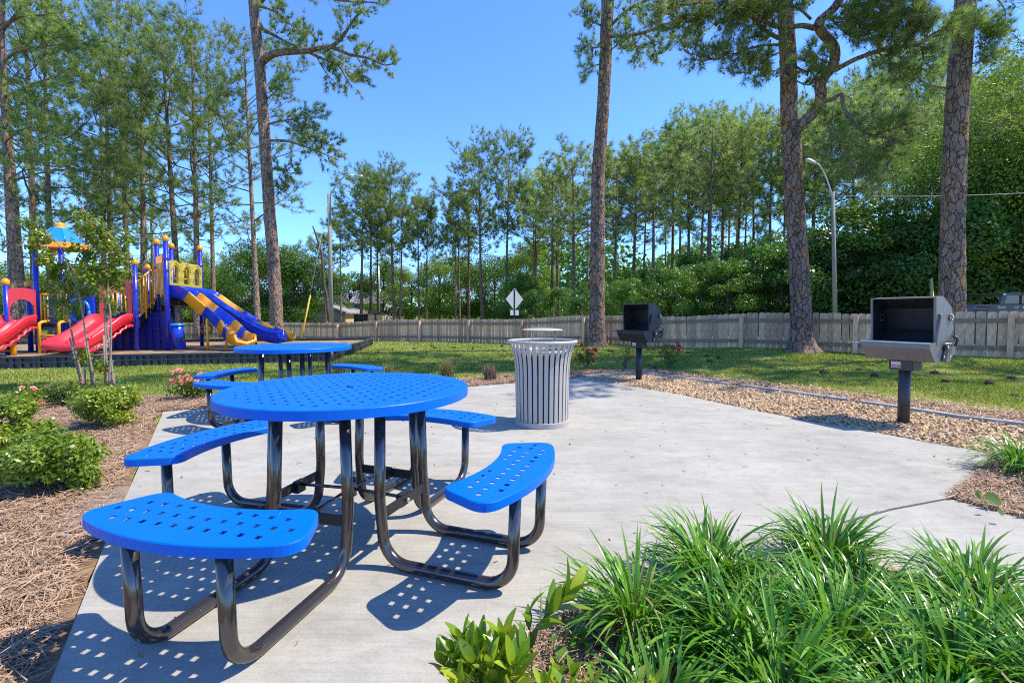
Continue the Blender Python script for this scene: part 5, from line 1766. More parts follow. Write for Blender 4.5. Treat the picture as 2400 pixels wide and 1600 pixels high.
MID = [(800, 48, 500, 3, 'slim pine right of the lamp pole'), (848, 50, 416, 0, 'leaning pine under the lamp head'), (866, 52, 425, 1, 'straight pine beside the leaning one under the lamp head'), (884, 55, 520, 3, 'thin pine with a pale stem by the small far lamp'),
       (927, 52, 408, 2, 'left trunk of the twin pines in the middle'), (937, 51, 470, 1, 'right trunk of the twin pines in the middle'), (984, 54, 478, 3, 'slim pine right of the twin pines'), (1000, 54, 478, 0, 'crooked pine with a kink in its trunk'),
       (1067, 57, 520, 3, 'very thin pine before the tallest middle pine'), (1077, 54, 470, 1, 'thin reddish pine left of the tallest middle pine'), (1100, 55, 450, 3, 'short pine right beside the thin reddish one'),
       (1133, 50, 358, 2, 'tallest pine in the middle group with a broad spreading crown'), (1186, 50, 346, 0, 'tall pine rising directly behind the diamond road sign'), (765, 46, 560, 1, 'small pine half hidden by the lamp pole')]
MID = [(a, b, top_h(c, b), d, e) for a, b, c, d, e in MID]
for px, Y, h, v, lb in MID:
    put(FAR[v], px_to(px, Y), Y, h, rng.uniform(0, 6.28), lb, 'pines across the road', wid=rng.uniform(.85, 1.1) * (.75 if h < 15 else 1.02))

# woods on the right
WG = 'pines of the dense woods behind the fence at right'
WL = 'slim pine hidden deep in the dense woods at right'
spots = [(1255, 50, 440), (1290, 44, 395), (1340, 40, 368), (1400, 46, 365), (1440, 36, 370), (1480, 42, 362), (1530, 38, 350), (1570, 44, 330), (1612, 40, 318), (1657, 35, 285), (1690, 42, 300), (1725, 37, 288), (1765, 40, 300), (1805, 36, 290),
         (1850, 33, 320), (1900, 36, 265), (1950, 32, 270), (2000, 36, 215), (2060, 30, 225), (2100, 34, 140), (2150, 36, 150), (2200, 32, 215), (2280, 36, 200), (2360, 33, 210), (2440, 36, 190),
         (1310, 52, 420), (1505, 50, 365), (1595, 52, 335), (1640, 50, 310), (1740, 50, 305), (1830, 46, 310), (1930, 48, 260), (2040, 46, 205), (2250, 46, 210)]
spots = [(a, b, top_h(c, b)) for a, b, c in spots]
WLS = by_landmark([q[0] for q in spots[:25]], 'front row woods pine') + by_landmark([q[0] for q in spots[25:]], 'second row woods pine')
for k, (px, Y, h) in enumerate(spots):
    put(WOOD[k % 3] if k % 4 else FAR[k % 4], px_to(px, Y), Y, h, rng.uniform(0, 6.28), WLS[k], WG, wid=rng.uniform(.85, 1.2))
for k in range(18):
    Y = rng.uniform(46, 66); px = rng.uniform(1250, 2500)
    put(WOOD[k % 3], px_to(px, Y), Y, top_h(np.interp(px, [1250, 1400, 1600, 1800, 2000, 2200, 2500], [450, 385, 345, 320, 260, 230, 220]) + rng.uniform(0, 45), Y), rng.uniform(0, 6.28), WL, WG, wid=rng.uniform(.7, 1.0))

BROAD = [broad_proto(81, 9, 4.4, 20000, .21, 'broad', trunkh=.10, nc=46, label='tree'), broad_proto(82, 9, 4.2, 20000, .20, 'broadlt', trunkh=.08, nc=44, label='tree'), broad_proto(83, 12, 4.6, 42000, .125, 'broad', trunkh=.12, nc=70, label='tree'), broad_proto(84, 12, 4.4, 42000, .12, 'broadlt', trunkh=.12, nc=70, label='tree')]
UNDER = [broad_proto(91, 5.2, 2.5, 9500, .17, 'under', 'understory_tree', .05, 34, 'tree', r0=.08), broad_proto(92, 4.4, 2.3, 9500, .16, 'under', 'understory_tree', .03, 30, 'tree', r0=.07), broad_proto(93, 5.0, 2.3, 10500, .15, 'broad', 'understory_tree', .05, 30, 'tree', r0=.07)]
UL, UG = 'dense dark green understory tree crowding behind the fence at right', 'understory trees behind the fence at right'
us = [(1255, 33, 4.2), (1310, 30, 4.0), (1370, 28, 4.5), (1425, 30, 4.4), (1470, 26, 4.2), (1530, 28, 5.0), (1585, 25, 4.6), (1650, 27, 5.5), (1705, 24, 4.8), (1770, 26, 6.4), (1835, 24, 5.8), (1890, 26, 6.5),
      (1945, 23, 5.2), (2005, 24, 6.6), (2060, 22, 5.0), (2120, 24, 5.8), (2170, 21, 4.8), (2235, 22, 6.0), (2300, 20, 6.0), (2360, 21, 7.5), (2430, 20, 7.0), (1500, 33, 6), (1620, 33, 7), (1740, 32, 7), (1860, 31, 6.5), (1980, 30, 6), (2090, 29, 6.5), (2210, 28, 7), (2330, 27, 8), (2450, 26, 8)]
ULS = by_landmark([q[0] for q in us[:21]], 'low dark understory tree') + by_landmark([q[0] for q in us[21:]], 'taller second row understory tree')
for k, (px, Y, h) in enumerate(us):
    h *= np.interp(px, [1250, 1800, 2000], [.68, .78, 1.0])
    put(UNDER[(0, 2, 1, 0, 2, 1, 2)[k % 7]], px_to(px, Y), Y, h, rng.uniform(0, 6.28), ULS[k], UG, wid=h / 5.2 * rng.uniform(.95, 1.2))
BR = [(2300, 22, 10.5, 2, 'large leafy broadleaf tree right of the thickest pine'), (2400, 20, 12.0, 3, 'bright leafy broadleaf tree at the right edge of the view'), 
      (600, 45, 8.5, 0, 'round dark broadleaf tree left of the leaning pine'), (690, 46, 8.0, 0, 'round broadleaf tree right of the leaning pine'), (735, 60, 7.5, 0, 'broadleaf tree behind the lamp pole'),
      (525, 62, 8.0, 1, 'pale broadleaf tree beyond the triple slide'), (900, 64, 8.5, 1, 'bright green broadleaf tree behind the leaning middle pine'), (965, 66, 7.5, 1, 'bright green broadleaf tree behind the twin pines'),
      (1030, 64, 9.0, 1, 'bright green broadleaf tree behind the crooked pine'), (1095, 62, 8.6, 1, 'bright green broadleaf tree behind the thin reddish pine'), (1160, 60, 9.0, 0, 'broadleaf tree behind the tall middle pines'), (1235, 56, 9.5, 1, 'bright broadleaf tree right of the road sign'),
      (820, 62, 7.0, 0, 'broadleaf tree behind the house roof'), (1215, 44, 5.2, 0, 'low dark broadleaf tree behind the road sign'), (445, 60, 9.0, 1, 'broadleaf tree behind the bending pine'), (640, 58, 9, 0, 'broadleaf tree behind the leaning pine trunk')]
for px, Y, h, v, lb in BR:
    put(BROAD[v], px_to(px, Y), Y, h, rng.uniform(0, 6.28), lb, 'broadleaf trees behind the fence', wid=h / (12 if v > 1 else 9) * rng.uniform(.85, 1.05))
for k in range(10):
    put(BROAD[k % 2], px_to(-120 + 62 * k, 44), 44 + 3 * (k % 3), rng.uniform(5, 7), rng.uniform(0, 6.28), 'low leafy tree in the shade behind the playground', 'low trees behind the playground', wid=rng.uniform(.7, .9))

# far wood that closes the horizon
n = 26000
qa = np.c_[RG.uniform(-190, 190, n), RG.uniform(95, 150, n)]
hh = 6.5 + 2.4 * np.sin(qa[:, 0] * .13) + 1.8 * np.sin(qa[:, 0] * .31 + 1) + .03 * (qa[:, 1] - 95)
z = hh * RG.uniform(0, 1, n) ** .75
nr = unit(RG.normal(0, 1, (n, 3)) + np.array([0, -.3, .6])); t_ = unit(np.cross(nr, RG.normal(0, 1, (n, 3)))); b_ = np.cross(nr, t_)
sz_ = RG.uniform(.6, 1.5, (n, 1))
p = np.c_[qa, z]
V = np.stack([p - t_ * sz_ * .5, p + b_ * sz_ * .35, p + t_ * sz_ * .5, p - b_ * sz_ * .35], 1).reshape(-1, 3)
tag(link('distant_woods', npmesh('distant_woods', V, np.arange(n * 4).reshape(-1, 4), np.repeat(RG.uniform(0, 1, n), 4)), M['broad']), 'far line of green woods closing the horizon', 'woods', kind='stuff')

n = 44000
qa = np.c_[RG.uniform(3, 130, n), RG.uniform(68, 92, n)]
hh = 11.5 + 1.6 * np.sin(qa[:, 0] * .21) + 1.3 * np.sin(qa[:, 0] * .47 + 1)
z = hh * RG.uniform(0, 1, n) ** .8
nr = unit(RG.normal(0, 1, (n, 3)) + np.array([0, -.3, .6])); t_ = unit(np.cross(nr, RG.normal(0, 1, (n, 3)))); b_ = np.cross(nr, t_)
sz_ = RG.uniform(.45, 1.1, (n, 1))
p = np.c_[qa, z]
V = np.stack([p - t_ * sz_ * .5, p + b_ * sz_ * .3, p + t_ * sz_ * .5, p - b_ * sz_ * .3], 1).reshape(-1, 3)
tag(link('woodland_depth', npmesh('woodland_depth', V, np.arange(n * 4).reshape(-1, 4), np.repeat(RG.uniform(0, .8, n), 4)), M['broad']), 'leafy depth of the woods seen between the right pine trunks', 'woods', kind='stuff')

# ------------------------------------------------------------------ the four big pines with plated bark
def cell(u, v, K, seed):
    """cellular pattern on an unrolled trunk: distance to plate edge and plate id"""
    g = np.random.default_rng(seed)
    NV = int(v.max()) + 4
    jx = g.uniform(.1, .9, (NV, K)); jy = g.uniform(.1, .9, (NV, K)); idv = g.uniform(0, 1, (NV, K))
    iu, iv = np.floor(u).astype(int), np.floor(v).astype(int)
    d1 = np.full(u.shape, 9.); d2 = np.full(u.shape, 9.); idd = np.zeros(u.shape)
    for a in (-1, 0, 1):
        for b in (-1, 0, 1):
            cu, cv = (iu + a), np.clip(iv + b, 0, NV - 1)
            x = cu + jx[cv, cu % K]; y = iv + b + jy[cv, cu % K]
            d = np.hypot(u - x, v - y)
            nw = d < d1
            d2 = np.where(nw, d1, np.minimum(d2, d)); idd = np.where(nw, idv[cv, cu % K], idd); d1 = np.where(nw, d, d1)
    return d2 - d1, idd


def bark_tube(path, radii, seed, plate=.13, seg=80, dz=.028, depth=.018, flare=True):
    path = np.array([list(p) for p in path], float)
    s = np.r_[0, np.cumsum(np.linalg.norm(np.diff(path, axis=0), axis=1))]
    n = max(int(s[-1] / dz), 6)
    ss = np.linspace(0, s[-1], n)
    C = np.stack([np.interp(ss, s, path[:, k]) for k in range(3)], 1)
    # smooth
    for _ in range(int(.5 / dz)):
        C[1:-1] = (C[:-2] + 2 * C[1:-1] + C[2:]) / 4
    r = np.interp(ss, s, radii)
    T = unit(np.gradient(C, axis=0))
    U = unit(np.cross(T, np.array([0.0, 1.0, 0.05])))
    Wv = np.cross(T, U)
    K = max(5, int(round(2 * math.pi * r.mean() / plate)))
    th = 2 * math.pi * np.arange(seg) / seg
    uu = np.tile(np.arange(seg) / seg * K, (n, 1))
    vv = np.tile((ss / (plate * 2.8))[:, None], (1, seg))
    uu2 = uu + .22 * np.sin(vv * 2.3 + uu * 2 * math.pi / K * 3) + .13 * np.sin(vv * 7.1 + uu * 2 * math.pi / K * 5) + RG.normal(0, .035, uu.shape)
    e, idd = cell(uu2 % K, np.maximum(vv + .16 * np.sin(uu * 2 * math.pi / K * 2) + .12 * np.sin(uu * 2 * math.pi / K * 7 + vv * 3) + RG.normal(0, .03, uu.shape), 0), K, seed)
    crack = np.clip(e / .13, 0, 1)
    disp = (crack - .7) * depth + (idd - .5) * depth * .7
    rr = r[:, None] + disp * np.clip(r[:, None] / .2, .3, 1)
    if flare:
        fl = np.exp(-ss / .25)[:, None]
        rr = rr * (1 + fl * (.28 + .16 * np.sin(th * 5 + seed)[None]))
    V = C[:, None] + rr[..., None] * (np.cos(th)[None, :, None] * U[:, None] + np.sin(th)[None, :, None] * Wv[:, None])
    I = np.arange(n * seg).reshape(n, seg)
    J = np.roll(I, -1, 1)
    F = np.stack([I[:-1], J[:-1], J[1:], I[1:]], -1).reshape(-1, 4)
    a = np.where(crack < .55, .18 * crack / .55, .24 + .74 * idd)
    e2, id2 = cell((uu2 * 2 + 3) % (2 * K), np.maximum(vv * 2.2 + .2 * np.sin(uu * 9), 0), 2 * K, seed + 9)
    a = np.where(crack < .55, a, np.clip(a + (id2 - .5) * .34 - .14 * (e2 < .07), .22, 1))
    a = np.clip(a + RG.normal(0, .06, a.shape), 0, 1)
    return V.reshape(-1, 3), F, a.ravel()


def hero(name, label, trunk, limbs, seed, plate, nL, nW, nn, group, top=None, cones=()):
    """trunk: (px, py, Y, width in photo pixels); limbs: (points (px,py,Y), radius0, radius1, twigs, twig length, tufts, t0)"""
    rng = np.random.default_rng(seed)
    pts = [P(px, py, Y) for px, py, Y, wd in trunk]
    rad = [wd / 2 * Y / FPX * math.cos(math.atan((px - 1200) / FPX)) for px, py, Y, wd in trunk]
    if top is not None:
        pts += [np.array(pts[-1]) + np.array(q[0]) for q in top]
        rad += [q[1] for q in top]
    t = thing(name, label, 'tree', tuple(pts[0]), 0, group)
    off = np.array(pts[0])
    V, F, a = bark_tube(pts, rad, seed, plate)
    tr = link('trunk', npmesh('trunk', V - off, F, a, smooth=True), M['bark'], t)
    fo = Foliage()
    tw = MB()
    for lp, ra, rb, ntw, tl, nt, t0 in limbs:
        lp = [P(*q) if q[2] < 60 and len(q) == 3 else np.array(q[:3]) for q in lp]
        lp = [np.array(q) for q in interp([Vector(x) for x in lp], 3)]
        n = len(lp)
        rr_ = [ra + (rb - ra) * i / (n - 1) for i in range(n)]
        if ra > .05:
            V, F, a = bark_tube(lp, rr_, seed + 3, .06, 20, .03, .010, False)
            link('limb', npmesh('limb', V - off, F, a, smooth=True), M['bark'], t)
        else:
            MB().tube(lp, rr_, 8).build('limb', M['limb'], t, world=True)
        if ntw: fo.along(lp, rng, int(ntw * 1.55), tl, nt, t0, mb=tw, tr=.009, up=.15)
    if top is not None:                        # crown above the picture
        base = np.array(pts[-len(top) - 1])
        H = top[-1][0][2]
        for k in range(34):
            f = rng.uniform(.05, 1)
            az = k * 2.4 + rng.normal(0, .4)
            z = H * f
            c = np.array([np.interp(z, [0] + [q[0][2] for q in top], [0] + [q[0][j] for q in top]) for j in range(3)])
            c[2] = z
            Lb = (2.9 * (1 - f ** 2) + .5) * rng.uniform(.6, 1.1)
            lp = wander(base + c, (math.cos(az), math.sin(az), .25 + .4 * f), Lb, 5, rng)
            tw.tube(lp, [.06, .05, .04, .03, .02, .01], 5, cap=False)
            fo.along(lp, rng, 9, .9, 5, .25, mb=tw)
    if tw.v: tag(tw.build('twigs', M['limb'], t, world=True), kind='stuff')
    if fo.p:
        V, F, r = needles(fo.p, fo.d, nn, nL, nW, .55, rng)
        tag(link('needles', npmesh('needles', V - off, F, r), M['needle'], t), kind='stuff')
    for cx_, cy_, cY in cones:
        c = P(cx_, cy_, cY)
        cm = MB(); cm.lathe([(0, -.06), (.02, -.05), (.035, -.02), (.036, .01), (.026, .04), (.012, .06), (0, .065)], 9, c)
        cm.build('pine_cone', M['cone'], t, world=True)
    return t


BG = 'big pines with plated bark by the fence'
# leaning pine at left
Y1 = 20.0
hero('pine_tree', 'big leaning pine at left whose foliage hangs only on its right side',
     [(652, 806, Y1, 36), (650, 780, Y1, 31), (643, 640, Y1, 30), (632, 500, Y1, 28), (620, 319, Y1, 27), (609, 160, Y1, 25), (597, 40, Y1, 24), (592, -20, Y1, 23)],
     [([(608, 152, Y1), (637, 128, Y1 - .3), (675, 122, Y1 - .5), (720, 120, Y1 - .7), (755, 112, Y1 - .8), (777, 110, Y1 - 1), (803, 86, Y1 - 1.1), (828, 48, Y1 - 1.2), (851, 22, Y1 - 1.3)], .15, .03, 22, .75, 5, .42),
      ([(720, 120, Y1 - .7), (742, 132, Y1 - .5), (774, 145, Y1 - .4), (795, 155, Y1 - .3), (812, 185, Y1 - .2), (822, 200, Y1)], .07, .015, 15, .55, 5, .3),
      ([(742, 132, Y1 - .5), (760, 165, Y1 - .6), (785, 195, Y1 - .6)], .03, .01, 7, .4, 5, .3),
      ([(777, 110, Y1 - 1), (819, 128, Y1 - .8), (867, 137, Y1 - .6), (899, 153, Y1 - .4), (922, 150, Y1 - .2)], .07, .015, 17, .6, 5, .3),
      ([(835, 131, Y1 - .8), (850, 160, Y1 - .6), (845, 185, Y1 - .6)], .03, .01, 6, .45, 5, .3),
      ([(607, 64, Y1), (637, 80, Y1 - .2), (666, 96, Y1 - .4), (698, 108, Y1 - .5), (716, 85, Y1 - .6)], .08, .02, 16, .7, 5, .25),
      ([(606, 14, Y1), (640, 25, Y1 - .3), (675, 50, Y1 - .5), (690, 72, Y1 - .6)], .06, .02, 16, .75, 5, .2),
      ([(606, 10, Y1), (650, -30, Y1 - .6), (720, -20, Y1 - .9), (800, 2, Y1 - 1), (880, 6, Y1 - 1.2)], .10, .02, 20, .7, 5, .3),
      ([(626, 292, Y1), (659, 284, Y1 - .3), (700, 278, Y1 - .5), (748, 277, Y1 - .7)], .05, .012, 16, .7, 5, .2),
      ([(668, 283, Y1 - .3), (690, 300, Y1 - .1), (720, 300, Y1 - .2)], .03, .01, 8, .5, 5, .2),
      ([(629, 330, Y1), (668, 330, Y1 - .3), (704, 340, Y1 - .4), (742, 354, Y1 - .5), (785, 372, Y1 - .5)], .06, .012, 13, .65, 5, .45),
      ([(704, 336, Y1 - .4), (740, 330, Y1 - .5), (775, 340, Y1 - .5)], .03, .01, 11, .6, 5, .3),
      ([(625, 232, Y1), (645, 215, Y1 - .3), (655, 185, Y1 - .3)], .03, .01, 8, .45, 5, .2),
      ([(636, 395, Y1), (660, 395, Y1 - .3), (682, 408, Y1 - .4), (696, 400, Y1 - .4)], .03, .01, 10, .4, 5, .3),
      ([(640, 446, Y1), (655, 440, Y1 - .2), (668, 446, Y1 - .3)], .02, .008, 6, .3, 4, .3)],
     101, .085, .24, .019, 21, BG, top=[((-.1, 0, 2), .18), ((-.2, .1, 5), .10), ((-.2, .1, 6.5), .03)])
YL = 20.0
hero('pine_tree', 'tall pine at the left edge whose long limbs cross the sky',
     [(34, 812, YL, 30), (31, 740, YL, 24), (27, 600, YL, 21), (18, 430, YL, 18), (9, 250, YL, 16), (6, 100, YL, 15), (6, -20, YL, 14)],
     [([(10, 66, YL), (26, 48, YL - .3), (41, 29, YL - .5), (56, -4, YL - .6)], .07, .03, 8, .8, 5, .3),
      ([(15, 58, YL - .2), (57, 37, YL - .4), (96, 36, YL - .6), (128, 33, YL - .8), (166, 48, YL - 1)], .05, .012, 18, .8, 5, .35),
      ([(11, 65, YL), (54, 69, YL - .4), (96, 73, YL - .6), (125, 82, YL - .7)], .03, .01, 7, .6, 5, .6),
      ([(11, 143, YL), (38, 121, YL - .3), (80, 112, YL - .6), (121, 107, YL - .8), (169, 105, YL - 1), (204, 89, YL - 1.1)], .06, .012, 24, .8, 5, .35),
      ([(100, 110, YL - .7), (130, 90, YL - .9), (160, 85, YL - 1)], .02, .008, 10, .7, 5, .3),
      ([(13, 226, YL), (64, 204, YL - .4), (105, 188, YL - .7), (147, 180, YL - .9), (180, 190, YL - 1)], .06, .012, 24, .8, 5, .2),
      ([(12, 260, YL), (50, 245, YL - .5), (90, 250, YL - .8), (120, 265, YL - .9)], .04, .01, 18, .8, 5, .2),
      ([(15, 330, YL), (60, 300, YL - .5), (110, 310, YL - .8)], .04, .01, 18, .8, 5, .2),
      ([(8, 200, YL), (-30, 185, YL - .3), (-60, 190, YL - .5)], .04, .01, 12, .7, 5, .2),
      ([(18, 390, YL), (-10, 375, YL - .5), (-40, 380, YL - .7)], .03, .01, 12, .7, 5, .1),
      ([(20, 420, YL), (70, 395, YL - .6), (120, 405, YL - .9)], .04, .01, 16, .8, 5, .25)],
     105, .085, .26, .021, 16, BG, top=[((-.1, 0, 2), .12), ((-.1, .1, 4), .07), ((-.1, .1, 5), .03)])
# straight pine near the middle
Y2 = 14.6
hero('pine_tree', 'straight tall pine standing between the litter bin and the far grill',
     [(1398, 814, Y2, 48), (1398, 800, Y2, 40), (1399, 740, Y2, 35), (1400, 600, Y2, 33), (1402, 402, Y2, 30), (1413, 258, Y2, 28), (1419, 143, Y2, 28), (1424, 0, Y2, 28), (1425, -30, Y2, 27)],
     [([(1432, 86, Y2 - .2), (1470, 84, Y2 - .8), (1508, 77, Y2 - 1.2), (1554, 60, Y2 - 1.6), (1580, 56, Y2 - 1.8), (1610, 72, Y2 - 1.9), (1624, 96, Y2 - 2)], .05, .012, 26, .6, 5, .05),
      ([(1508, 77, Y2 - 1.2), (1530, 100, Y2 - 1.3), (1540, 140, Y2 - 1.3)], .02, .008, 10, .4, 5, .3),
      ([(1480, 82, Y2 - 1), (1490, 110, Y2 - 1.0), (1500, 138, Y2 - 1)], .02, .008, 8, .35, 5, .2),
      ([(1432, 60, Y2 - .2), (1470, 25, Y2 - .8), (1520, 0, Y2 - 1.4), (1580, -10, Y2 - 2)], .05, .02, 22, .6, 5, .1),
      ([(1430, 120, Y2 - .2), (1450, 105, Y2 - .5), (1475, 115, Y2 - .6)], .02, .008, 8, .35, 5, .2),
      ([(1412, 62, Y2), (1385, 48, Y2 - .3), (1364, 30, Y2 - .5)], .03, .01, 11, .38, 5, .2),
      ([(1409, 110, Y2), (1385, 112, Y2 - .3), (1366, 105, Y2 - .4)], .02, .008, 9, .35, 5, .2),
      ([(1407, 150, Y2), (1385, 158, Y2 - .3), (1364, 170, Y2 - .4)], .02, .008, 9, .33, 4, .3)],
     102, .075, .20, .012, 20, BG, top=[((.05, 0, 2), .16), ((.1, .1, 5), .10), ((.1, .1, 7), .03)], cones=[(1538, 20, Y2 - 1.4), (1462, 22, Y2 - .9), (1370, 58, Y2 - .4), (1396, 125, Y2 - .3)])
# forked pine
Y3 = 11.2
L3 = [([(6.4, 11.2, 13, 0), (5.0, 10.2, 13.8, 0), (3.2, 9.2, 14.5, 0)], .07, .015, 26, .8, 5, .3),
      ([(6.4, 11.2, 15, 0), (5.4, 10, 15.6, 0), (4.2, 8.6, 16.2, 0)], .07, .015, 26, .8, 5, .3),
      ([(6.4, 11.2, 11.5, 0), (4.8, 9.8, 12.2, 0), (2.6, 8.2, 13.0, 0)], .07, .015, 22, .8, 5, .45),
      ([(6.5, 11.2, 8.6, 0), (6.2, 9.5, 8.2, 0), (5.9, 8.0, 7.5, 0), (5.5, 6.7, 6.9, 0)], .07, .015, 36, .7, 5, .4),
      ([(6.5, 11.2, 9.8, 0), (7.3, 9.6, 9.4, 0), (7.3, 7.6, 8.6, 0)], .06, .015, 26, .7, 5, .4),
      ([(1862, 310, Y3), (1886, 284, Y3 - .15), (1915, 255, Y3 - .25), (1926, 224, Y3 - .35), (1920, 201, Y3 - .4), (1938, 172, Y3 - .45), (1955, 149, Y3 - .5), (1955, 109, Y3 - .5), (1926, 77, Y3 - .55), (1915, 54, Y3 - .6), (1932, 40, Y3 - .6), (1960, 14, Y3 - .6), (1985, -40, Y3 - .7)], .125, .08, 0, 0, 0, 0),
      ([(1955, 166, Y3 - .45), (2001, 141, Y3 - .7), (2058, 120, Y3 - .9), (2116, 109, Y3 - 1.1), (2159, 106, Y3 - 1.2), (2187, 77, Y3 - 1.3), (2225, 69, Y3 - 1.4)], .055, .015, 30, .5, 5, .25),
      ([(2161, 109, Y3 - 1.2), (2164, 138, Y3 - 1.2), (2156, 166, Y3 - 1.2)], .025, .01, 6, .35, 4, .4),
      ([(1924, 240, Y3 - .35), (1950, 233, Y3 - .5), (1972, 221, Y3 - .6), (1976, 246, Y3 - .65), (1989, 273, Y3 - .7), (2018, 304, Y3 - .8), (2047, 318, Y3 - .9), (2075, 321, Y3 - 1), (2090, 339, Y3 - 1), (2090, 370, Y3 - 1), (2070, 399, Y3 - 1)], .05, .012, 26, .5, 5, .35),
      ([(1985, 262, Y3 - .7), (1950, 275, Y3 - .8), (1940, 300, Y3 - .9), (1965, 330, Y3 - .9), (1985, 350, Y3 - .9)], .02, .008, 14, .45, 5, .25),
      ([(2047, 318, Y3 - .9), (2100, 300, Y3 - 1.1), (2140, 285, Y3 - 1.2)], .02, .008, 14, .45, 5, .1),
      ([(1985, 350, Y3 - .9), (2000, 390, Y3 - 1), (2030, 420, Y3 - 1)], .018, .008, 12, .45, 5, .1),
      ([(1909, 66, Y3 - .55), (1877, 60, Y3 - .6), (1834, 66, Y3 - .7), (1781, 46, Y3 - 1), (1738, 23, Y3 - 1.3), (1690, 30, Y3 - 1.6)], .06, .015, 30, .5, 5, .25),
      ([(1824, 89, Y3 - .2), (1790, 70, Y3 - .6), (1760, 40, Y3 - .9), (1720, 15, Y3 - 1.2)], .05, .02, 20, .5, 5, .3),
      ([(1828, 123, Y3 - .2), (1792, 141, Y3 - .5), (1767, 166, Y3 - .7), (1729, 172, Y3 - .8)], .022, .008, 16, .33, 5, .3),
      ([(1825, 105, Y3 - .2), (1780, 108, Y3 - .5), (1732, 123, Y3 - .8), (1709, 135, Y3 - .9), (1675, 138, Y3 - 1), (1640, 143, Y3 - 1.1), (1612, 123, Y3 - 1.2)], .03, .008, 26, .36, 5, .2),
      ([(1828, 160, Y3 - .2), (1812, 170, Y3 - .3), (1800, 185, Y3 - .4)], .015, .006, 7, .25, 4, .3),
      ([(1845, 15, Y3), (1780, -20, Y3 - .8), (1700, -10, Y3 - 1.3), (1620, 10, Y3 - 1.6), (1540, 5, Y3 - 1.9)], .06, .02, 40, .55, 5, .1),
      ([(1700, 0, Y3 - 1.3), (1660, 40, Y3 - 1.3), (1610, 50, Y3 - 1.4), (1570, 35, Y3 - 1.5)], .03, .01, 20, .45, 5, .15),
      ([(1932, 40, Y3 - .6), (1980, 45, Y3 - .9), (2040, 60, Y3 - 1.1), (2090, 50, Y3 - 1.2)], .035, .01, 24, .45, 5, .15),
      ([(1960, 14, Y3 - .6), (2030, 10, Y3 - 1), (2110, -5, Y3 - 1.3), (2160, 10, Y3 - 1.4)], .04, .012, 26, .5, 5, .1),
      ([(1955, 149, Y3 - .5), (1925, 140, Y3 - .8), (1890, 125, Y3 - 1)], .02, .008, 10, .35, 5, .2),
      ([(1985, -10, Y3 - .7), (2040, 25, Y3 - 1.1), (2100, 40, Y3 - 1.4), (2150, 45, Y3 - 1.5)], .03, .01, 26, .45, 5, .1),
      ([(1940, 35, Y3 - .6), (1985, 80, Y3 - .9), (2030, 95, Y3 - 1), (2080, 85, Y3 - 1.1)], .025, .008, 20, .4, 5, .15),
      ([(2058, 120, Y3 - .9), (2080, 150, Y3 - 1), (2120, 160, Y3 - 1.1)], .018, .008, 12, .4, 5, .2),
      ([(2116, 109, Y3 - 1.1), (2135, 80, Y3 - 1.2), (2150, 60, Y3 - 1.3)], .02, .008, 10, .4, 5, .15),
      ([(1900, 45, Y3 - .6), (1870, 20, Y3 - .8), (1820, 10, Y3 - 1), (1760, 0, Y3 - 1.3)], .03, .01, 22, .45, 5, .1),
      ([(1862, 155, Y3), (1890, 168, Y3 - .3), (1925, 160, Y3 - .45)], .03, .02, 5, .3, 4, .2),
      ([(1868, 190, Y3), (1895, 200, Y3 - .3), (1920, 172, Y3 - .5)], .016, .008, 8, .3, 4, .2)]
hero('pine_tree', 'forked pine at right with a thick serpentine limb curling up from its trunk',
     [(1880, 826, Y3, 74), (1879, 812, Y3, 60), (1878, 790, Y3, 53), (1877, 700, Y3, 49), (1872, 612, Y3, 48), (1866, 520, Y3, 46), (1859, 430, Y3, 45), (1856, 330, Y3, 44), (1850, 287, Y3, 40), (1847, 143, Y3, 39), (1842, 50, Y3, 37), (1840, -30, Y3, 35)],
     L3, 103, .09, .20, .0085, 28, BG, top=[((-.05, 0, 1.5), .15), ((-.1, .1, 4), .10), ((-.1, .1, 6), .03)],
     cones=[(1660, 10, Y3 - 1.4), (1702, 15, Y3 - 1.3), (1678, 55, Y3 - 1.2), (1690, 49, Y3 - 1.2), (1686, 67, Y3 - 1.2), (1820, 15, Y3 - .8), (2060, 14, Y3 - 1.1)])
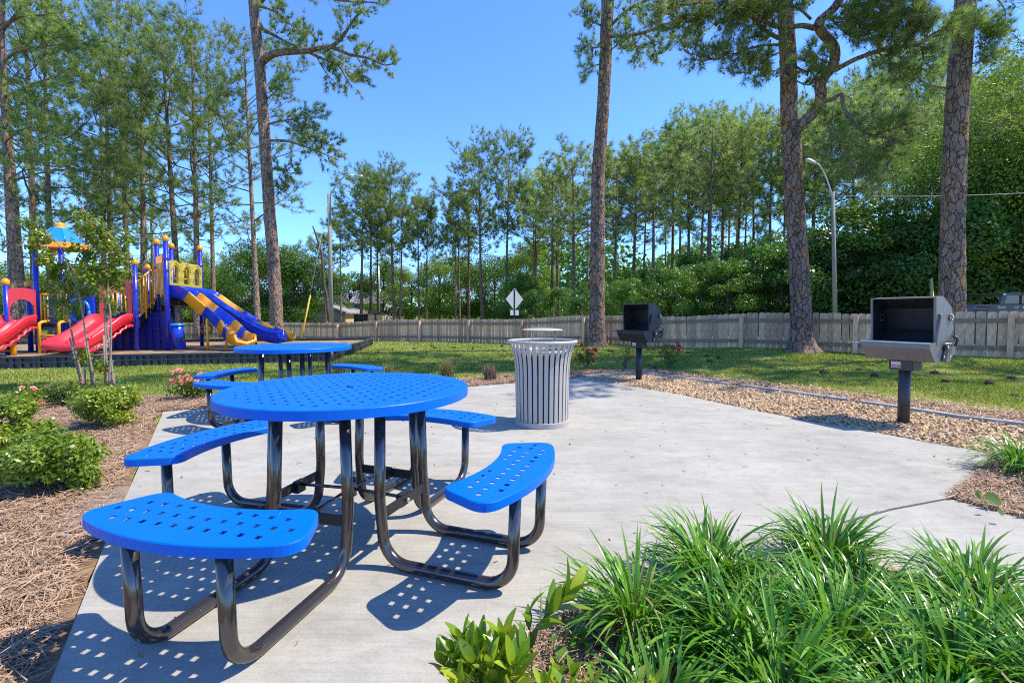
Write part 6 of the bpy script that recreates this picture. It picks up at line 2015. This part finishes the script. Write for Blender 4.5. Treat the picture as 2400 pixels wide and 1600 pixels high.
# thickest pine at right
Y4 = 11.7
hero('pine_tree', 'thickest pine with orange bark plates standing behind the near grill',
     [(2231, 860, Y4, 78), (2231, 820, Y4, 72), (2231, 720, Y4, 67), (2231, 668, Y4, 65), (2233, 510, Y4, 60), (2239, 350, Y4, 58), (2241, 287, Y4, 59), (2250, 143, Y4, 57), (2262, 20, Y4, 54), (2267, -40, Y4, 53)],
     [([(2285, 112, Y4 - .2), (2316, 98, Y4 - .4), (2345, 83, Y4 - .5)], .016, .006, 12, .3, 5, .1),
      ([(2275, 40, Y4 - .3), (2300, 50, Y4 - .5), (2325, 62, Y4 - .6)], .016, .006, 12, .3, 5, .1),
      ([(2250, 95, Y4 - .4), (2258, 70, Y4 - .7), (2290, 45, Y4 - .8)], .016, .006, 10, .32, 5, .1),
      ([(2240, 110, Y4 - .4), (2250, 85, Y4 - .7), (2245, 55, Y4 - .8)], .016, .006, 7, .32, 5, .1),
      ([(2278, 150, Y4 - .2), (2300, 145, Y4 - .3), (2322, 128, Y4 - .4)], .014, .005, 9, .28, 5, .1),
      ([(2222, 207, Y4), (2185, 201, Y4 - .3), (2153, 184, Y4 - .4), (2150, 168, Y4 - .5)], .026, .01, 8, .3, 4, .4),
      ([(2290, -10, Y4), (2325, -10, Y4 - .2), (2350, 15, Y4 - .3), (2357, 40, Y4 - .4), (2345, 88, Y4 - .5)], .022, .006, 5, .2, 3, .6)],
     104, .105, .19, .0085, 24, BG, top=[((.1, 0, 2), .24), ((.2, .1, 6), .14), ((.2, .1, 9), .04)])

# two more pines outside the picture on the right, whose shade dapples the lawn
for x, y, h, v in ((13.5, 9.2, 19, 0), (15.5, 13.5, 20, 1), (11.0, 15.5, 19, 2), (10.0, 7.4, 15, 1)):
    pass
put(NEAR[0], 13.0, 9.9, 16, 1.0, 'pine beyond the right edge of the view that shades the lawn', 'pines right of the view')
put(NEAR[1], 16.0, 13.4, 18, 2.0, 'pine beyond the right edge of the view that shades the lawn', 'pines right of the view')

# ================================================================== planting
RP = np.random.default_rng(23)


def shrub(px, py, wpx, hpx, label, n, size, m='shrub', name='leafy_shrub', group=None, box=0.0, flowers=0, petal=None, fsize=.035):
    g = G(px, py)
    Y = g[1]
    wd, h = wpx * Y / FPX / 2, hpx * Y / FPX
    h = h * 1.0
    t = thing(name, label, 'shrub', (g[0], g[1], tz1(g[0], g[1]) + .02), RP.uniform(0, 6), group)
    C, Rr = [], []
    for k in range(26):
        az, f = RP.uniform(0, 6.28), RP.uniform(0.12, 1)
        rad = wd * (RP.uniform(.15, .82)) * (1 - .25 * max(0, f - .6) / .4 * (1 - box))
        C.append((rad * math.cos(az), rad * math.sin(az), h * (.12 + .72 * f)))
        q = wd * RP.uniform(.22, .40)
        Rr.append((q, q, min(q, h * .3) * RP.uniform(.7, 1)))
    V, F, r = leaf_cloud(C, Rr, n, size, RP, aspect=.42, fold=.10, shell=.3, updir=.6)
    V[:, 2] = np.maximum(V[:, 2], .01)
    st = MB()
    for k in range(9):
        c = C[k]
        st.tube([(0.05 * math.cos(k), .05 * math.sin(k), -.03), (c[0] * .5, c[1] * .5, c[2] * .55), c], [.008, .006, .003], 5, cap=False)
    st.build('stems', M['twig'], t)
    tag(link('foliage', npmesh('foliage', V, F, r), M[m], t), kind='stuff')
    for k in range(flowers):
        c = C[RP.integers(0, len(C))]
        d = unit(np.array([c[0] / wd, c[1] / wd, .5]) + RP.normal(0, .35, 3))
        if d[2] < -.1: d[2] *= -1
        p = np.array([c[0], c[1], c[2]]) + d * wd * RP.uniform(.26, .42)
        blossom(t, p, d, fsize * RP.uniform(.75, 1.2), petal)
    return t


BLO = {}


def blossom(t, p, d, s, petal):
    if petal not in BLO:
        V, F, r = [], [], []
        g = np.random.default_rng(2)
        for ring, (n, tilt, L) in enumerate(((5, .35, 1.0), (5, .8, .8), (4, 1.2, .55))):
            for k in range(n):
                a = 2 * math.pi * (k + .5 * ring) / n
                u = np.array([math.cos(a) * math.cos(tilt), math.sin(a) * math.cos(tilt), math.sin(tilt)])
                s_ = np.array([-math.sin(a), math.cos(a), 0])
                up = np.cross(u, s_)
                b = len(V)
                V += [u * .08 * L, u * .55 * L + s_ * .42 * L, u * 1.0 * L + s_ * .25 * L + up * -.1, u * 1.0 * L - s_ * .25 * L + up * -.1, u * .55 * L - s_ * .42 * L]
                F.append((b, b + 1, b + 2)); F.append((b, b + 2, b + 3)); F.append((b, b + 3, b + 4))
                r += [g.uniform(0, 1)] * 5
        BLO[petal] = npmesh('blossom', V, F, r)
    o = link('blossom', BLO[petal], M[petal], t)
    o.location = tuple(p)
    q = Vector(tuple(d)).to_track_quat('Z', 'X')
    o.rotation_euler = q.to_euler()
    o.scale = (s, s, s)


HG = 'green shrubs in the left mulch bed'
shrub(262, 998, 156, 98, 'boxy clipped green shrub under the young staked tree', 7500, .038, group=HG, box=1)
shrub(140, 1142, 240, 140, 'loose bushy green shrub nearest the front seats at left', 9500, .038, group=HG)
shrub(28, 1066, 170, 150, 'green shrub cut off by the left edge of the view', 8000, .038, group=HG)
RS = 'rose bushes round the concrete pad'
shrub(146, 952, 100, 66, 'dark rose bush with few pink blooms left of the boxy shrub', 1500, .042, 'rose', 'rose_bush', RS, 0, 7, 'petalpink', .030)
shrub(60, 960, 110, 60, 'pale pink rose bush behind the left edge shrub', 1300, .042, 'shrub', 'rose_bush', RS, 0, 10, 'petalpink', .032)
shrub(452, 932, 108, 74, 'coral flowered rose bush left of the second blue table', 1500, .042, 'rose', 'rose_bush', RS, 0, 34, 'petalpink', .038)
shrub(1374, 866, 56, 62, 'red rose bush just right of the litter bin', 900, .045, 'rose', 'rose_bush', RS, 0, 12, 'petalred', .055)
shrub(1466, 866, 36, 58, 'sparse rose twig behind the black grill post', 260, .04, 'rose', 'rose_bush', RS, 0, 2, 'petalred', .04)
shrub(1570, 864, 62, 66, 'red rose bush standing right of the black grill', 900, .045, 'rose', 'rose_bush', RS, 0, 13, 'petalred', .052)
tgp = G(1362, 862)
tg = thing('plant_tag', 'small pale blue plant tag stuck below the red rose bush', 'plant tag', (tgp[0], tgp[1], 0))
m = MB(); m.bar((0, 0, 0), (0.01, 0, .10), .012, .002); m.box((.03, 0, .12), (.07, .003, .09), Matrix.Rotation(R(25), 3, 'Y')); m.build('card', mat('pale_blue_card', (.42, .52, .66), .5), tg)

# young multi-stem tree with stakes and green ties
s0 = G(236, 904)
YS = s0[1]
mt = thing('young_tree', 'young multi stemmed tree with thin crown and green ties on its stems', 'tree', (s0[0], s0[1], 0.0))
stems = [[(197, 903), (186, 860), (172, 800), (160, 740), (145, 690), (120, 610), (95, 540), (60, 510)], [(222, 903), (214, 860), (203, 800), (194, 740), (183, 680), (165, 640), (150, 600), (130, 560)],
         [(252, 903), (250, 860), (247, 790), (246, 730), (240, 660), (232, 600), (215, 530), (190, 480), (178, 468)], [(256, 903), (258, 850), (260, 790), (258, 730), (252, 680), (262, 620), (280, 570), (300, 545)],
         [(268, 903), (262, 860), (255, 800), (250, 740), (262, 690), (275, 660), (290, 640)]]
tips = []
for k, sp in enumerate(stems):
    yo_ = (.0, -.12, .08, -.05, .12)[k]
    pts = [P(x, y, YS + yo_ * (1 + j * .25)) for j, (x, y) in enumerate(sp)]
    MB().tube(interp(pts, 3), [.016 * (1 - .8 * i / (3 * (len(pts) - 1))) + .002 for i in range(3 * (len(pts) - 1) + 1)], 7).build('stem', M['stake'], mt, world=True)
    for j in range(4, len(pts)): tips.append(pts[j])
for a, b in (((190, 902), (163, 790)), ((216, 902), (200, 800)), ((246, 902), (243, 785)), ((266, 902), (255, 850)), ((200, 902), (199, 866))):
    MB().tube([P(*a, YS - .04), P(*b, YS - .04)], .011, 6).build('stake', M['stake'], mt, world=True)
for x, y in ((203, 891), (226, 890), (258, 893), (278, 893), (262, 846), (218, 852), (263, 871)):
    c = Vector(P(x, y, YS - .03)); mm = MB(); mm.tube([c + Vector((-.035, 0, 0)), c + Vector((.02, -.02, .004)), c + Vector((.035, 0, 0))], .011, 6); mm.build('tie', M['green_tie'], mt, world=True)
C = []
for px, py, rx, n in ((95, 560, 28, 4), (120, 610, 36, 5), (225, 560, 44, 7), (250, 600, 44, 7), (285, 575, 30, 4), (180, 650, 46, 8), (235, 670, 48, 8), (275, 650, 30, 4), (150, 700, 34, 4), (180, 500, 20, 2), (235, 525, 34, 4), (205, 620, 50, 8),
                      (145, 735, 20, 2), (265, 720, 24, 2), (195, 835, 18, 2), (230, 850, 20, 3), (80, 560, 24, 3), (60, 525, 22, 2), (115, 655, 24, 2), (300, 560, 22, 2), (250, 640, 40, 5)):
    for k in range(n):
        C.append(P(px + RP.normal(0, rx * .5), py + RP.normal(0, rx * .42), YS + RP.normal(0, .28)))
C = np.array(C) - np.array(s0)
tw = MB()
for c in C[::2]:
    t_ = tips[np.argmin([np.linalg.norm(np.array(q) - s0 - c) for q in tips])] - s0
    tw.tube([t_, (t_ + c) / 2 + (0, 0, .03), c], [.005, .004, .002], 4, cap=False)
tag(tw.build('twigs', M['stake'], mt), kind='stuff')
V, F, r = leaf_cloud(C, np.full((len(C), 3), .14), 5200, .072, RP, aspect=.55, fold=.08, shell=.1, updir=.8)
r = r * .72; r[np.repeat(RP.uniform(0, 1, len(r) // 4) < .08, 4)] = .97
tag(link('foliage', npmesh('foliage', V, F, r), M['myrtle'], mt), kind='stuff')

# tawny grass tufts on the back edge
def tuft(px, py, h, n, m, label, spread=.5, cat='grass tuft', name='grass_tuft'):
    g = G(px, py)
    t = thing(name, label, cat, (g[0], g[1], 0), 0, 'grass tufts behind the concrete pad')
    az = RP.uniform(0, 6.28, n); L = h * RP.uniform(.6, 1.1, n); tl = np.abs(RP.normal(0, spread, n))
    b = np.c_[RP.normal(0, .05, n), RP.normal(0, .05, n), np.zeros(n)]
    d = np.c_[np.cos(az), np.sin(az)]
    s = np.c_[-d[:, 1], d[:, 0], np.zeros(n)] * .004
    m1 = b + np.c_[d * (np.sin(tl) * L * .45)[:, None], np.cos(tl) * L * .6]
    m2 = b + np.c_[d * (np.sin(tl * 1.5) * L)[:, None], np.cos(tl * 1.3) * L * .95]
    V = np.stack([b + s, b - s, m1 + s * .8, m1 - s * .8, m2], 1).reshape(-1, 3)
    k = np.arange(n)[:, None] * 5
    F = np.concatenate([k + np.array([[0, 1, 3]]), k + np.array([[0, 3, 2]]), k + np.array([[2, 3, 4]])])
    tag(link('blades', npmesh('blades', V, F, np.repeat(RP.uniform(0, 1, n), 5)), M[m], t), kind='stuff')


tuft(800, 874, .34, 150, 'drygrass', 'pale wispy grass tuft behind the second table', .55)
tuft(912, 884, .32, 150, 'drygrass', 'pale wispy grass tuft between the second table and the dark tufts', .6)
tuft(1048, 886, .36, 330, 'drygrass', 'dense green tawny grass tuft behind the front table', .3)
tuft(1150, 890, .30, 260, 'deadgrass', 'brown dead grass tuft just left of the litter bin', .35)

# strap-leaved clumps: every leaf its own blade
def blade_mesh(L, bend, w, kink, seed):
    g = np.random.default_rng(seed)
    n = 8
    V, F = [], []
    x = z = 0.0
    a = .12
    tw_ = g.normal(0, .25)
    for i in range(n + 1):
        f = i / n
        ww = w * (0.62 + .75 * f if f < .35 else .88) * (1 if f < .6 else max(0.04, 1 - ((f - .6) / .4) ** 1.6))
        c = math.cos(tw_ * f), math.sin(tw_ * f)
        nz = Vector((-math.cos(a), 0, math.sin(a)))
        for sgn in (-1, 0, 1):
            V.append((x + sgn * ww / 2 * c[1] * .5 + (.16 * ww * nz.x if sgn else 0), sgn * ww / 2 * c[0], z + (.16 * ww * nz.z if sgn else 0)))
        if i:
            b = 3 * (i - 1)
            F += [(b, b + 1, b + 4, b + 3), (b + 1, b + 2, b + 5, b + 4)]
        x += math.sin(a) * L / n; z += math.cos(a) * L / n
        a += bend / n * (1 + kink * f * 2)
    return npmesh('leaf', V, F, np.full(len(V), g.uniform(.1, .95)), smooth=True)


BL = [blade_mesh(1, b, .026, k, i) for i, (b, k) in enumerate([(.5, .4), (.8, .5), (1.0, .6), (1.3, .8), (1.7, .6), (.9, 1.2), (.5, 1.0), (2.1, .3), (.35, .3), (1.2, .2)])]
DRY = [blade_mesh(1, b, .018, .6, 40 + i) for i, b in enumerate([1.6, 2.3, 1.2])]
LG = 'strap leaved grass clumps in the front bed'


def clump(px, py, L, n, label, group=LG, flop=1.0, w=1.0, mats='lirio'):
    g = G(px, py) if not isinstance(px, tuple) else np.array(px)
    t = thing('strap_leaf_clump', label, 'plant', (g[0], g[1], .02), 0, group)
    for k in range(n):
        dry = RP.uniform() < .07
        me = DRY[RP.integers(0, len(DRY))] if dry else BL[RP.integers(0, len(BL))]
        o = link('leaf', me, M['drygrass' if dry else mats], t)
        f = math.sqrt(RP.uniform(0, 1))
        az = RP.uniform(0, 6.28)
        rad = .085 * f
        o.location = (rad * math.cos(az), rad * math.sin(az), RP.uniform(-.015, .01))
        az2 = az + RP.normal(0, .45)
        o.rotation_euler = (RP.normal(0, .10), max(0, f * .62 + RP.normal(0, .15)) * flop, az2)
        s = L * RP.uniform(.58, 1.06) * (1.04 - .2 * f)
        ws = RP.uniform(.32, .60) * w
        o.scale = (s, ws, s)
    return t


clump(1490, 1478, .37, 224, 'leftmost strap leaved clump beside the round leaved weeds')
clump(1668, 1372, .43, 224, 'strap leaved clump at the back left of the front bed')
clump(1940, 1330, .38, 247, 'strap leaved clump at the back middle whose tips reach highest')
clump(2270, 1405, .32, 224, 'compact strap leaved clump against the path at back right')
clump(1740, 1530, .36, 224, 'broad strap leaved clump front and centre left of the bed')
clump((.76, 1.29, 0), 0, .36, 224, 'strap leaved clump cut by the bottom edge right of centre')
clump((1.06, 1.52, 0), 0, .37, 247, 'long arching strap leaved clump in the middle of the bed')
clump((1.33, 1.38, 0), 0, .38, 247, 'large strap leaved clump at the lower right of the view')
clump((1.62, 1.58, 0), 0, .36, 210, 'strap leaved clump at the right edge below the path')
clump((1.05, 1.16, 0), 0, .36, 194, 'strap leaved clump cut by the bottom edge at right')
clump((1.52, 1.25, 0), 0, .38, 194, 'strap leaved clump in the bottom right corner')
clump((.40, 1.26, 0), 0, .27, 104, 'low strap leaved clump behind the yellow green sprigs at the bottom')
clump((.66, 1.50, 0), 0, .33, 130, 'strap leaved clump filling the gap left of the middle clump')
clump((1.30, 1.74, 0), 0, .33, 140, 'strap leaved clump between the middle clump and the back right one')
clump((.93, 1.80, 0), 0, .30, 110, 'small strap leaved clump in the hollow between the three back clumps')
LG2 = 'strap leaved grass clumps in the right bed'
clump((3.62, 3.36, 0), 0, .42, 210, 'strap leaved clump at the right edge beyond the path near the gravel', LG2)
clump((3.50, 2.84, 0), 0, .44, 210, 'strap leaved clump overhanging the path at the right edge', LG2)
clump((3.35, 2.15, 0), 0, .40, 150, 'strap leaved clump right of the view shading the path', LG2)

# big-leaved shrub at the bottom
def leafmesh(L, wd, curl, seed, rnd):
    n = 6
    V, F = [], []
    for i in range(n + 1):
        f = i / n
        ww = wd * math.sin(math.pi * (f * .93 + .035)) ** .8 * (1 - .2 * (f - .5))
        z = curl * f * f
        for s in (-1, 0, 1): V.append((f * L, s * ww / 2, z * L + (.14 * ww if s else 0)))
        if i:
            b = 3 * (i - 1); F += [(b, b + 1, b + 4, b + 3), (b + 1, b + 2, b + 5, b + 4)]
    return npmesh('leaf', V, F, np.full(len(V), rnd), smooth=True)


LF = [leafmesh(1, .36, c, i, r_) for i, (c, r_) in enumerate([(-.15, .1), (-.05, .3), (-.25, .45), (.05, .6), (-.1, .8), (-.2, .2), (0, .95)])]


def sprig(t, base, tip, n, L, frac=.35, var=(0, 7), open_=.9):
    base, tip = Vector(base), Vector(tip)
    off = Vector(t.location)
    pts = interp([base, base.lerp(tip, .5) + Vector((.004, 0, .01)), tip], 4)
    MB().tube(pts, [.0035 - .002 * i / (len(pts) - 1) for i in range(len(pts))], 6).build('stem', M['twig'], t, world=True)
    d = (tip - base).normalized()
    for k in range(n):
        f = frac + (1 - frac) * (k + .5) / n
        p = base.lerp(tip, f)
        az = k * 2.4 + RP.normal(0, .3)
        sd = d.orthogonal().normalized(); sd.rotate(Matrix.Rotation(az, 3, d))
        tl = (open_ * (1 - .55 * f) + RP.normal(0, .12))
        v = (d * math.cos(tl) + sd * math.sin(tl)).normalized()
        o = link('leaf', LF[RP.integers(*var)], M['bigleaf'], t)
        up = d.cross(v).cross(v) * -1
        z = (d - v * d.dot(v)).normalized()
        y = z.cross(v)
        o.matrix_local = Matrix.Translation(p - off) @ Matrix((v, y, z)).transposed().to_4x4()
        s = L * RP.uniform(.8, 1.25)
        o.scale = (s, s * RP.uniform(.85, 1.15), s)


bs_ = thing('broad_leaf_shrub', 'glossy broad leaved shrub at the bottom edge with upright leaf rosettes', 'shrub', (-.03, 1.30, 0))
def pz(px, py, Y): return tuple(P(px, py, Y))
for px, py, Y, n, L in ((1085, 1490, 1.32, 16, .085), (1130, 1520, 1.36, 15, .085), (1180, 1490, 1.30, 16, .085), (1040, 1550, 1.30, 14, .07), (1150, 1560, 1.24, 14, .075), (1215, 1500, 1.40, 10, .06), (1075, 1590, 1.22, 10, .07), (1205, 1550, 1.24, 14, .075), (1110, 1550, 1.26, 13, .07), (1060, 1520, 1.28, 13, .075), (1225, 1530, 1.3, 12, .07)):
    tp = Vector(pz(px, py, Y))
    b = Vector((-.03 + (tp.x + .03) * .4, 1.30 + (tp.y - 1.30) * .4, -.02))
    sprig(bs_, b, tp, n, L, .45)
bs2 = thing('leafy_sprout', 'tall thin sprout with a leaning spray of glossy leaves above the bottom shrub', 'plant', (.06, 1.38, 0))
sprig(bs2, (.06, 1.38, -.02), pz(1238, 1432, 1.40), 6, .08, .5, (0, 3))
sprig(bs2, pz(1240, 1490, 1.40), pz(1340, 1378, 1.42), 12, .10, .1, (0, 5), .75)
bs3 = thing('broad_leaf_shrub', 'low yellow green leafy sprigs at the bottom below the strap leaved clumps', 'shrub', (.20, 1.22, 0))
for px, py, Y, n, L in ((1305, 1580, 1.26, 8, .06), (1345, 1575, 1.24, 8, .06), (1390, 1590, 1.24, 7, .06), (1275, 1600, 1.22, 8, .06), (1330, 1610, 1.2, 8, .06), (1500, 1590, 1.2, 6, .045), (1535, 1600, 1.2, 6, .05)):
    tp = Vector(pz(px, py, Y))
    sprig(bs3, (tp.x * .9 + .02, tp.y, -.02), tp, n, L, .45, (3, 7))
# round-leaved weeds
def disc(seed):
    V = [(0, 0, -.12)] + [(math.cos(q) * (1 + .05 * math.sin(3 * q)), math.sin(q), .02 * math.sin(4 * q)) for q in np.linspace(0, 2 * math.pi, 15)[:-1]]
    F = [(0, i + 1, (i + 1) % 14 + 1) for i in range(14)]
    return npmesh('leaf', V, F, np.full(15, .2 + .3 * seed), smooth=True)


DI = [disc(0), disc(1), disc(2)]
wd_ = thing('round_leaf_weed', 'patch of round leaved weeds at the bed edge left of the clumps', 'weed', tuple(G(1340, 1530)))
for px, py, s in ((1297, 1495, .018), (1325, 1490, .024), (1352, 1487, .020), (1368, 1500, .022), (1315, 1525, .022), (1312, 1541, .017), (1345, 1505, .018), (1365, 1480, .016), (1348, 1535, .018), (1380, 1520, .018), (1395, 1475, .015), (1450, 1575, .018), (1462, 1568, .014)):
    g = G(px, py, .05)
    o = link('leaf', DI[RP.integers(0, 3)], M['weed'], wd_)
    o.location = tuple(np.array(g) - np.array(wd_.location))
    o.rotation_euler = (RP.normal(.5, .3), RP.normal(0, .4), RP.uniform(0, 6))
    o.scale = (s, s, s)
    MB().tube([(g[0], g[1] + .005, -.02), (g[0] + .003, g[1] + .003, g[2] - .002)], .0012, 4).build('stalk', M['weed'], wd_, world=True)
wd2 = thing('round_leaf_weed', 'single round leaved weed in the right bed by the path corner', 'weed', tuple(G(2335, 1195)))
for px, py, s in ((2328, 1168, .042), (2310, 1180, .02), (2345, 1200, .018), (2292, 1160, .02)):
    g = G(px, py, .06)
    o = link('leaf', DI[1], M['weed'], wd2)
    o.location = tuple(np.array(g) - np.array(wd2.location)); o.rotation_euler = (RP.normal(1.0, .2), RP.normal(0, .3), RP.uniform(-.4, .4)); o.scale = (s * .8, s, s)

# pine cones on the lawn
cm = MB()
cm.lathe([(0, -.075), (.028, -.06), (.045, -.025), (.047, .01), (.036, .045), (.018, .075), (0, .085)], 10)
for k in range(26):
    f = k / 26; a = k * 2.4; z = -.06 + .13 * f; rr_ = .046 * math.sin(math.pi * (.15 + .75 * f)) + .006
    d = Vector((math.cos(a), math.sin(a), .35)); p = Vector((math.cos(a) * rr_, math.sin(a) * rr_, z))
    s_ = Vector((-math.sin(a), math.cos(a), 0)) * .010
    cm.add([p - s_, p + s_, p + d * .018 + s_ * .7, p + d * .018 - s_ * .7, p + d * .012 - Vector((0, 0, .008))], [(0, 1, 2, 3), (3, 2, 4), (0, 3, 4), (1, 4, 2)])
cme = cm.mesh('pine_cone')
cp = [(886, 826), (971, 817), (1019, 815), (1060, 815), (1067, 814), (1108, 817), (1177, 811), (1013, 811), (920, 820), (1427, 822), (1437, 824), (1521, 818), (1532, 818), (1612, 826), (1656, 834), (1683, 839), (1662, 846), (1762, 834), (1808, 862), (1912, 834),
      (1522, 858), (1532, 864), (2014, 866), (2190, 874), (2216, 893), (2372, 886), (2378, 929), (1930, 872), (2320, 898), (1840, 846), (1190, 886), (1427, 866), (1765, 904), (760, 822), (2050, 880)]
CLM = [(700, 'the second blue table'), (900, 'the playground border corner'), (1100, 'the brown dead grass tuft'), (1270, 'the litter bin'), (1497, 'the black grill post'), (1620, 'the red rose bush'), (1880, 'the forked pine'), (2112, 'the near grill post')]
CLS = by_landmark([c[0] for c in cp], 'fallen pine cone', CLM)
for ci, (px, py) in enumerate(cp):
    g = G(px, py, .0)
    for _ in range(4): g = G(px, py, tz1(g[0], g[1]) + .03)
    o = link('pine_cone', cme, M['cone'])
    o.location = tuple(g)
    o.rotation_euler = (R(90) + RP.normal(0, .3), RP.uniform(0, 6), RP.uniform(0, 6))
    s = RP.uniform(.6, .95)
    o.scale = (s, s, s)
    tag(o, CLS[ci], 'pine cone', 'fallen pine cones')

# ================================================================== far buildings and small things across the road
def house(px, Y, wd, dp, wall, roof, label, mw, mr, rz=0.0, wins=2, door=True):
    x = px_to(px, Y)
    t = thing('house', label, 'house', (x, Y, tz1(x, Y)), rz, 'houses across the road')
    m = MB(); m.box((0, 0, wall / 2), (wd, dp, wall)); m.build('wall', M[mw], t)
    m = MB(); o = .4
    A = [(-wd / 2 - o, -dp / 2 - o, wall - .1), (wd / 2 + o, -dp / 2 - o, wall - .1), (wd / 2 + o, 0, wall + roof), (-wd / 2 - o, 0, wall + roof), (-wd / 2 - o, dp / 2 + o, wall - .1), (wd / 2 + o, dp / 2 + o, wall - .1)]
    B = [(a, b, c - .14) for a, b, c in A]
    m.add(A + B, [(0, 1, 2, 3), (3, 2, 5, 4), (9, 8, 7, 6), (10, 11, 8, 9), (0, 6, 7, 1), (4, 5, 11, 10), (0, 3, 9, 6), (3, 4, 10, 9), (1, 7, 8, 2), (2, 8, 11, 5)]); m.build('roof', M[mr], t)
    m = MB(); m.add([(-wd / 2 + .02, -dp / 2 + .02, wall), (-wd / 2 + .02, dp / 2 - .02, wall), (-wd / 2 + .02, 0, wall + roof * .9), (wd / 2 - .02, -dp / 2 + .02, wall), (wd / 2 - .02, dp / 2 - .02, wall), (wd / 2 - .02, 0, wall + roof * .9)], [(0, 2, 1), (3, 4, 5)]); m.build('gable', M[mw], t)
    for k in range(wins):
        xx = -wd / 2 + wd * (k + .7) / (wins + .4)
        m = MB(); m.box((xx, -dp / 2 - .03, wall * .58), (1.1, .06, 1.2)); f = m.build('window', M['white'], t)
        m = MB(); m.box((xx, -dp / 2 - .07, wall * .58), (.95, .03, 1.05)); m.build('pane', M['glass'], f)
    return t


house(842, 72, 9, 7, 2.8, 1.6, 'grey roofed house seen between the middle pine trunks', 'wallwhite', 'roofgrey')
house(790, 60, 5.5, 6, 1.5, 1.0, 'low house with pale sloping roof right of the lamp pole', 'walltan', 'roofgrey', R(75), 1)
house(470, 66, 9, 7, 2.7, 1.7, 'white sided house behind the triple slide', 'wallwhite', 'roofgrey', 0, 3)
house(595, 64, 6, 6, 2.6, 1.4, 'tan house left of the big leaning pine', 'walltan', 'roofgrey', R(15), 2)
rx = px_to(474, 58)
rs_ = thing('sign_board', 'small red and white board in front of the white house', 'sign', (rx, 58, tz1(rx, 58)))
m = MB(); m.box((0, 0, .85), (1.4, .05, .35)); m.build('panel', M['red_print'], rs_)
m = MB(); m.box((-.55, .04, .5), (.06, .05, 1.0)); m.box((.55, .04, .5), (.06, .05, 1.0)); m.build('post', M['white'], rs_)
m = MB(); m.box((0, -.035, .92), (1.1, .01, .08)); m.build('stripe', M['white'], rs_)


def car(px, Y, label, mt, rz):
    x = px_to(px, Y)
    t = thing('parked_car', label, 'car', (x, Y, tz1(x, Y)), rz)
    prof = [(-2.1, .35), (-2.15, .75), (-1.5, .88), (-.9, 1.40), (.6, 1.45), (1.3, .95), (2.05, .85), (2.15, .4)]
    m = MB(); m.prism(prof, -.85, .85, lambda a, b, c: (a, c, b)); m.build('body', M[mt], t)
    m = MB()
    for s in (-1, 1): m.prism([(-1.2, .95), (-.82, 1.33), (.52, 1.37), (1.05, .97)], s * .853, s * .86, lambda a, b, c: (a, c, b))
    m.build('side_window', M['glass'], t)
    for a in (-1.35, 1.35):
        for s in (-1, 1):
            m = MB(); m.tube([(a, s * .68, .33), (a, s * .88, .33)], .33, 18); w_ = m.build('wheel', M['rubber'], t)
            m = MB(); m.tube([(a, s * .875, .33), (a, s * .89, .33)], .2, 12); m.build('rim', M['silver'], w_)


car(625, 52, 'white car parked left of the big leaning pine trunk', 'white', R(20))
for px, lb in ((873, 'tan wheeled bin with dark lid left of the straight far trunk'), (892, 'tan wheeled bin with dark lid right of the straight far trunk')):
    x = px_to(px, 48); t = thing('wheeled_bin', lb, 'bin', (x, 48, tz1(x, 48)), 0, 'wheeled bins across the road')
    m = MB(); m.add([(-.24, -.28, 0), (.24, -.28, 0), (.24, .28, 0), (-.24, .28, 0), (-.32, -.38, 1.15), (.32, -.38, 1.15), (.32, .38, 1.15), (-.32, .38, 1.15)], [(3, 2, 1, 0), (4, 5, 6, 7), (0, 1, 5, 4), (1, 2, 6, 5), (2, 3, 7, 6), (3, 0, 4, 7)]); m.build('body', M['bintan'], t)
    m = MB(); m.prism([(-.42, 1.16), (.42, 1.16), (.36, 1.32), (-.2, 1.42)], -.36, .36, lambda a, b, c: (c, a, b)); m.build('lid', M['rubber'], t)
    m = MB(); m.tube([(-.26, .32, .12), (.26, .32, .12)], .12, 12); m.build('wheel', M['rubber'], t)
x = px_to(846, 50); t = thing('container', 'small dark container with an orange top edge beyond the fence', 'container', (x, 50, tz1(x, 50)))
m = MB(); m.box((0, 0, .65), (1.15, 1.0, 1.1)); b_c = m.build('body', M['rubber'], t)
for sx in (-.45, 0, .45):
    m = MB(); m.box((sx, -.52, .65), (.06, .04, 1.08)); m.build('stiffener', M['machine'], b_c)
m = MB(); m.box((0, 0, 1.24), (1.3, 1.12, .08)); m.build('top_edge', M['orange'], t)

# cabbage palm beyond the slide
x = px_to(545, 58); zt = tz1(x, 58)
pt = thing('palm_tree', 'small cabbage palm beyond the triple slide', 'tree', (x, 58, zt))
m = MB(); m.tube([(0, 0, -.2), (.05, 0, 1.4), (0, 0, 2.9)], [.2, .17, .19], 9); m.build('trunk', M['twig'], pt)
for k in range(22):
    a = k * 2.4; el = R(70 - 5.2 * k)
    d = np.array([math.cos(a) * math.cos(el), math.sin(a) * math.cos(el), math.sin(el)])
    s_ = np.array([-math.sin(a), math.cos(a), 0])
    c = np.array([0, 0, 2.9]) + d * .7
    V = [c]; F = []
    for j, q in enumerate(np.linspace(-1.2, 1.2, 9)):
        e = c + (d * math.cos(q) + s_ * math.sin(q)) * .75 - np.array([0, 0, .12])
        n_ = np.cross(d, s_)
        V += [e + s_ * .03, e - s_ * .03]; F.append((0, 1 + 2 * j, 2 + 2 * j))
    tag(link('frond', npmesh('frond', V, F, np.full(len(V), .3 + .03 * k)), M['drygrass' if k > 15 else 'broad'], pt))

for o in S.objects:
    if 'H' in o: del o['H']
